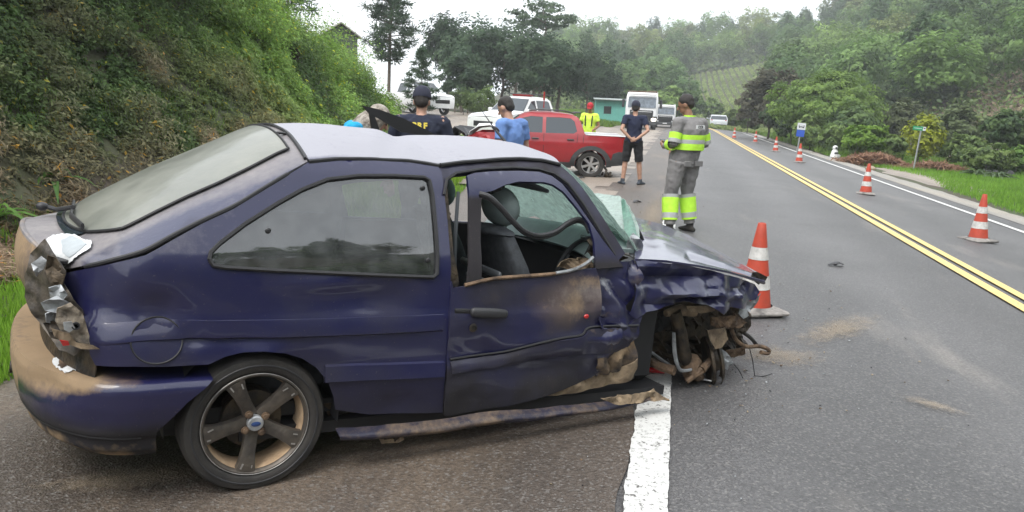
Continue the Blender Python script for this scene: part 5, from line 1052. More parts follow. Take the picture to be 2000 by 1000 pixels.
# -- interior
M['seat_cloth'] = mat('seat_cloth', (.060, .066, .075), .85, var=.25, vscale=30, bump=.2, bscale=200); M['seat_stripe'] = mat('seat_vinyl', (.09, .10, .11), .3, spec=.8)
M['dash'] = mat('dash', (.25, .31, .31), .6, var=.12, vscale=6)
mb = MB(); mb.box((1.1, 0, .22), (2.3, 1.5, .05)); mb.box((-.1, 0, .30), (1.0, 1.4, .06)); mb.build('floor', M['seal'], car)
def seat(y, rec=0.):
    def bk(u, v):
        # closed rounded backrest profile
        a = v * 2 * math.pi; hz = .42 + .62 * u; wd = .245 * (1 - .25 * max(0, u - .75) / .25) ; th = .075; xx = 1.52 - .26 * u + rec * u + th * math.copysign(abs(math.cos(a)) ** .6, math.cos(a)) * (1.15 - .4 * u); yy = y + wd * math.copysign(abs(math.sin(a)) ** .7, math.sin(a)); return Vector((xx, yy, hz))
    mb = MB(); mb.grid(bk, 16, 28); top = [bk(1, v / 28) for v in range(28)]; mb.ball(sum(top, Vector()) / 28, (.085, .20, .03), 16, 8)
    s = mb.build('seat', M['seat_cloth'], car, 70, label=None)
    mb = MB(); mb.box((1.70, y, .36), (.52, .50, .14), (0, -.12, 0), bev=.05); mb.build('seat_cushion', M['seat_cloth'], s)
    mb = MB(); c = Vector((1.30 + rec, y, 1.165)); mb.ball(c, (.075, .155, .105), 20, 12, rot=(0, -.2, 0)); mb.tube([c + Vector((.0, -.06, 0)), c + Vector((.02, -.06, -.16))], .006, 6); mb.tube([c + Vector((.0, .06, 0)), c + Vector((.02, .06, -.16))], .006, 6); mb.build('headrest', M['dash'], s)
    return s
s1 = seat(-.36); s2 = seat(.36)
# vinyl ribs on the near seat back
for i, z in enumerate((.60, .68, .76, .84)):
    mb = MB(); x = 1.52 - .26 * ((z - .42) / .5) - .085; mb.tube([(x, -.56, z), (x - .012, -.36, z + .004), (x, -.16, z)], [(.012, .02)] * 3, 8, round_=True); mb.build('seat_rib', M['seat_stripe'], s1)
mb = MB(); mb.box((.12, 0, .42), (.5, 1.25, .2), bev=.05); mb.box((-.18, 0, .68), (.14, 1.25, .5), (0, -.3, 0), bev=.05); mb.build('rear_seat', M['seat_cloth'], car)
mb = MB(); mb.box((-.48, 0, .90), (.45, 1.15, .02), bev=.004); mb.build('parcel_shelf', M['seal'], car)
def dash_fn(u, v):
    y = -.64 + 1.28 * v; a = u; x = 2.00 + .17 * math.sin(math.pi * v) - .22 * a; z = .975 + .02 * math.sin(math.pi * v) - .09 * max(0, (a - .55) / .45) ** 1.3 + (.05 * g2(y, 0, -.35, 0, .18, 1) * math.sin(math.pi * min(1, a * 1.3))); return Vector((x + .04 * math.sin(v * 9) * .2 - .10 * max(0, .4 - abs(v - .9)) * a, y, z))
dsh = surf('dashboard', dash_fn, 24, 30, 'dash', thick=.02)
mb = MB(); mb.box((2.10, 0, .58), (.26, 1.35, .66), bev=.04); mb.build('lower_dashboard', M['seal'], dsh)
mb = MB(); mb.box((1.97, -.36, .96), (.02, .30, .10), (0, -.4, 0), bev=.008); mb.build('instrument_panel', M['dark_glass'], dsh)
cs_ = Vector((1.86, -.36, .84)); Mw = Matrix.Translation(cs_) @ Matrix.Rotation(R(-64), 4, 'Y'); mb = MB(); ring = [Mw @ Vector((.185 * math.cos(a), .185 * math.sin(a), 0)) for a in np.linspace(0, 2 * math.pi, 33)]; mb.tube(ring, .015, 8); mb.ball(Mw @ Vector((0, 0, 0)), (.07, .07, .05)); mb.tube([Mw @ Vector((-.17, 0, 0)), Mw @ Vector((.17, 0, 0))], .014, 6); mb.tube([Mw @ Vector((0, 0, 0)), Mw @ Vector((0, 0, -.3))], .03, 8); mb.build('steering_wheel', M['black_plastic'], car)
crump('torn_trim', [(1085, 520), (1110, 505), (1150, 505), (1160, 520), (1120, 528)], -.55, 0, 'mud', 80, .05)
mb = MB(); mb.tube([(1.82, -.3, .9), (1.75, -.28, .75), (1.8, -.3, .6)], .01, 6); mb.build('hanging_wire', M['black_plastic'], car); mb = MB(); mb.tube([(1.85, 0, .3), (1.80, 0, .6), (1.80, 0, .66)], [.014, .014, .028], 8); mb.build('gear_lever', M['black_plastic'], car); panel('door_trim', [(.9, .3), (2.0, .3), (2.02, .92), (.88, .92)], side=1, step=.1, off=-.04, mt='seal')
tb('seat_belt', [(895, 375, -.60), (890, 450, -.64), (888, 520, -.66), (893, 552, -.68)], .010, 'seat_stripe', -.6, 6)
# reflective windscreen header inside, sun visor
mb = MB(); mb.box((1.42, -.3, 1.29), (.16, .42, .02), (0, .3, 0), bev=.006); mb.build('sun_visor', M['seat_cloth'], car)
# -- rear wheels, 5 spokes
M['alloy_dark'] = mat('alloy_dark', (.05, .045, .042), .45, .4, col2=(.13, .11, .09), vscale=9, bump=.2, bscale=60)
M['alloy_worn'] = mat('alloy_worn', (.20, .19, .18), .45, .5, col2=(.42, .40, .38), vscale=20)
M['wheel_mud'] = mat('wheel_mud', (.30, .20, .12), .95, col2=(.46, .33, .21), vscale=8, bump=.3, bscale=30)
def wreck_wheel(y, s, rz=0., detail=True):
    mb = MB(); mb.lathe([(.12, .06), (.12, -.02), (.03, -.02)], axis='y', n=24); w_ = mb.build('wheel', M['dark_metal'], car); w_.location = (0, y, .286)
    if s > 0: w_.rotation_euler = (0, 0, math.pi)
    prof = [(.212, .085), (.235, .098), (.268, .096), (.283, .078), (.288, .04), (.288, -.04), (.283, -.078), (.272, -.095), (.248, -.101), (.228, -.098), (.216, -.088), (.208, -.075)]
    mb = MB(); mb.lathe(prof, axis='y', n=64); t_ = mb.build('tyre', M['rubber'], w_)
    mb = MB(); mb.lathe([(.252, -.1015), (.250, -.1035), (.246, -.1035), (.244, -.1018)], axis='y', n=64); mb.build('sidewall_ring', M['black_plastic'], w_)
    mb = MB(); mb.lathe([(.206, .08), (.200, .05), (.188, .03), (.186, -.03), (.192, -.06), (.196, -.078)], axis='y', n=56); mb.build('rim_barrel', M['wheel_mud'], w_)
    mb = MB(); mb.lathe([(.196, -.074), (.198, -.086), (.206, -.094), (.2135, -.092), (.214, -.080), (.208, -.070)], axis='y', n=64); rim = mb.build('rim', M['alloy_dark'], w_); mb = MB(); mb.lathe([(.2105, -.0925), (.2125, -.0945), (.2145, -.0925)], axis='y', n=64); mb.build('rim_edge', M['alloy_worn'], w_)
    for i in range(5):
        a = R(-99 + 72 * i); mb = MB(); d = Vector((math.cos(a), 0, math.sin(a))); t = Vector((-math.sin(a), 0, math.cos(a))); v = []
        for r_, wd, yy, th in ((.03, .030, -.058, .03), (.075, .027, -.068, .028), (.12, .028, -.078, .026), (.165, .034, -.086, .024), (.200, .044, -.088, .02)):
            c = d * r_ + Vector((0, yy, 0))
            v += [c + t * wd + Vector((0, th, 0)), c + t * wd * .92, c + t * wd * .35 + Vector((0, -.004, 0)), c - t * wd * .35 + Vector((0, -.004, 0)), c - t * wd * .92, c - t * wd + Vector((0, th, 0))]
        f = [(k * 6 + j, k * 6 + (j + 1) % 6, (k + 1) * 6 + (j + 1) % 6, (k + 1) * 6 + j) for k in range(4) for j in range(6)] + [(0, 1, 2, 3, 4, 5)[::-1], tuple(range(24, 30))]
        mb.add(v, f); mb.build('spoke', M['alloy_dark'], w_, 30, fix=True)
        if detail:
            for k in range(2):
                mb = MB(); sgn = -1 if k else 1; c = d * .178 + t * sgn * .020 + Vector((0, -.0925, 0)); mb.box(c + d * (.006 * math.sin(i * 5 + k * 3)), (.004 + .003 * abs(math.sin(i * 3 + k)), .003, .012 + .012 * abs(math.sin(i * 7 + k * 2))), (0, -a + math.pi / 2 + .3 * math.sin(i * 4 + k), 0))
                mb.build('paint_chip', M['alloy_worn'], w_)
    for i in range(4):
        a = R(35 + 90 * i); c = Vector((.047 * math.cos(a), -.072, .047 * math.sin(a))); mb = MB(); mb.lathe([(.016, -.003), (.016, -.010), (.011, -.010), (.010, -.018), (0, -.019)], c, 'y', 12); mb.build('lug_nut', M['rust'], w_)
    mb = MB(); mb.lathe([(.032, -.06), (.032, -.083), (.027, -.088), (0, -.089)], axis='y', n=28); mb.build('hub_cap', M['bare_metal'], w_)
    mb = MB(); mb.lathe([(1.0, -.0895), (.9, -.0905), (0, -.091)], axis='y', n=24); mb.v = [(v[0] * .019, v[1], v[2] * .0105) for v in mb.v]; M.setdefault('badge_blue', mat('badge_blue', (.02, .05, .16), .3, coat=.5)); mb.build('badge', M['badge_blue'], w_)
    return w_
wreck_wheel(-.715, -1); wreck_wheel(.70, 1, detail=False)
# wheel house
mb = MB(); mb.grid(lambda u, v: Vector((.345 * math.cos(math.pi * (1.08 * u - .04)), -.80 + .30 * v, .30 + .345 * math.sin(math.pi * (1.08 * u - .04)))), 20, 3); mb.grid(lambda u, v: Vector((-.345 + .69 * u, -.50, .15 + .5 * v)), 2, 2); mb.build('wheel_housing', M['seal'], car)
mb = MB(); mb.grid(lambda u, v: Vector((.345 * math.cos(math.pi * u), .50 + .30 * v, .30 + .345 * math.sin(math.pi * u))), 20, 3); mb.grid(lambda u, v: Vector((-.345 + .69 * u, .50, .15 + .5 * v)), 2, 2); mb.build('wheel_housing', M['seal'], car)
mb = MB(); mb.tube([(0, -.62, .27), (0, .62, .27)], .035, 10); mb.box((-.55, .1, .3), (.3, .9, .16), bev=.04); mb.tube([(-.3, .3, .22), (-.85, .35, .22)], .03, 10); mb.build('rear_axle', M['dark_metal'], car)
# left front wheel still on, hidden in part
mb = MB(); mb.lathe([(.05, -.09), (.2, -.1), (.27, -.096), (.288, -.06), (.288, .06), (.27, .096), (.1, .08)], (2.5, .70, .46), 'y', 40); mb.build('front_wheel', M['rubber'], car)
# ------------------------------------------------------------------ other vehicles
M['red_paint'] = mat('red_paint', (.30, .012, .018), .35, coat=.6, var=.12, vscale=3)
M['grey_plastic'] = mat('grey_plastic', (.055, .058, .062), .6, var=.1)
M['alloy'] = mat('alloy', (.55, .55, .56), .3, .8)
M['lamp'] = mat('lamp_glass', (.55, .57, .58), .12, coat=.8)
M['lit_lamp'] = mat('lit_lamp', (.9, .88, .8), .3, emit=(1, .93, .78, 6.))
M['tail_lamp'] = mat('tail_lamp', (.35, .02, .02), .2, coat=.6)
M['interior'] = mat('interior', (.02, .02, .022), .8)
def arc(cx_, r_, z, a0, a1, n=8): return [(cx_ + r_ * math.cos(R(a0 + (a1 - a0) * i / n)), z + r_ * math.sin(R(a0 + (a1 - a0) * i / n))) for i in range(n + 1)]
class Veh:
    def __init__(s, root, wfn, step=.09): s.root = root; s.w = wfn; s.step = step
    def side(s, name, loop, holes=(), mt=None, side=1, off=0., thick=.012, parent=None, disp=None):
        V, F = cdt(loop, holes, s.step); P = [(x, side * (s.w(x, z) + off + (disp(x, z) if disp else 0)), z) for x, z in V]
        a, b, c = [Vector(P[i]) for i in F[0]]
        if (b - a).cross(c - a).y * side < 0: F = [q[::-1] for q in F]
        o = mobj(name, P, F, mt, parent or s.root, 45)
        if thick: solid(o, thick, -1)
        return o
    def across(s, name, line, mt, inset=0., ny=8, crown=0., off=0., parent=None, thick=.01, disp=None, y0=-1., y1=1.):
        """sheet joining both sides along a profile line"""
        P = []; n = ny + 1
        for k, (x, z) in enumerate(line):
            a = Vector((line[min(k + 1, len(line) - 1)][0] - line[max(k - 1, 0)][0], line[min(k + 1, len(line) - 1)][1] - line[max(k - 1, 0)][1], 0)).normalized(); nx, nz_ = -a.y, a.x
            if nx * (x) * .2 + nz_ < 0 and abs(nz_) > .2: nx, nz_ = -nx, -nz_
            w_ = s.w(x, z) - inset
            for j in range(n):
                q = y0 + (y1 - y0) * j / ny; e = 1 - q * q; p = Vector((x + nx * (off + crown * e), q * w_, z + nz_ * (off + crown * e)))
                if disp: p = disp(p)
                P.append(p)
        F = [(k * n + j, (k + 1) * n + j, (k + 1) * n + j + 1, k * n + j + 1) for k in range(len(line) - 1) for j in range(ny)]
        o = mobj(name, P, F, mt, parent or s.root, 40); 
        if thick: solid(o, thick, 0)
        return o
    def wheel(s, x, y, r_, wd, side, mt='alloy', spokes=5, rimr=.66, tilt=0., z=None):
        mb = MB(); mb.lathe([(r_ * .35, wd * .3), (r_ * .35, -wd * .2), (0, -wd * .2)], axis='y', n=20); w_ = mb.build('wheel', M['dark_metal'], s.root); w_.location = (x, y, z if z is not None else r_); w_.rotation_euler = (0, tilt, 0 if side < 0 else math.pi)
        h = wd / 2; mb = MB(); mb.lathe([(r_ * rimr, h * .8), (r_ * .8, h), (r_ * .95, h * .95), (r_, h * .6), (r_, -h * .6), (r_ * .95, -h * .95), (r_ * .8, -h), (r_ * rimr, -h * .85), (r_ * rimr, -h * .5)], axis='y', n=36); mb.build('tyre', M['rubber'], w_)
        mb = MB(); mb.lathe([(r_ * rimr * .92, h * .3), (r_ * rimr * .92, -h * .6), (r_ * rimr * .97, -h * .85), (r_ * rimr, -h * .85), (r_ * rimr, -h * .6)], axis='y', n=32)
        for i in range(spokes):
            a = 2 * math.pi * i / spokes + .3; d = Vector((math.cos(a), 0, math.sin(a))); t = Vector((-math.sin(a), 0, math.cos(a))); c0 = d * r_ * .08 + Vector((0, -h * .6, 0)); c1 = d * r_ * rimr * .95 + Vector((0, -h * .72, 0)); wd_ = r_ * .42 / spokes
            v = [c0 + t * wd_, c0 - t * wd_, c1 - t * wd_ * 1.4, c1 + t * wd_ * 1.4]; v += [p + Vector((0, .02, 0)) for p in v]; mb.add(v, [(0, 1, 2, 3), (7, 6, 5, 4), (0, 4, 5, 1), (1, 5, 6, 2), (2, 6, 7, 3), (3, 7, 4, 0)])
        mb.lathe([(r_ * .14, -h * .5), (r_ * .14, -h * .72), (0, -h * .75)], axis='y', n=14); mb.build('rim', M[mt] if isinstance(mt, str) else mt, w_, fix=True); return w_
# -- damaged red double-cab pickup
x_, y_ = -3.28, 18.49
rp_ = empty('pickup_truck', (x_, y_, ghs(x_, y_)), (0, 0, R(180 + 11)), label='red double-cab pickup truck with its front smashed in, standing across the dirt yard', cat='pickup truck')
def wr(x, z): return float(np.interp(z, [.2, .4, .6, .85, 1.05, 1.5, 1.6], [.74, .83, .86, .86, .83, .64, .5])) * (1 - .10 * max(0, (abs(x) - 1.9) / .3) ** 2 if abs(x) > 1.9 else 1)
rp_.scale = (.96, .96, .90); V_ = Veh(rp_, wr, .07)
a_r = arc(-1.35, .37, .32, -5, 185)
prof_bot = [(1.75, .40), (1.72, .30), (1.70, .30)] + arc(1.30, .37, .32, -5, 185) + [(.9, .26), (-.95, .26)] + a_r + [(-1.75, .36), (-2.2, .42)]
prof_top = [(-2.22, .60), (-2.21, .92), (-2.17, 1.04), (-1.7, 1.05), (-1.22, 1.05), (-1.17, 1.10), (-1.10, 1.30), (-1.02, 1.47), (-.90, 1.53), (-.6, 1.565), (-.3, 1.58), (.05, 1.57), (.25, 1.53), (.38, 1.46), (.62, 1.27), (.82, 1.10), (.95, 1.03), (1.3, 1.02), (1.58, .90), (1.74, .72)]
w1 = [(.28, 1.42), (.60, 1.19), (.66, 1.08), (-.18, 1.07), (-.18, 1.46), (.1, 1.47)]; w2 = [(-.26, 1.46), (-.26, 1.07), (-.92, 1.08), (-1.0, 1.14), (-.93, 1.38), (-.84, 1.45), (-.6, 1.465)]
for sd_ in (1, -1):
    body = V_.side('body', prof_top + prof_bot, [w1, w2], M['red_paint'], sd_, disp=lambda x, z: -.015 * g2(x, z, -1.9, .8, .2, .12) + (.05 * fbm((x * 4, z * 4, 0), 1.) if x > 1.1 else 0) + .012 * g2(x, z, 0, .82, 3, .03))
    for w_ in (w1, w2):
        gl_ = V_.side('window', shr_(w_, -.012), (), M['dark_glass'], sd_, -.006, 0)
    # flare and sill, door lines, handles
    fl = arc(-1.35, .375, .32, -8, 188, 14); flo = arc(-1.35, .50, .30, -2, 182, 14)
    V_.side('wheel_flare', fl + flo[::-1], (), M['grey_plastic'], sd_, .018, .02)
    V_.side('bumper_side', [(-1.80, .30), (-1.86, .62), (-2.0, .68), (-2.21, .66), (-2.25, .42), (-2.1, .34)], (), M['grey_plastic'], sd_, .02, .02)
    V_.side('sill', [(.88, .22), (.88, .36), (-.9, .36), (-.9, .22)], (), M['grey_plastic'], sd_, .018, .02)
    for dx in ((-.22, .38, -.22, 1.06), (-1.0, .80, -1.02, 1.08), (.80, .40, .80, 1.05), (-1.14, .78, -1.16, 1.06)):
        V_.side('panel_gap', [(dx[0] - .006, dx[1]), (dx[0] + .006, dx[1]), (dx[2] + .006, dx[3]), (dx[2] - .006, dx[3])], (), M['interior'], sd_, .004, 0)
    for hx in (-.02, -.85):
        mb = MB(); mb.box((hx, sd_ * (wr(hx, .93) + .02), .93), (.17, .03, .035), bev=.01); mb.build('door_handle', M['grey_plastic'], rp_)
    mb = MB(); mb.tube([(.15, sd_ * .56, 1.60), (-.1, sd_ * .57, 1.64), (-.7, sd_ * .57, 1.63), (-.95, sd_ * .56, 1.57)], .018, 6); mb.build('roof_rail', M['grey_plastic'], rp_)
    V_.side('tail_light', [(-2.21, .72), (-2.22, .98), (-2.06, .98), (-2.10, .78)], (), M['tail_lamp'], sd_, .006, .006)
    V_.wheel(-1.35, sd_ * .76, .325, .20, sd_, spokes=6)
V_.wheel(1.28, -.76, .325, .20, -1, spokes=6); V_.wheel(1.22, .70, .325, .20, 1, spokes=6, tilt=.1)
V_.across('roof', prof_top[8:14], M['red_paint'], crown=.02); V_.across('windscreen', prof_top[13:17], M['dark_glass'], crown=.03, inset=.03); V_.across('rear_window', [(-1.17, 1.12), (-1.10, 1.30), (-1.02, 1.46)], M['dark_glass'], inset=.05)
V_.across('cab_back', [(-1.20, 1.06), (-1.17, 1.12), (-1.10, 1.30), (-1.02, 1.47), (-.90, 1.53)], M['red_paint'], off=-.012); V_.across('tailgate', [(-2.2, .42), (-2.22, .60), (-2.21, .92), (-2.17, 1.04)], M['red_paint'])
V_.across('bed_cover', [(-2.17, 1.05), (-1.7, 1.065), (-1.22, 1.06)], mat('bed_cover', (.30, .30, .31), .5), inset=.03)
V_.across('underside', [(-2.1, .34), (0, .26), (1.5, .34)], M['interior'], inset=.02)
mb = MB(); mb.tube([(-2.15, .83, 1.065), (-1.25, .82, 1.068)], .014, 6); mb.build('bed_rail', M['white_paint'], rp_)
mb = MB(); mb.tube([(-2.15, -.83, 1.065), (-1.25, -.82, 1.068)], .014, 6); mb.build('bed_rail', M['white_paint'], rp_)
mb = MB(); mb.box((-1.02, 0, 1.60), (.14, 1.05, .03), bev=.01); mb.build('roof_spoiler', M['grey_plastic'], rp_)
def crum(s_, amp): return lambda p: Vector((p.x + amp * fbm(p * 3 + Vector((s_, 0, 0)), 1.), p.y, p.z + amp * fbm(p * 3 + Vector((0, s_, 5)), 1.)))
V_.across('bonnet', [(.85, 1.08), (1.05, 1.17), (1.28, 1.16), (1.48, 1.0), (1.60, .88)], M['white_paint'], inset=.06, disp=crum(3, .12), ny=14)
V_.across('smashed_front', [(1.55, .98), (1.85, 1.06), (1.98, .86), (1.90, .60), (1.72, .40)], M['black_plastic'], inset=-.02, disp=crum(9, .16), ny=14, thick=.03)
V_.across('radiator', [(1.55, .95), (1.62, .7), (1.58, .35)], M['dark_metal'], inset=.1, disp=crum(12, .1), ny=14)
mb = MB(); mb.box((1.82, .55, .82), (.16, .30, .16), (0, .3, .3), bev=.03); mb.build('headlight', M['lamp'], rp_)
V_.side('bent_fender', [(1.05, .95), (1.45, .90), (1.80, .78), (1.78, .62), (1.45, .58), (1.2, .70), (1.0, .80)], (), M['red_paint'], 1, .06, .01, disp=lambda x, z: .10 * abs(fbm((x * 3, z * 3, 1), 1.)) * 2)
mb = MB(); mb.tube([(1.2, .88, .82), (1.5, .93, .74), (1.78, .90, .70)], .025, 6); mb.build('bumper_strip', M['alloy'], rp_)
mb = MB()
for i in range(9):
    a = Vector((-1.72 - .03 * (i % 4), .72 + .05 * math.sin(i * 2), .05 + .03 * (i % 3))); mb.box(a + Vector((.02 * i - .1, .02 * (i % 3), .02 * (i % 2))), (.12, .05, .05), (i * .7, i * 1.1, i), bev=.01)
mb.tube([(-1.68, .6, .30), (-1.75, .75, .20), (-1.72, .8, .08)], .03, 7); o = mb.build('broken_suspension', M['dark_metal'], rp_)
# -- general white pickup / utility
def white_pickup(name, label, x, y, rz, rack=False, kind='pickup', paint=None, z=None, group=None):
    root = empty(name, (x, y, ghs(x, y) if z is None else z), (0, 0, rz), label=label, cat='pickup truck' if kind == 'pickup' else 'car', group=group)
    wf = lambda x, z: float(np.interp(z, [.3, .5, .8, 1.1, 1.7, 1.85], [.80, .88, .91, .90, .70, .6])) * (1 - .12 * max(0, (abs(x) - 2.1) / .4) ** 2 if abs(x) > 2.1 else 1)
    Q = Veh(root, wf, .12); P_ = paint or M['white_paint']
    if kind == 'pickup':
        ax, r_ = 1.55, .38
        top = [(-2.55, .60), (-2.55, 1.05), (-2.5, 1.10), (-.85, 1.12), (-.80, 1.2), (-.70, 1.66), (-.55, 1.76), (0, 1.80), (.45, 1.77), (.62, 1.70), (1.12, 1.22), (1.25, 1.16), (2.1, 1.08), (2.42, .98), (2.5, .70)]
        win = [[(.55, 1.62), (.98, 1.22), (1.0, 1.15), (.30, 1.14), (.30, 1.66)], [(.22, 1.66), (.22, 1.14), (-.66, 1.14), (-.60, 1.60), (-.5, 1.66)]]; iw = (9, 11); ir = (4, 6); roofi = (5, 10)
    else:
        ax, r_ = 1.25, .31
        top = [(-1.95, .5), (-1.98, .85), (-1.9, 1.0), (-1.6, 1.38), (-1.35, 1.47), (-.3, 1.50), (.35, 1.46), (.6, 1.38), (1.1, 1.02), (1.25, .96), (1.85, .84), (1.98, .66), (2.0, .45)]
        win = [[(.55, 1.33), (.95, 1.02), (.95, .96), (.1, .95), (.1, 1.40)], [(.04, 1.40), (.04, .95), (-1.45, .97), (-1.3, 1.34), (-1.1, 1.4)]]; iw = (7, 9); ir = (2, 4); roofi = (4, 8)
    bot = [(top[-1][0], .38)] + arc(ax, r_ + .06, r_, -5, 185) + [(ax - r_ - .2, .30), (-ax + r_ + .2, .30)] + arc(-ax, r_ + .06, r_, -5, 185) + [(top[0][0], .42)]
    for s_ in (1, -1):
        Q.side('body', top + bot, win, P_, s_)
        for w_ in win: Q.side('window', shr_(w_, -.012), (), M['dark_glass'], s_, -.006, 0)
        for fx_ in (ax, -ax): Q.wheel(fx_, s_ * (wf(0, .5) - .10), r_, .22, s_, spokes=6)
        mb = MB(); mb.box((win[0][2][0] - .02, s_ * (wf(0, win[0][2][1]) + .10), win[0][2][1] + .10), (.10, .20, .16), bev=.03); mb.build('wing_mirror', P_, root)
        mb = MB(); mb.box((top[-2][0] - .06, s_ * .66, top[-2][1] - .10), (.14, .32, .16), (0, .2, -s_ * .25), bev=.03); mb.build('headlight', M['lamp'], root)
        mb = MB(); mb.box((top[0][0] + .02, s_ * .72, .85), (.06, .18, .28), bev=.02); mb.build('tail_light', M['tail_lamp'], root)
    Q.across('roof', top[roofi[0]:roofi[1]], P_, crown=.02); Q.across('windscreen', top[iw[0]:iw[1]], M['dark_glass'], crown=.03, inset=.03); Q.across('rear_window', top[ir[0]:ir[1]], M['dark_glass'], inset=.04, off=.01)
    Q.across('bonnet', top[iw[1] - 1:-1], P_, crown=.03); Q.across('front_bumper', top[-2:] + [(top[-1][0], .38)], P_); Q.across('tailgate', top[:3 if kind == 'pickup' else 4], P_); Q.across('cab_back' if kind == 'pickup' else 'tail', top[3:6] if kind == 'pickup' else top[2:5], P_, off=-.01)
    Q.across('underside', [(top[0][0] + .1, .40), (0, .32), (top[-1][0] - .1, .40)], M['interior'], inset=.03)
    if kind == 'pickup': Q.across('load_bed', [(-2.5, .9), (-.85, .9)], M['interior'], inset=.04)
    mb = MB(); mb.box((top[-1][0] - .01, 0, .72 if kind == 'pickup' else .56), (.05, .95, .20), bev=.015); mb.build('grille', M['interior'], root)
    mb = MB(); mb.box((top[0][0] - .015, 0, .62), (.02, .42, .12)); mb.build('number_plate', M['white_paint'], root)
    if rack:
        mb = MB()
        for yy in (-.55, .55): mb.tube([(.45, yy, 1.90), (-1.2, yy, 1.90)], .022, 6)
        for xx in (.35, -.1, -.5, -1.0):
            mb.tube([(xx, -.6, 1.90), (xx, .6, 1.90)], .02, 6)
            for yy in (-.55, .55): mb.tube([(xx, yy, 1.76), (xx, yy, 1.90)], .015, 5)
        o = mb.build('roof_rack', M['grey_plastic'], root)
        mb = MB(); mb.box((.2, 0, 1.86), (.22, .9, .10), bev=.03); mb.build('light_bar', M['tail_lamp'], root)
    return root
Yp = 43; xp = xat(832, Yp, 215)
white_pickup('pickup_truck', 'white pickup on the rising side road, half hidden by the end of the bank', xp - .55, Yp, R(-38))
Yp = 30; xp = xat(1010, Yp, 235)
wu = white_pickup('pickup_truck', 'white utility pickup with a roof rack, facing the camera behind the red pickup', xp, Yp + 1.5, R(-118), rack=True, z=.05)
cone_on = xat(1054, Yp, 200)
# marker board standing in its load bed
mb = MB(); mb.tube([(0, 0, 0), (0, 0, .62)], .02, 6); mb.box((0, 0, .45), (.06, .12, .32), bev=.01); o = mb.build('marker_post', M['tail_lamp']); o.location = (cone_on, Yp + 1.0, 1.45); tag(o, 'short red marker post standing at the back corner of the white utility pickup', 'marker post')
Yp = 90; xp = xat(1401, Yp, 236)
white_pickup('hatchback_car', 'small white hatchback driving away in the far lane', xp, Yp, R(92), kind='car', paint=mat('silver_white', (.55, .57, .6), .3, coat=.6))
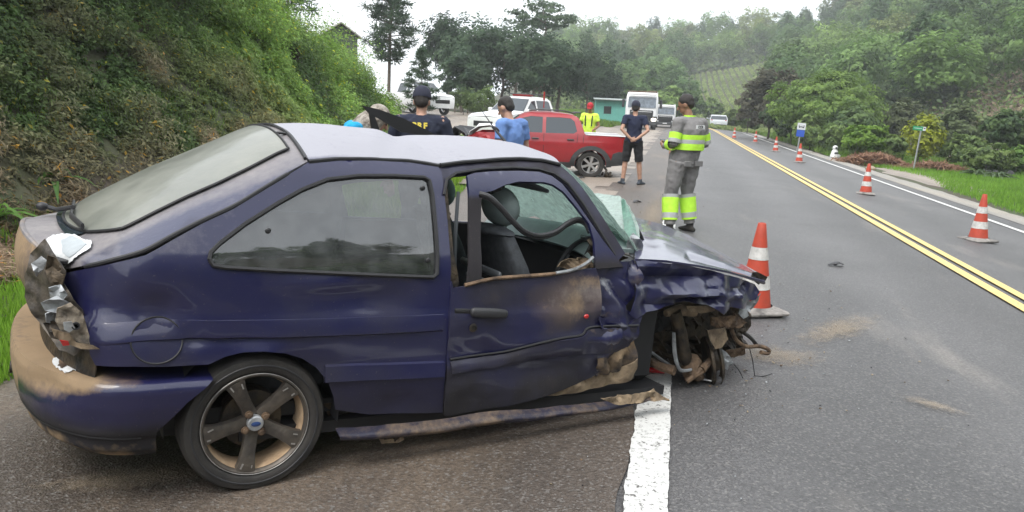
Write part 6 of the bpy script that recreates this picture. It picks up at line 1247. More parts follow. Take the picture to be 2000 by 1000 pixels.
# -- white lorries on the left shoulder
def lorry(label, x, y, rz, load='crates', s=1.0, lit=False, bull=False):
    root = empty('lorry', (x, y, ghs(x, y)), (0, 0, rz), label=label, cat='truck'); root.scale = (s, s, s); Wt = M['white_paint']
    # cab: front face looks along -y
    mb = MB(); v = []; 
    for z, yf, wd in ((.45, -.02, 1.20), (.95, 0, 1.22), (1.55, .02, 1.23), (1.62, .03, 1.23), (2.45, .18, 1.19), (2.72, .40, 1.14), (2.80, .60, 1.05)):
        v += [(-wd, yf + .12, z), (-wd + .16, yf, z), (wd - .16, yf, z), (wd, yf + .12, z), (wd, 1.9, z), (-wd, 1.9, z)]
    f = [(k * 6 + j, k * 6 + (j + 1) % 6, (k + 1) * 6 + (j + 1) % 6, (k + 1) * 6 + j) for k in range(6) for j in range(6)] + [tuple(range(5, -1, -1)), tuple(range(36, 42))]; mb.add(v, f); mb.build('cab', Wt, root, 30)
    mb = MB(); mb.add([(-1.06, -.005, 1.66), (1.06, -.005, 1.66), (1.03, .125, 2.42), (-1.03, .125, 2.42)], [(0, 1, 2, 3)]); o = mb.build('windscreen', mat('cab_glass', (.05, .07, .09), .05, spec=.9, col2=(.16, .2, .25), vscale=3), root); solid(o, .02, 1)
    for s_ in (-1, 1):
        mb = MB(); mb.add([(s_ * 1.236, .45, 1.62), (s_ * 1.236, 1.25, 1.62), (s_ * 1.205, 1.25, 2.35), (s_ * 1.205, .55, 2.35)], [(0, 1, 2, 3)]); solid(mb.build('side_window', M['dark_glass'], root), .02, 0)
        mb = MB(); mb.box((s_ * 1.42, .12, 1.95), (.20, .12, .62), bev=.04); mb.tube([(s_ * 1.2, .15, 2.2), (s_ * 1.42, .14, 2.22)], .02, 5); mb.build('wing_mirror', M['black_plastic'], root)
        mb = MB(); mb.box((s_ * .95, -.05, .80), (.36, .08, .20), bev=.04); mb.build('headlight', M['lit_lamp'] if (lit and s_ > 0) else M['lamp'], root)
        for yy in (1.0, 4.6, 5.8):
            mb = MB(); mb.lathe([(.2, -.12), (.46, -.15), (.5, -.10), (.5, .10), (.46, .15), (.2, .12)], (s_ * 1.02, yy, .5), 'x', 28); mb.build('wheel', M['rubber'], root)
    mb = MB(); mb.box((0, -.03, 1.22), (1.75, .05, .50), bev=.02); mb.build('grille', M['interior'], root)
    for k in range(3): mb = MB(); mb.box((0, -.062, 1.08 + .14 * k), (1.55, .02, .04)); mb.build('grille_bar', M['white_paint'] if k == 2 else M['grey_plastic'], root)
    mb = MB(); mb.box((0, -.035, .86), (2.40, .05, .34), bev=.02); mb.build('lower_grille', M['interior'], root); mb = MB(); mb.box((0, .02, 2.68), (2.1, .30, .12), (.2, 0, 0), bev=.04); mb.build('sun_visor', M['white_paint'], root)
    mb = MB(); mb.box((0, -.05, .52), (2.42, .16, .34), bev=.05); mb.build('bumper', M['grey_plastic'], root)
    mb = MB(); mb.box((0, -.14, .55), (.5, .01, .13)); mb.build('number_plate', M['white_paint'], root)
    mb = MB(); mb.box((0, 4.6, .85), (1.0, 5.6, .22)); mb.build('chassis', M['interior'], root)
    mb = MB(); mb.box((0, 4.9, 1.1), (2.4, 5.2, .14), bev=.02); mb.build('load_deck', M['grey_plastic'], root)
    for k in range(6):
        for s_ in (-1, 1):
            mb = MB(); mb.box((s_ * 1.18, 2.5 + k * .95, 2.0), (.06, .08, 1.8)); mb.build('stake', M['grey_plastic'] if s_ < 0 else M['white_paint'], root)
    if load == 'crates':
        for k in range(5):
            for j in range(3): mb = MB(); mb.box((-.78 + .78 * j, 2.9 + k * .98, 1.98 + .10 * ((k + j) % 3)), (.74, .92, 1.6), bev=.03); mb.build('load_crate', M['rust'], root)
    return root
Yp = 62; xp = xat(1252, Yp, 230); lorry('large white lorry facing the camera on the left shoulder, its right-hand headlight on', xp, Yp, R(3), lit=True)
Yp = 72; xp = xat(1298, Yp, 230); o = lorry('smaller white lorry waiting behind the large one', xp + .05, Yp, R(2), 'none', s=.72); 
# -- turquoise hut
Yp = 76; xp = xat(1190, Yp, 243); hut = empty('hut', (xp, Yp, ghs(xp, Yp)), (0, 0, R(8)), label='small turquoise wooden hut with one dark window', cat='hut')
M['turquoise'] = mat('turquoise', (.14, .42, .36), .8, var=.08, vscale=2); M['zinc'] = mat('zinc', (.30, .34, .33), .6, .3)
for i in range(11):
    wx = -1.28 + i * .256
    if 3 <= i <= 5:
        mb = MB(); mb.box((wx, 0, .42), (.246, .05, .85)); mb.build('plank', M['turquoise'], hut); mb = MB(); mb.box((wx, 0, 1.83), (.246, .05, .55)); mb.build('plank', M['turquoise'], hut)
    else:
        mb = MB(); mb.box((wx, 0, 1.05), (.246, .05, 2.1)); mb.build('plank', M['turquoise'], hut)
for s_ in (-1, 1): mb = MB(); mb.box((s_ * 1.4, 1.0, 1.05), (.05, 2.0, 2.1)); mb.build('side_wall', M['turquoise'], hut)
mb = MB(); mb.box((0, 2.0, 1.05), (2.75, .05, 2.1)); mb.build('back_wall', M['turquoise'], hut)
mb = MB(); mb.box((0, .9, 2.22), (3.2, 2.7, .07), (.05, 0, 0)); mb.build('roof', M['zinc'], hut)
mb = MB(); mb.box((-.256, .0, 1.2), (.74, .03, .72)); mb.build('window', M['interior'], hut)
for s_ in (-1, 1): mb = MB(); mb.box((-.256 + s_ * .38, -.02, 1.2), (.05, .06, .78)); mb.build('window_frame', M['turquoise'], hut)
# -- house roof above the bank
Yp = 38; xp = xat(655, Yp, 75); zr_ = zat(640, 48, Yp); hs = empty('house', (xp, Yp, ghs(xp, Yp)), (0, 0, R(35)), label='small house with a pitched roof showing above the bank crest', cat='house'); hh = zr_ - ghs(xp, Yp)
M['house_wall'] = mat('house_wall', (.075, .085, .075), .8); M['roof_sky_pale'] = mat('roof_sky_pale', (.42, .41, .40), .8, var=.2, vscale=10)  # pale roof colour stands for sky reflected in the sheeting
mb = MB(); mb.box((0, 0, (hh - .6) / 2), (1.7, 2.4, hh - .6)); mb.add([(-.85, -1.2, hh - .6), (.85, -1.2, hh - .6), (0, -1.2, hh - .05), (-.85, 1.2, hh - .6), (.85, 1.2, hh - .6), (0, 1.2, hh - .05)], [(0, 1, 2), (5, 4, 3)]); mb.build('wall', M['house_wall'], hs)
for s_ in (-1, 1): mb = MB(); mb.box((s_ * .50, 0, hh - .30), (1.2, 2.9, .05), (0, s_ * .58, 0)); mb.build('roof', M['roof_sky_pale'], hs)
# ------------------------------------------------------------------ people
def cloth(name, col, var=.15, rough=.9): return mat(name, col, rough, var=var, vscale=5, bump=.35, bscale=14)
_tex = bpy.data.textures.new('folds', 'CLOUDS'); _tex.noise_scale = .09; _tex.noise_depth = 2
def remesh(o, vox, smooth=4, folds=0.):
    m_ = o.modifiers.new('remesh', 'REMESH'); m_.mode = 'VOXEL'; m_.voxel_size = vox; m_.use_smooth_shade = True
    s_ = o.modifiers.new('smooth', 'SMOOTH'); s_.factor = .6; s_.iterations = smooth
    if folds: d = o.modifiers.new('folds', 'DISPLACE'); d.texture = _tex; d.strength = folds; d.mid_level = .5; d.texture_coords = 'LOCAL'
    return o
def V3(*a): return Vector(a)
def hand(mb, w_, d, pn, s, curl=.5):
    """palm and five fingers; w_ wrist, d pointing direction, pn palm normal, s thumb side"""
    d = Vector(d).normalized(); pn = Vector(pn); pn = (pn - d * pn.dot(d)).normalized(); t = d.cross(pn) * s
    mb.tube([w_, w_ + d * .045, w_ + d * .085], [(.026, .017), (.040, .016), (.038, .014)], 10, side=t, round_=True)
    for k, (o_, L_) in enumerate(((.028, .068), (.010, .076), (-.009, .071), (-.027, .056))):
        b = w_ + d * .085 + t * o_; a = curl * .6; p1 = b + (d * math.cos(a) + pn * math.sin(a)) * L_ * .45; a += curl * .7; p2 = p1 + (d * math.cos(a) + pn * math.sin(a)) * L_ * .32; a += curl * .6; p3 = p2 + (d * math.cos(a) + pn * math.sin(a)) * L_ * .25
        mb.tube([b - d * .02, p1, p2, p3], [.0095, .009, .008, .0068], 7, round_=True)
    b = w_ + d * .03 + t * .03; mb.tube([b - t * .01, b + t * .022 + d * .022, b + t * .030 + d * .050 + pn * .012], [.012, .0105, .008], 7, round_=True)
def person(label, loc, rz, J, skin='skin', shirt=None, sleeve='long', trousers=None, shorts=False, shoes=None, hair='hair', hairlen='short', cap=None, h=1.75, vox=.011, bulk=1.0, hands=True, face=True, z=None):
    """J: joints in metres (facing +y, x to the person's right) for a 1.75 m figure"""
    D = dict(pel=(0, 0, .96), bel=(0, .01, 1.12), che=(0, .0, 1.32), nek=(0, -.01, 1.47), hed=(0, .025, 1.625), ls=(-.185, -.01, 1.42), rs=(.185, -.01, 1.42), le=(-.24, -.03, 1.13), re=(.24, -.03, 1.13), lw=(-.25, .05, .88), rw=(.25, .05, .88), lh=(-.095, 0, .92), rh=(.095, 0, .92), lk=(-.11, .02, .50), rk=(.11, .02, .50), la=(-.12, -.02, .085), ra=(.12, -.02, .085), look=(0, 1, 0), lhd=(0, .1, -1), rhd=(0, .1, -1), toe_l=(-.1, 1, 0), toe_r=(.1, 1, 0))
    D.update(J); p = {k: Vector(v) for k, v in D.items() if k != 'curl'}; b = bulk
    root = empty('person', (loc[0], loc[1], ghs(*loc) if z is None else z), (0, 0, rz), label=label, cat='person'); root.scale = (h / 1.75,) * 3
    look = p['look'].normalized(); hed = p['hed']; rt = look.cross(V3(0, 0, 1)).normalized(); upv = rt.cross(look)
    def limbs(mb, off=0., arms=(1., 1.), legs=1., torso=True, head=True):
        if torso:
            mb.tube([p['pel'] + V3(0, 0, -.06), p['pel'] + V3(0, 0, .02), p['bel'], p['che'], p['che'].lerp(p['nek'], .55), p['nek']], [(.155 * b + off, .11 * b + off), (.165 * b + off, .12 * b + off), (.145 * b + off, .115 * b + off), (.165 * b + off, .12 * b + off), (.15 * b + off, .09 * b + off), (.065 + off, .06 + off)], 18, side=(p['rs'] - p['ls']), round_=False)
            for s_ in 'lr': mb.tube([p['che'].lerp(p['nek'], .5), p[s_ + 's']], [.075 + off, .062 + off], 10, round_=True)
        if head: mb.tube([p['nek'] - V3(0, 0, .04), p['nek'].lerp(hed, .6)], [.058, .052], 10)
        for s_, a in zip('lr', (1, 1)):
            if arms[0] > 0:
                e, w_ = p[s_ + 'e'], p[s_ + 'w']; f = arms[0]
                if f <= .5: mb.tube([p[s_ + 's'], p[s_ + 's'].lerp(e, f * 2)], [.058 * b + off, .052 * b + off], 10, round_=off == 0)
                else: mb.tube([p[s_ + 's'], p[s_ + 's'].lerp(e, .5), e, e.lerp(w_, (f - .5) * 2 * .35), e.lerp(w_, (f - .5) * 2)], [.055 * b + off, .047 * b + off, .039 + off, .037 + off, .027 + off], 10, round_=off == 0)
            if legs > 0:
                hp, k, an = p[s_ + 'h'], p[s_ + 'k'], p[s_ + 'a']
                if legs <= .5: mb.tube([hp + V3(0, 0, .02), hp.lerp(k, .5), hp.lerp(k, legs * 2)], [.092 * b + off, .075 * b + off, .062 + off * 1.2], 12)
                else: mb.tube([hp + V3(0, 0, .02), hp.lerp(k, .5), k, k.lerp(an, .3), k.lerp(an, (legs - .5) * 2)], [.092 * b + off, .075 * b + off, .055 + off, .056 + off, .040 + off * 1.4], 12)
    mb = MB(); limbs(mb)
    # head
    Mh = Matrix((rt, look, upv)).transposed().to_4x4(); Mh.translation = hed; n0 = len(mb.v)
    mb.ball((0, -.008, .02), (.078, .098, .10), 18, 12); mb.ball((0, .028, -.045), (.058, .065, .066), 14, 10); mb.tube([(0, .093, .015), (0, .114, -.018)], [.009, .015], 8, round_=True); mb.ball((0, .088, -.062), (.026, .012, .010))
    for s_ in (-1, 1): mb.ball((s_ * .080, -.005, -.005), (.010, .022, .032))
    mb.v[n0:] = [tuple(Mh @ Vector(v)) for v in mb.v[n0:]]
    if hands:
        for s_, sg in (('l', 1), ('r', -1)): hand(mb, p[s_ + 'w'], p[s_ + 'hd'], D.get(s_ + 'pn', (sg, 0, 0)), sg, D.get('curl', .5))
    if not shoes:
        pass
    for s_ in 'lr': tdir = p['toe_' + s_].normalized(); mb.tube([p[s_ + 'a'] - V3(0, 0, .03) - tdir * .04, p[s_ + 'a'] - V3(0, 0, .045) + tdir * .08, p[s_ + 'a'] - V3(0, 0, .06) + tdir * .17], [(.034, .034), (.036, .024), (.024, .014)] if not shoes else [(.025, .02), (.025, .018), (.02, .01)], 10, round_=True)
    body = remesh(mb.build('body', M[skin], root, 179), vox * .75, 2)
    if face:
        for s_ in (-1, 1): e = MB(); e.ball((s_ * .030, .083, .012), (.013, .008, .008)); e.v = [tuple(Mh @ Vector(v)) for v in e.v]; e.build('eye', M['interior'], root)
    if hair:
        mb = MB(); 
        if hairlen == 'short': mb.ball((0, -.022, .045), (.086, .100, .092), 18, 12); mb.ball((0, -.055, -.005), (.078, .058, .07), 14, 10)
        else:
            mb.ball((0, -.02, .04), (.10, .11, .10), 18, 12); mb.ball((0, -.06, -.04), (.11, .08, .14), 16, 10)
            for k in range(16): a = -2.9 + k * .36; mb.tube([(.09 * math.sin(a), -.03 + .07 * -math.cos(a), .04), (.13 * math.sin(a), -.04 - .10 * math.cos(a), -.10), (.14 * math.sin(a) + .02 * math.sin(k * 3), -.05 - .11 * math.cos(a), -.24 - .03 * math.sin(k * 5))], [.03, .03, .012], 6)
        mb.v = [tuple(Mh @ Vector(v)) for v in mb.v]
        # keep the face clear
        o = mb.build('hair', M[hair], root, 179); remesh(o, .010, 3, .012)
    if cap:
        mb = MB(); mb.lathe([(.0, .165), (.05, .16), (.085, .13), (.102, .085), (.106, .045), (.104, .035)], (0, 0, 0), 'z', 24); mb.v = [(x * .92, y * 1.06 - .012, z_) for x, y, z_ in mb.v]
        mb.grid(lambda u, v: Vector(((v - .5) * .15 * (1 - .3 * u), .085 + .075 * u * (1 - (2 * v - 1) ** 2 * .4), .048 - .012 * u - .014 * (2 * v - 1) ** 2)), 4, 8); mb.v = [tuple(Mh @ Vector(v)) for v in mb.v]; o = mb.build('cap', M[cap], root); solid(o, .006, 1)
    if trousers: mb = MB(); limbs(mb, .024 if not shorts else .022, (0, 0), .5 if shorts else .97, False, False); mb.tube([p['pel'] - V3(0, 0, .10), p['pel'], p['pel'].lerp(p['bel'], .6)], [(.165 * b + .014, .12 * b + .014), (.17 * b + .014, .125 * b + .012), (.155 * b + .008, .12 * b + .008)], 18, side=(p['rs'] - p['ls'])); remesh(mb.build('shorts' if shorts else 'trousers', trousers, root, 179), vox, 4, .022)
    if shirt: mb = MB(); limbs(mb, .014, (.30 if sleeve == 'short' else .95, 0), 0, True, False); mb.tube([p['pel'] + V3(0, 0, -.06), p['pel'], p['bel']], [(.175 * b + .012, .13 * b + .012), (.175 * b + .012, .13 * b + .012), (.155 * b + .01, .12 * b + .012)], 18, side=(p['rs'] - p['ls'])); remesh(mb.build('shirt' if sleeve == 'short' else 'jacket', shirt, root, 179), vox, 4, .022)
    if shoes:
        for s_ in 'lr':
            tdir = p['toe_' + s_].normalized(); mb = MB(); a = p[s_ + 'a']; sdv = tdir.cross(V3(0, 0, 1)); mb.tube([a + V3(0, 0, -.05) - tdir * .07, a + V3(0, 0, -.035), a + V3(0, 0, -.05) + tdir * .10, a + V3(0, 0, -.06) + tdir * .18], [(.034, .034), (.042, .048), (.048, .034), (.038, .022)], 12, side=sdv, round_=True); mb.tube([a - V3(0, 0, .02), a + V3(0, 0, .05 if shoes is not M['boot'] else .13)], [.05, .047], 12); remesh(mb.build('shoe', shoes, root, 179), .010, 2)
    return root, p
M['boot'] = cloth('boot', (.02, .018, .016)); M['navy'] = cloth('navy', (.012, .017, .045)); M['navy_uniform'] = cloth('navy_uniform', (.012, .016, .035)); M['black_cloth'] = cloth('black_cloth', (.012, .012, .014)); M['blue_shirt'] = cloth('blue_shirt', (.12, .22, .48)); M['cyan_top'] = cloth('cyan_top', (.01, .30, .55)); M['grey_uniform'] = cloth('grey_uniform', (.19, .185, .185)); M['hivis'] = mat('hivis', (.45, .80, .05), .7, var=.1, vscale=9, bump=.3, bscale=20, emit=None); M['reflective'] = mat('reflective', (.38, .39, .39), .45, var=.1); M['hivis_yellow'] = mat('hivis_yellow', (.62, .85, .08), .7, var=.12, vscale=8, bump=.3, bscale=18); M['red_cap'] = cloth('red_cap', (.42, .03, .04)); M['navy_cap'] = cloth('navy_cap', (.02, .022, .04)); M['grey_shoe'] = cloth('grey_shoe', (.05, .06, .075))
def band(root, pts, rads, mt, side=None, name='reflective_band', n=18): 
    mb = MB(); mb.tube(pts, rads, n, side=side, caps=False); o = mb.build(name, mt, root, 60); solid(o, .006, 1); return o
def text(s, size, mt, root, loc, rot, name='lettering', bold=0., thick=.002):
    cu = bpy.data.curves.new(name, 'FONT'); cu.body = s; cu.size = size; cu.extrude = thick; cu.offset = bold; cu.align_x = 'CENTER'; cu.align_y = 'CENTER'
    t = bpy.data.objects.new('tmp', cu); C.objects.link(t); bpy.context.view_layer.update(); me = bpy.data.meshes.new_from_object(t); bpy.data.objects.remove(t); me.materials.clear()
    o = link(name, me, mt, root, 30); o.location = loc; o.rotation_euler = rot; return o
# worker in grey overalls with lime bands, seen from behind and slightly left-turned, reading something in his hands
Yw = 10.7; xw = xat(1326, Yw, 440)
wk, p = person('road worker in grey overalls with lime reflective bands, back turned, near the front cone', (xw, Yw), R(46),
    dict(pel=(0, .02, .95), bel=(.01, -.03, 1.12), che=(.02, -.05, 1.32), nek=(.01, -.02, 1.48), hed=(-.02, .04, 1.625), look=(-.55, .8, -.42), ls=(-.20, -.03, 1.41), rs=(.21, -.05, 1.41), le=(-.27, -.05, 1.14), re=(.29, -.06, 1.13), lw=(-.20, .20, 1.10), rw=(.10, .22, 1.08), lhd=(.4, .8, .2), rhd=(-.5, .7, .2), lpn=(1, 0, .5), rpn=(-1, 0, .5), lk=(-.15, .05, .50), rk=(.13, .03, .50), la=(-.19, -.02, .085), ra=(.16, -.04, .085), lh=(-.11, 0, .90), rh=(.11, 0, .90), curl=.8),
    skin='skin_brown', shirt=M['grey_uniform'], trousers=M['grey_uniform'], shoes=M['boot'], h=1.80, vox=.010, bulk=1.16)
sv = p['rs'] - p['ls']
for z0, z1, mt in ((1.20, 1.26, 'hivis'), (1.15, 1.20, 'reflective'), (1.07, 1.15, 'hivis')):
    c0, c1 = V3(.012, -.03, z0), V3(.012, -.03, z1); band(wk, [c0, c0.lerp(c1, .5), c1], [(.212, .172), (.215, .174), (.213, .172)], M[mt], sv)
for s_ in 'lr':
    a, e, w_ = p[s_ + 's'], p[s_ + 'e'], p[s_ + 'w']
    for t0, t1, mt in ((.50, .78, 'hivis'), (.78, .95, 'reflective')): band(wk, [a.lerp(e, t0), a.lerp(e, t1)], [.078, .074], M[mt], n=14)
    band(wk, [e.lerp(w_, .12), e.lerp(w_, .45)], [.072, .064], M['hivis'], n=14)
    k, an = p[s_ + 'k'], p[s_ + 'a']
    band(wk, [k.lerp(an, .02), k.lerp(an, .12)], [.104, .100], M['reflective'], n=16); band(wk, [k.lerp(an, .12), k.lerp(an, .35), k.lerp(an, .58)], [.103, .101, .096], M['hivis'], n=16); band(wk, [k.lerp(an, .58), k.lerp(an, .74)], [.096, .092], M['reflective'], n=16); band(wk, [k.lerp(an, .74), k.lerp(an, .80)], [.092, .09], M['hivis'], n=16)
mb = MB(); mb.tube([p['nek'] + V3(0, 0, -.035), p['nek'] + V3(0, 0, .02)], [(.085, .08), (.078, .075)], 16); mb.build('collar', M['hivis'], wk)
mb = MB(); mb.box((.03, -.193, 1.36), (.15, .006, .05)); mb.build('back_patch', M['white_paint'], wk); text('CCR', .045, M['grey_plastic'], wk, (.03, -.1975, 1.36), (R(90), 0, 0), bold=.001)
for s_ in (-1, 1): mb = MB(); mb.box((s_ * .10, -.155, .90), (.13, .018, .07), (0, 0, s_ * -.1), bev=.006); mb.build('pocket_flap', M['grey_uniform'], wk)
ph = empty('phone', wk.matrix_basis @ V3(-.06, .33, 1.14), label='dark mobile phone held by the worker in grey overalls', cat='phone'); mb = MB(); mb.box((0, 0, 0), (.075, .15, .010), (.5, 0, .4), bev=.004); mb.build('case', M['black_plastic'], ph); mb = MB(); mb.box((0, -.003, .0065), (.066, .135, .002), (.5, 0, .4)); mb.build('screen', M['dark_glass'], ph)
# man in navy T-shirt, hands clasped behind his back
Yn = 16.9; xn = xat(1231, Yn, 360)
nv, p = person('man in navy T-shirt, black shorts and cap with his hands clasped behind his back', (xn, Yn), R(6),
    dict(ls=(-.19, -.02, 1.42), rs=(.19, -.02, 1.42), le=(-.27, -.16, 1.17), re=(.28, -.15, 1.17), lw=(-.07, -.19, .99), rw=(.05, -.20, .985), lhd=(1, -.05, -.25), rhd=(-1, -.1, -.35), lpn=(0, 1, 0), rpn=(0, 1, 0), look=(.12, .95, -.15), lk=(-.14, .02, .50), rk=(.15, .0, .50), la=(-.17, -.02, .085), ra=(.20, .02, .085), toe_r=(.55, .8, 0), toe_l=(-.35, .8, 0), curl=.9),
    shirt=M['navy'], sleeve='short', trousers=M['black_cloth'], shorts=True, shoes=M['grey_shoe'], cap='navy_cap', h=1.72, vox=.010)
# man in blue T-shirt looking down at the wreck
Yb = 8.6; xb = xat(997, Yb, 300)
bl, p = person('dark-haired man in light blue T-shirt looking down between the wreck and the red pickup', (xb, Yb), R(62),
    dict(che=(0, .01, 1.32), nek=(0, .03, 1.47), hed=(0, .10, 1.60), look=(-.1, .85, -.5), lw=(-.24, .12, .90), rw=(.24, .16, .92), le=(-.25, -.04, 1.13), re=(.25, -.03, 1.13)), shirt=M['blue_shirt'], sleeve='short', trousers=M['black_cloth'], shoes=M['boot'], h=1.68, bulk=1.05)
# officer, back to camera
Yo = 7.7; xo = xat(822, Yo, 260)
of, p = person('police officer in dark navy uniform and cap with yellow letters across the back', (xo, Yo), R(14),
    dict(look=(.05, .95, -.25), nek=(0, .0, 1.47), hed=(0, .04, 1.60), ls=(-.22, -.01, 1.40), rs=(.22, -.01, 1.40), le=(-.32, .02, 1.14), re=(.32, .02, 1.14), lw=(-.18, .25, 1.05), rw=(.18, .25, 1.05), lhd=(.4, .8, 0), rhd=(-.4, .8, 0)), shirt=M['navy_uniform'], trousers=M['navy_uniform'], shoes=M['boot'], cap='navy_cap', h=1.71, bulk=1.28)
M['yellow_print'] = mat('yellow_print', (.75, .60, .08), .7)
for ch, dx, rzz in (('P', -.056, -.2), ('R', 0, 0), ('F', .056, .2)): text(ch, .078, M['yellow_print'], of, (dx, -.192 + .014 * (abs(rzz) > 0), 1.365), (R(84), 0, rzz), bold=.004, thick=.003)
# woman bending, grey curly hair, bright blue top
Yg = 6.6; xg = xat(674, Yg, 250)
wm, p = person('woman with long curly grey hair and bright blue top bending forward behind the wreck', (xg, Yg), R(-62),
    dict(pel=(0, -.18, .90), bel=(0, -.08, 1.05), che=(0, .05, 1.28), nek=(0, .17, 1.385), hed=(0, .30, 1.455), look=(0, .75, -.62), ls=(-.17, .07, 1.365), rs=(.17, .07, 1.365), le=(-.2, .22, 1.0), re=(.2, .22, 1.0), lw=(-.15, .40, .90), rw=(.15, .40, .90), lh=(-.095, -.16, .86), rh=(.095, -.16, .86), lk=(-.1, -.04, .48), rk=(.1, -.04, .48), la=(-.1, -.14, .085), ra=(.1, -.14, .085)), shirt=M['cyan_top'], sleeve='short', trousers=M['black_cloth'], shoes=M['boot'], hair='grey_hair', hairlen='long', h=1.68)
# worker with red cap behind the pickup bed
Yr = 22.; xr_ = xat(1151, Yr, 245)
rc, p = person('road worker in yellow high-visibility vest and red cap behind the red pickup bed', (xr_, Yr), R(175), dict(look=(0, .9, -.25), lw=(-.15, .22, 1.0), rw=(.15, .22, 1.0), le=(-.28, .0, 1.13), re=(.28, 0, 1.13)), skin='skin_brown', shirt=M['hivis_yellow'], sleeve='short', trousers=M['grey_uniform'], shoes=M['boot'], cap='red_cap', h=1.66, bulk=1.1)
for s_ in (-1, 1): mb = MB(); mb.tube([(s_ * .10, .12, 1.42), (s_ * .10, .155, 1.3), (s_ * .09, .155, 1.12)], [(.018, .006)] * 3, 8); mb.build('vest_stripe', M['interior'], rc)
# second hi-vis figure mostly hidden behind the grey worker
Yh = 14.5; xh = xat(1336, Yh, 300)
hv, p = person('person in yellow shirt almost hidden behind the worker in grey overalls', (xh, Yh), R(170), dict(look=(0, .9, -.2)), skin='skin_brown', shirt=M['hivis_yellow'], sleeve='short', trousers=M['grey_uniform'], shoes=M['boot'], h=1.66)
# ------------------------------------------------------------------ cones, signs, small things
M['cone_orange'] = mat('cone_orange', (.50, .060, .028), .6, col2=(.36, .055, .032), vscale=7); M['cone_white'] = mat('cone_white', (.52, .51, .49), .6, var=.2, vscale=20); M['cone_base'] = mat('cone_base', (.09, .085, .08), .8, col2=(.30, .28, .26), vscale=12)
def cone(label, x, y, h=.75, group=None, rz=0., lean=(0, 0), base='cone_base', parts=True):
    root = empty('traffic_cone', (x, y, ghs(x, y) + .012), (lean[0], lean[1], rz), label=label, cat='traffic cone', group=group); s = h / .75
    r_at = lambda z: .140 - (.140 - .032) * (z - .03) / .70
    mb = MB(); mb.box((0, 0, .018), (.42, .42, .036), bev=.012); mb.lathe([(.20, .034), (.17, .045), (.15, .06)], n=24); mb.build('base', M[base], root)
    for z0, z1, mt, nm in ((.03, .20, 'cone_orange', 'cone_body'), (.20, .31, 'cone_white', 'reflective_band'), (.31, .44, 'cone_orange', 'cone_body'), (.44, .54, 'cone_white', 'reflective_band'), (.54, .73, 'cone_orange', 'cone_body')):
        e = .003 if mt == 'cone_white' else 0; pr = [(r_at(z0) + e, z0), (r_at((z0 + z1) / 2) + e, (z0 + z1) / 2), (r_at(z1) + e, z1)]
        if z1 == .73: pr += [(.028, .735), (.022, .735), (.020, .70)]
        mb = MB(); mb.lathe(pr, n=28); mb.build(nm, M[mt], root)
    root.scale = (s, s, s); return root
x, y = onground(1470, 612); cone('traffic cone standing just ahead of the wreck front, nearest to the camera', x, y, .755, rz=.5)
for (px, py, h, lab) in ((1909, 472, .75, 'nearest cone of the line in the far lane, at the right of the frame'), (1690, 381, .75, 'second cone of the line in the far lane'), (1560, 318, .75, 'third cone of the line, just below the blue sign'), (1514, 297, .75, 'fourth cone of the line in the far lane'), (1475, 279, .75, 'fifth cone of the line in the far lane'), (1434, 266, .75, 'farthest cone visible in the far lane')):
    x, y = onground(px, py); cone(lab, x, y, h, 'cones lined up in the far lane', rz=px)
for (px, py, lab) in ((1331, 256, 'cone on the left line beyond the grey worker'), (1318, 300, 'cone just behind the grey worker on the left'), (1345, 244, 'farthest cone on the left line')):
    x, y = onground(px, py); cone(lab, x, y, .75, rz=px)
# blue bus-stop sign
M['sign_blue'] = mat('sign_blue', (.02, .08, .42), .5); M['sign_green'] = mat('sign_green', (.03, .30, .13), .5); M['galv'] = mat('galv', (.32, .33, .33), .5, .5, var=.1); M['sign_back'] = mat('sign_white', (.60, .62, .64), .5)
Ys_ = 38.; xs_ = xat(1557, Ys_, 292); sg = empty('bus_stop_sign', (xs_, Ys_, ghs(xs_, Ys_)), (0, R(3), R(-4)), label='blue and white bus-stop sign on a thin post beside the far shoulder', cat='sign'); hs_ = zat(1562, 240, Ys_) - ghs(xs_, Ys_)
mb = MB(); mb.tube([(0, 0, -.2), (0, 0, hs_)], .035, 10); mb.build('post', M['galv'], sg)
mb = MB(); mb.box((0, -.045, hs_ - .46), (.34, .02, .30), bev=.006); mb.build('blue_panel', M['sign_blue'], sg)
mb = MB(); mb.box((0, -.045, hs_ - .15), (.36, .02, .29), bev=.006); mb.build('white_panel', M['sign_back'], sg)
mb = MB(); mb.box((0, -.060, hs_ - .14), (.24, .006, .10), bev=.003); mb.box((-.08, -.060, hs_ - .20), (.05, .006, .03)); mb.box((.08, -.060, hs_ - .20), (.05, .006, .03)); mb.build('bus_symbol', M['black_plastic'], sg)
mb = MB(); mb.box((0, -.066, hs_ - .125), (.19, .004, .05)); mb.build('bus_symbol_windows', M['sign_back'], sg)
# green direction sign
Yq = 36.; xq = xat(1786, Yq, 316); sq = empty('street_sign', (xq, Yq, ghs(xq, Yq)), (0, R(3), R(6)), label='green street-name sign with a white end on a leaning post in the verge', cat='sign'); hq = zat(1794, 246, Yq) - ghs(xq, Yq)
mb = MB(); mb.tube([(0, 0, -.2), (.0, 0, hq)], .035, 10); mb.build('post', M['galv'], sq); mb = MB(); mb.box((-.16, -.045, hq - .10), (.40, .015, .16)); mb.build('green_panel', M['sign_green'], sq); mb = MB(); mb.box((.10, -.045, hq - .10), (.12, .015, .16)); mb.build('white_panel', M['sign_back'], sq)
mb = MB(); mb.box((.10, -.055, hq - .08), (.07, .004, .04)); mb.build('dark_mark', M['black_plastic'], sq)
mb = MB(); mb.box((-.16, -.055, hq - .10), (.30, .004, .02)); mb.build('sign_lettering', M['sign_back'], sq)
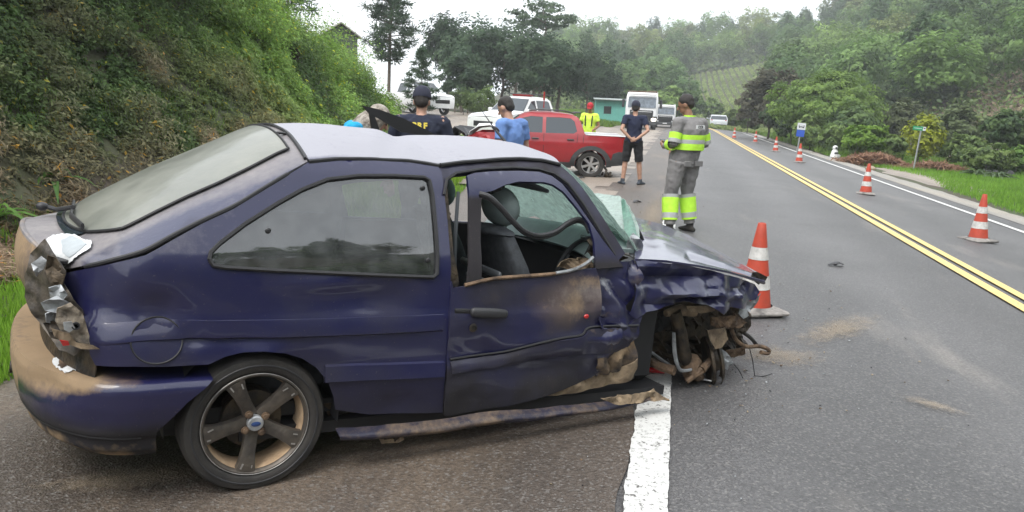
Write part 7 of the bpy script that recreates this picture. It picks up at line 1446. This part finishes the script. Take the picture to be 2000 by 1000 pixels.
# white road sign behind the trucks
Yz = 66.; xz = xat(1337, Yz, 215); sz_ = empty('road_sign', (xz, Yz, ghs(xz, Yz)), label='plain pale road sign behind the grey worker', cat='sign'); hz_ = zat(1337, 208, Yz) - ghs(xz, Yz); mb = MB(); mb.tube([(0, 0, -.2), (0, 0, hz_)], .04, 8); mb.build('post', M['galv'], sz_); mb = MB(); mb.box((0, -.05, hz_ - .25), (.7, .02, .55), bev=.01); mb.build('panel', M['sign_back'], sz_)
# white figure among the plants (small shrine statue)
M['white_stone'] = mat('white_stone', (.62, .63, .62), .7, var=.15, vscale=6); Yt = 41.; xt = xat(1631, Yt, 292); st_ = empty('statue', (xt, Yt, ghs(xt, Yt)), (0, 0, .3), label='small white figure with grey patches at the foot of the very large tree', cat='statue')
mb = MB(); mb.lathe([(.0, .0), (.20, .0), (.21, .10), (.17, .25), (.15, .36), (.10, .42)], n=16); mb.ball((0, 0, .52), (.13, .13, .12)); remesh(mb.build('figure', M['white_stone'], st_, 179), .03, 2)
mb = MB(); mb.box((.0, -.17, .28), (.20, .06, .08), bev=.02); mb.build('grey_patch', M['grey_plastic'], st_); mb = MB(); mb.ball((0, -.11, .52), (.06, .04, .05)); mb.build('face', M['grey_plastic'], st_)
mb = MB(); mb.box((.22, .0, .10), (.16, .12, .22), (0, .2, 0), bev=.04); mb.build('side_block', M['white_stone'], st_)
# dead branches
def brushpile(label, x, y, rx, ry, n, h, col, seed):
    r_ = np.random.default_rng(seed); P = np.stack([x + rx * r_.normal(0, .45, n), y + ry * r_.normal(0, .45, n), np.zeros(n)], 1); P[:, 2] = gh(P[:, 0], P[:, 1]) + h * r_.random(n) * np.exp(-((P[:, 0] - x) / rx) ** 2); U = unit(n, r_) * [1, 1, .6] + [0, 0, .15]; N = unit(n, r_); N -= U * (np.sum(U * N, 1) / np.sum(U * U, 1))[:, None]
    quads_mesh('dead_branches', P, N, U, r_.uniform(.15, .6, n), r_.uniform(.02, .09, n), mixc(*col, r_.random(n)), M['leaf'], kind='stuff', label=label)
DC = ((.12, .07, .05), (.26, .17, .12))
brushpile('heap of reddish dead branches in the verge left of the green sign', xat(1712, 38, 300), 38, 1.3, .6, 2600, .55, DC, 1)
brushpile('reddish dead brush right of the green sign', xat(1830, 37, 310), 37, 1.5, .5, 1800, .35, DC, 2)
for px, py, s, lab in ((1672, 293, .16, 'pale rock at the left end of the dead branches'), (1605, 287, .14, 'pale stone beside the white figure'), (1585, 285, .12, 'small stone at the edge of the verge'), (1648, 291, .10, 'small dark stone right of the white figure'), (1700, 331, .16, 'tan clod on the edge of the bare strip')):
    x, y = onground(px, py + 2); mb = MB(); mb.ball((0, 0, s * .4), (s * 1.3, s, s * .7), 10, 7); mb.v = [(a + .2 * s * fbm((a * 9 / s * .2, b, c_), 1), b + .2 * s * fbm((b * 5, c_, a), 2), c_ * (1 + .25 * fbm((a, b * 3, c_), 3))) for a, b, c_ in mb.v]; o = mb.build('rock', M['sand'] if px != 1648 else M['dark_metal']); o.location = (x, y, ghs(x, y)); tag(o, lab, 'rock')
for px, py, lab, sd_ in ((1905, 345, 'broad-leaved grey-green plant in the verge near the right edge', 5), (1945, 352, 'dark broad-leaved plant at the right edge of the verge', 6), (1665, 300, 'tufted plant beside the dead branches', 7)):
    x, y = onground(px, py); archplant('plant', lab, x, y, 26, .75, .16, (.05, .075, .04), (.10, .14, .07), sd_)
mb = MB(); mb.ball((0, 0, .0), (.75, .45, .35), 14, 9); mb.v = [(a + .1 * fbm((a * 3, b * 3, c_), 2), b, c_ + .12 * fbm((a * 4, b * 4, c_), 2)) for a, b, c_ in mb.v]; x, y = onground(1948, 343); o = mb.build('burnt_stump', M['interior']); o.location = (x, y, ghs(x, y)); tag(o, 'dark charred stump in the grass near the right edge', 'stump')
# round pipe mouth in the bank
d = ray(570, 105); t = 5.
while (EYE + d * t).z > ghs((EYE + d * t).x, (EYE + d * t).y) + .25 and t < 60: t += .05
pp = EYE + d * t; pr = empty('drain_pipe', pp, (0, 0, R(35)), label='dark round pipe mouth sticking out of the bright green bank', cat='pipe'); mb = MB(); mb.lathe([(.17, .5), (.17, -.12), (.15, -.12), (.15, .45), (0, .45)], (0, 0, 0), 'y', 24); mb.build('tube', mat('pipe_brown', (.05, .025, .022), .8), pr)
# debris on the road
M['red_refl'] = mat('red_reflector', (.45, .015, .02), .3, coat=.6, bump=.4, bscale=60)
x, y = onground(1278, 735); mb = MB(); mb.box((0, 0, .018), (.13, .035, .03), bev=.008); mb.box((0, -.0175, .018), (.12, .004, .018)); o = mb.build('reflector_fragment', M['red_refl']); o.location = (x, y, .02); o.rotation_euler = (0, .0, .1); tag(o, 'red reflector fragment lying on the white line under the wreck', 'debris')
x, y = onground(1375, 752); mb = MB(); mb.tube([(-.05, 0, .03), (-.01, -.02, .012), (.05, -.03, .010)], [(.022, .006), (.02, .005), (.012, .004)], 8); o = mb.build('paper_scrap', M['white_paint']); o.location = (x, y, .006); tag(o, 'crumpled white scrap on the asphalt below the brake disc', 'debris')
r_ = np.random.default_rng(9); mb = MB()
for k in range(300):
    if k < 170: px, py = r_.normal(1500, 130), r_.normal(690, 75)
    elif k < 230: px, py = r_.normal(1270, 60), r_.normal(380, 40)
    else: px, py = r_.uniform(650, 1900), r_.uniform(560, 990)
    py = max(py, 330); x, y = onground(px, py); s = r_.uniform(.002, .007) * (1 if k < 230 else .7) * (1 + y * .04); mb.box((x, y, ghs(x, y) + .012 + s * .3), (s * r_.uniform(.8, 2.4), s * r_.uniform(.8, 1.8), s * .7), (r_.uniform(-.4, .4), r_.uniform(-.4, .4), r_.uniform(0, 3)))
mb.mi = [int(v) for v in np.repeat(r_.integers(0, 4, len(mb.f) // 6), 6)]
o = mb.build('road_grit', [M['sand'], M['bare_metal'], M['rust'], M['black_plastic']], smooth=0); tag(o, 'small grit and broken bits scattered on the asphalt', kind='stuff')
for px, py, lab in ((1631, 522, 'dark torn scrap lying on the asphalt in the middle of the near lane'), (1245, 398, 'dark rag on the dirt near the man in navy'), (1135, 350, 'broken plastic bit beside the rear wheel of the red pickup')):
    x, y = onground(px, py); mb = MB(); mb.tube([(-.10, 0, .01), (-.02, .02, .035), (.05, -.01, .015), (.10, .01, .01)], [(.02, .006), (.05, .012), (.035, .01), (.012, .004)], 8); mb.box((.02, .03, .02), (.06, .03, .02), (.3, .2, .5)); o = mb.build('debris', M['black_plastic']); o.location = (x, y, ghs(x, y) + .012); o.rotation_euler = (0, 0, px); tag(o, lab, 'debris')
# sand spilled on the road: thin uneven films
M['spill'] = worn('spill', (.30, .24, .17), .52, 22, (.11, .105, .10))
def spill(label, px, py, rx, ry, rz):
    x, y = onground(px, py); v = [(x, y, ghs(x, y) + .021)]; f = []; n = 36
    for r_i in range(1, 5):
        for i in range(n):
            a = 2 * math.pi * i / n; q = r_i / 4 * (1 + .3 * fbm((math.cos(a) * 2 + px, math.sin(a) * 2, 0), 1)); lx, ly = rx * q * math.cos(a), ry * q * math.sin(a); X = x + lx * math.cos(rz) - ly * math.sin(rz); Y_ = y + lx * math.sin(rz) + ly * math.cos(rz); v.append((X, Y_, ghs(X, Y_) + .021))
    f = [(0, 1 + i, 1 + (i + 1) % n) for i in range(n)]
    for r_i in range(3):
        for i in range(n): f.append((1 + r_i * n + i, 1 + (r_i + 1) * n + i, 1 + (r_i + 1) * n + (i + 1) % n, 1 + r_i * n + (i + 1) % n))
    o = mobj('sand_spill', v, f, M['spill_film'], smooth=180, label=label, kind='stuff'); a = o.data.attributes.new('fade', 'FLOAT', 'POINT'); a.data.foreach_set('value', np.array([1.] + [1 - r_i / 4 for r_i in range(1, 5) for _ in range(n)], dtype=np.float32))
m_ = mat('spill_film', (.34, .27, .19), .9); t = m_.node_tree; l = t.links.new; a = t.nodes.new('ShaderNodeAttribute'); a.attribute_name = 'fade'; n = t.nodes.new('ShaderNodeTexNoise'); n.inputs['Scale'].default_value = 18; n.inputs['Detail'].default_value = 9; n.inputs['Roughness'].default_value = .75; c = t.nodes.new('ShaderNodeTexCoord'); l(c.outputs['Object'], n.inputs[0])
s = t.nodes.new('ShaderNodeMath'); s.operation = 'MULTIPLY_ADD'; s.inputs[1].default_value = .5; l(a.outputs['Fac'], s.inputs[0]); l(n.outputs[0], s.inputs[2]); q = t.nodes.new('ShaderNodeMapRange'); q.inputs[1].default_value = .58; q.inputs[2].default_value = .95; q.inputs[4].default_value = .40; l(s.outputs[0], q.inputs[0]); l(q.outputs[0], t.nodes['Principled BSDF'].inputs['Alpha']); M['spill_film'] = m_
spill('faint streak of sand on the asphalt right of the wreck front', 1640, 650, .85, .22, 1.0); spill('small sandy smear on the asphalt at lower right', 1820, 800, .22, .10, 2.6); spill('sandy film on the shoulder behind the rear wheel', 250, 945, .42, .12, .5); spill('sandy film on the shoulder ahead of the rear wheel', 690, 880, .5, .08, .6); spill('dusty film on the asphalt beside the broken suspension', 1500, 700, .5, .3, .3); spill('dirt trail between the shoulder and the lane beyond the wreck', 1275, 420, .25, 3.2, 0)
# ------------------------------------------------------------------ air
hz = MB(); hz.box((90, 240, 38), (1000, 1000, 90)); o = hz.build('haze', mat('haze', (1, 1, 1)), smooth=0); tag(o, 'thin damp haze over the valley', kind='stuff')
m_ = o.data.materials[0]; t = m_.node_tree; t.nodes.clear(); out = t.nodes.new('ShaderNodeOutputMaterial'); v = t.nodes.new('ShaderNodeVolumePrincipled'); v.inputs['Density'].default_value = .0011; v.inputs['Color'].default_value = (.93, .97, 1, 1); v.inputs['Anisotropy'].default_value = .2; t.links.new(v.outputs[0], out.inputs['Volume'])
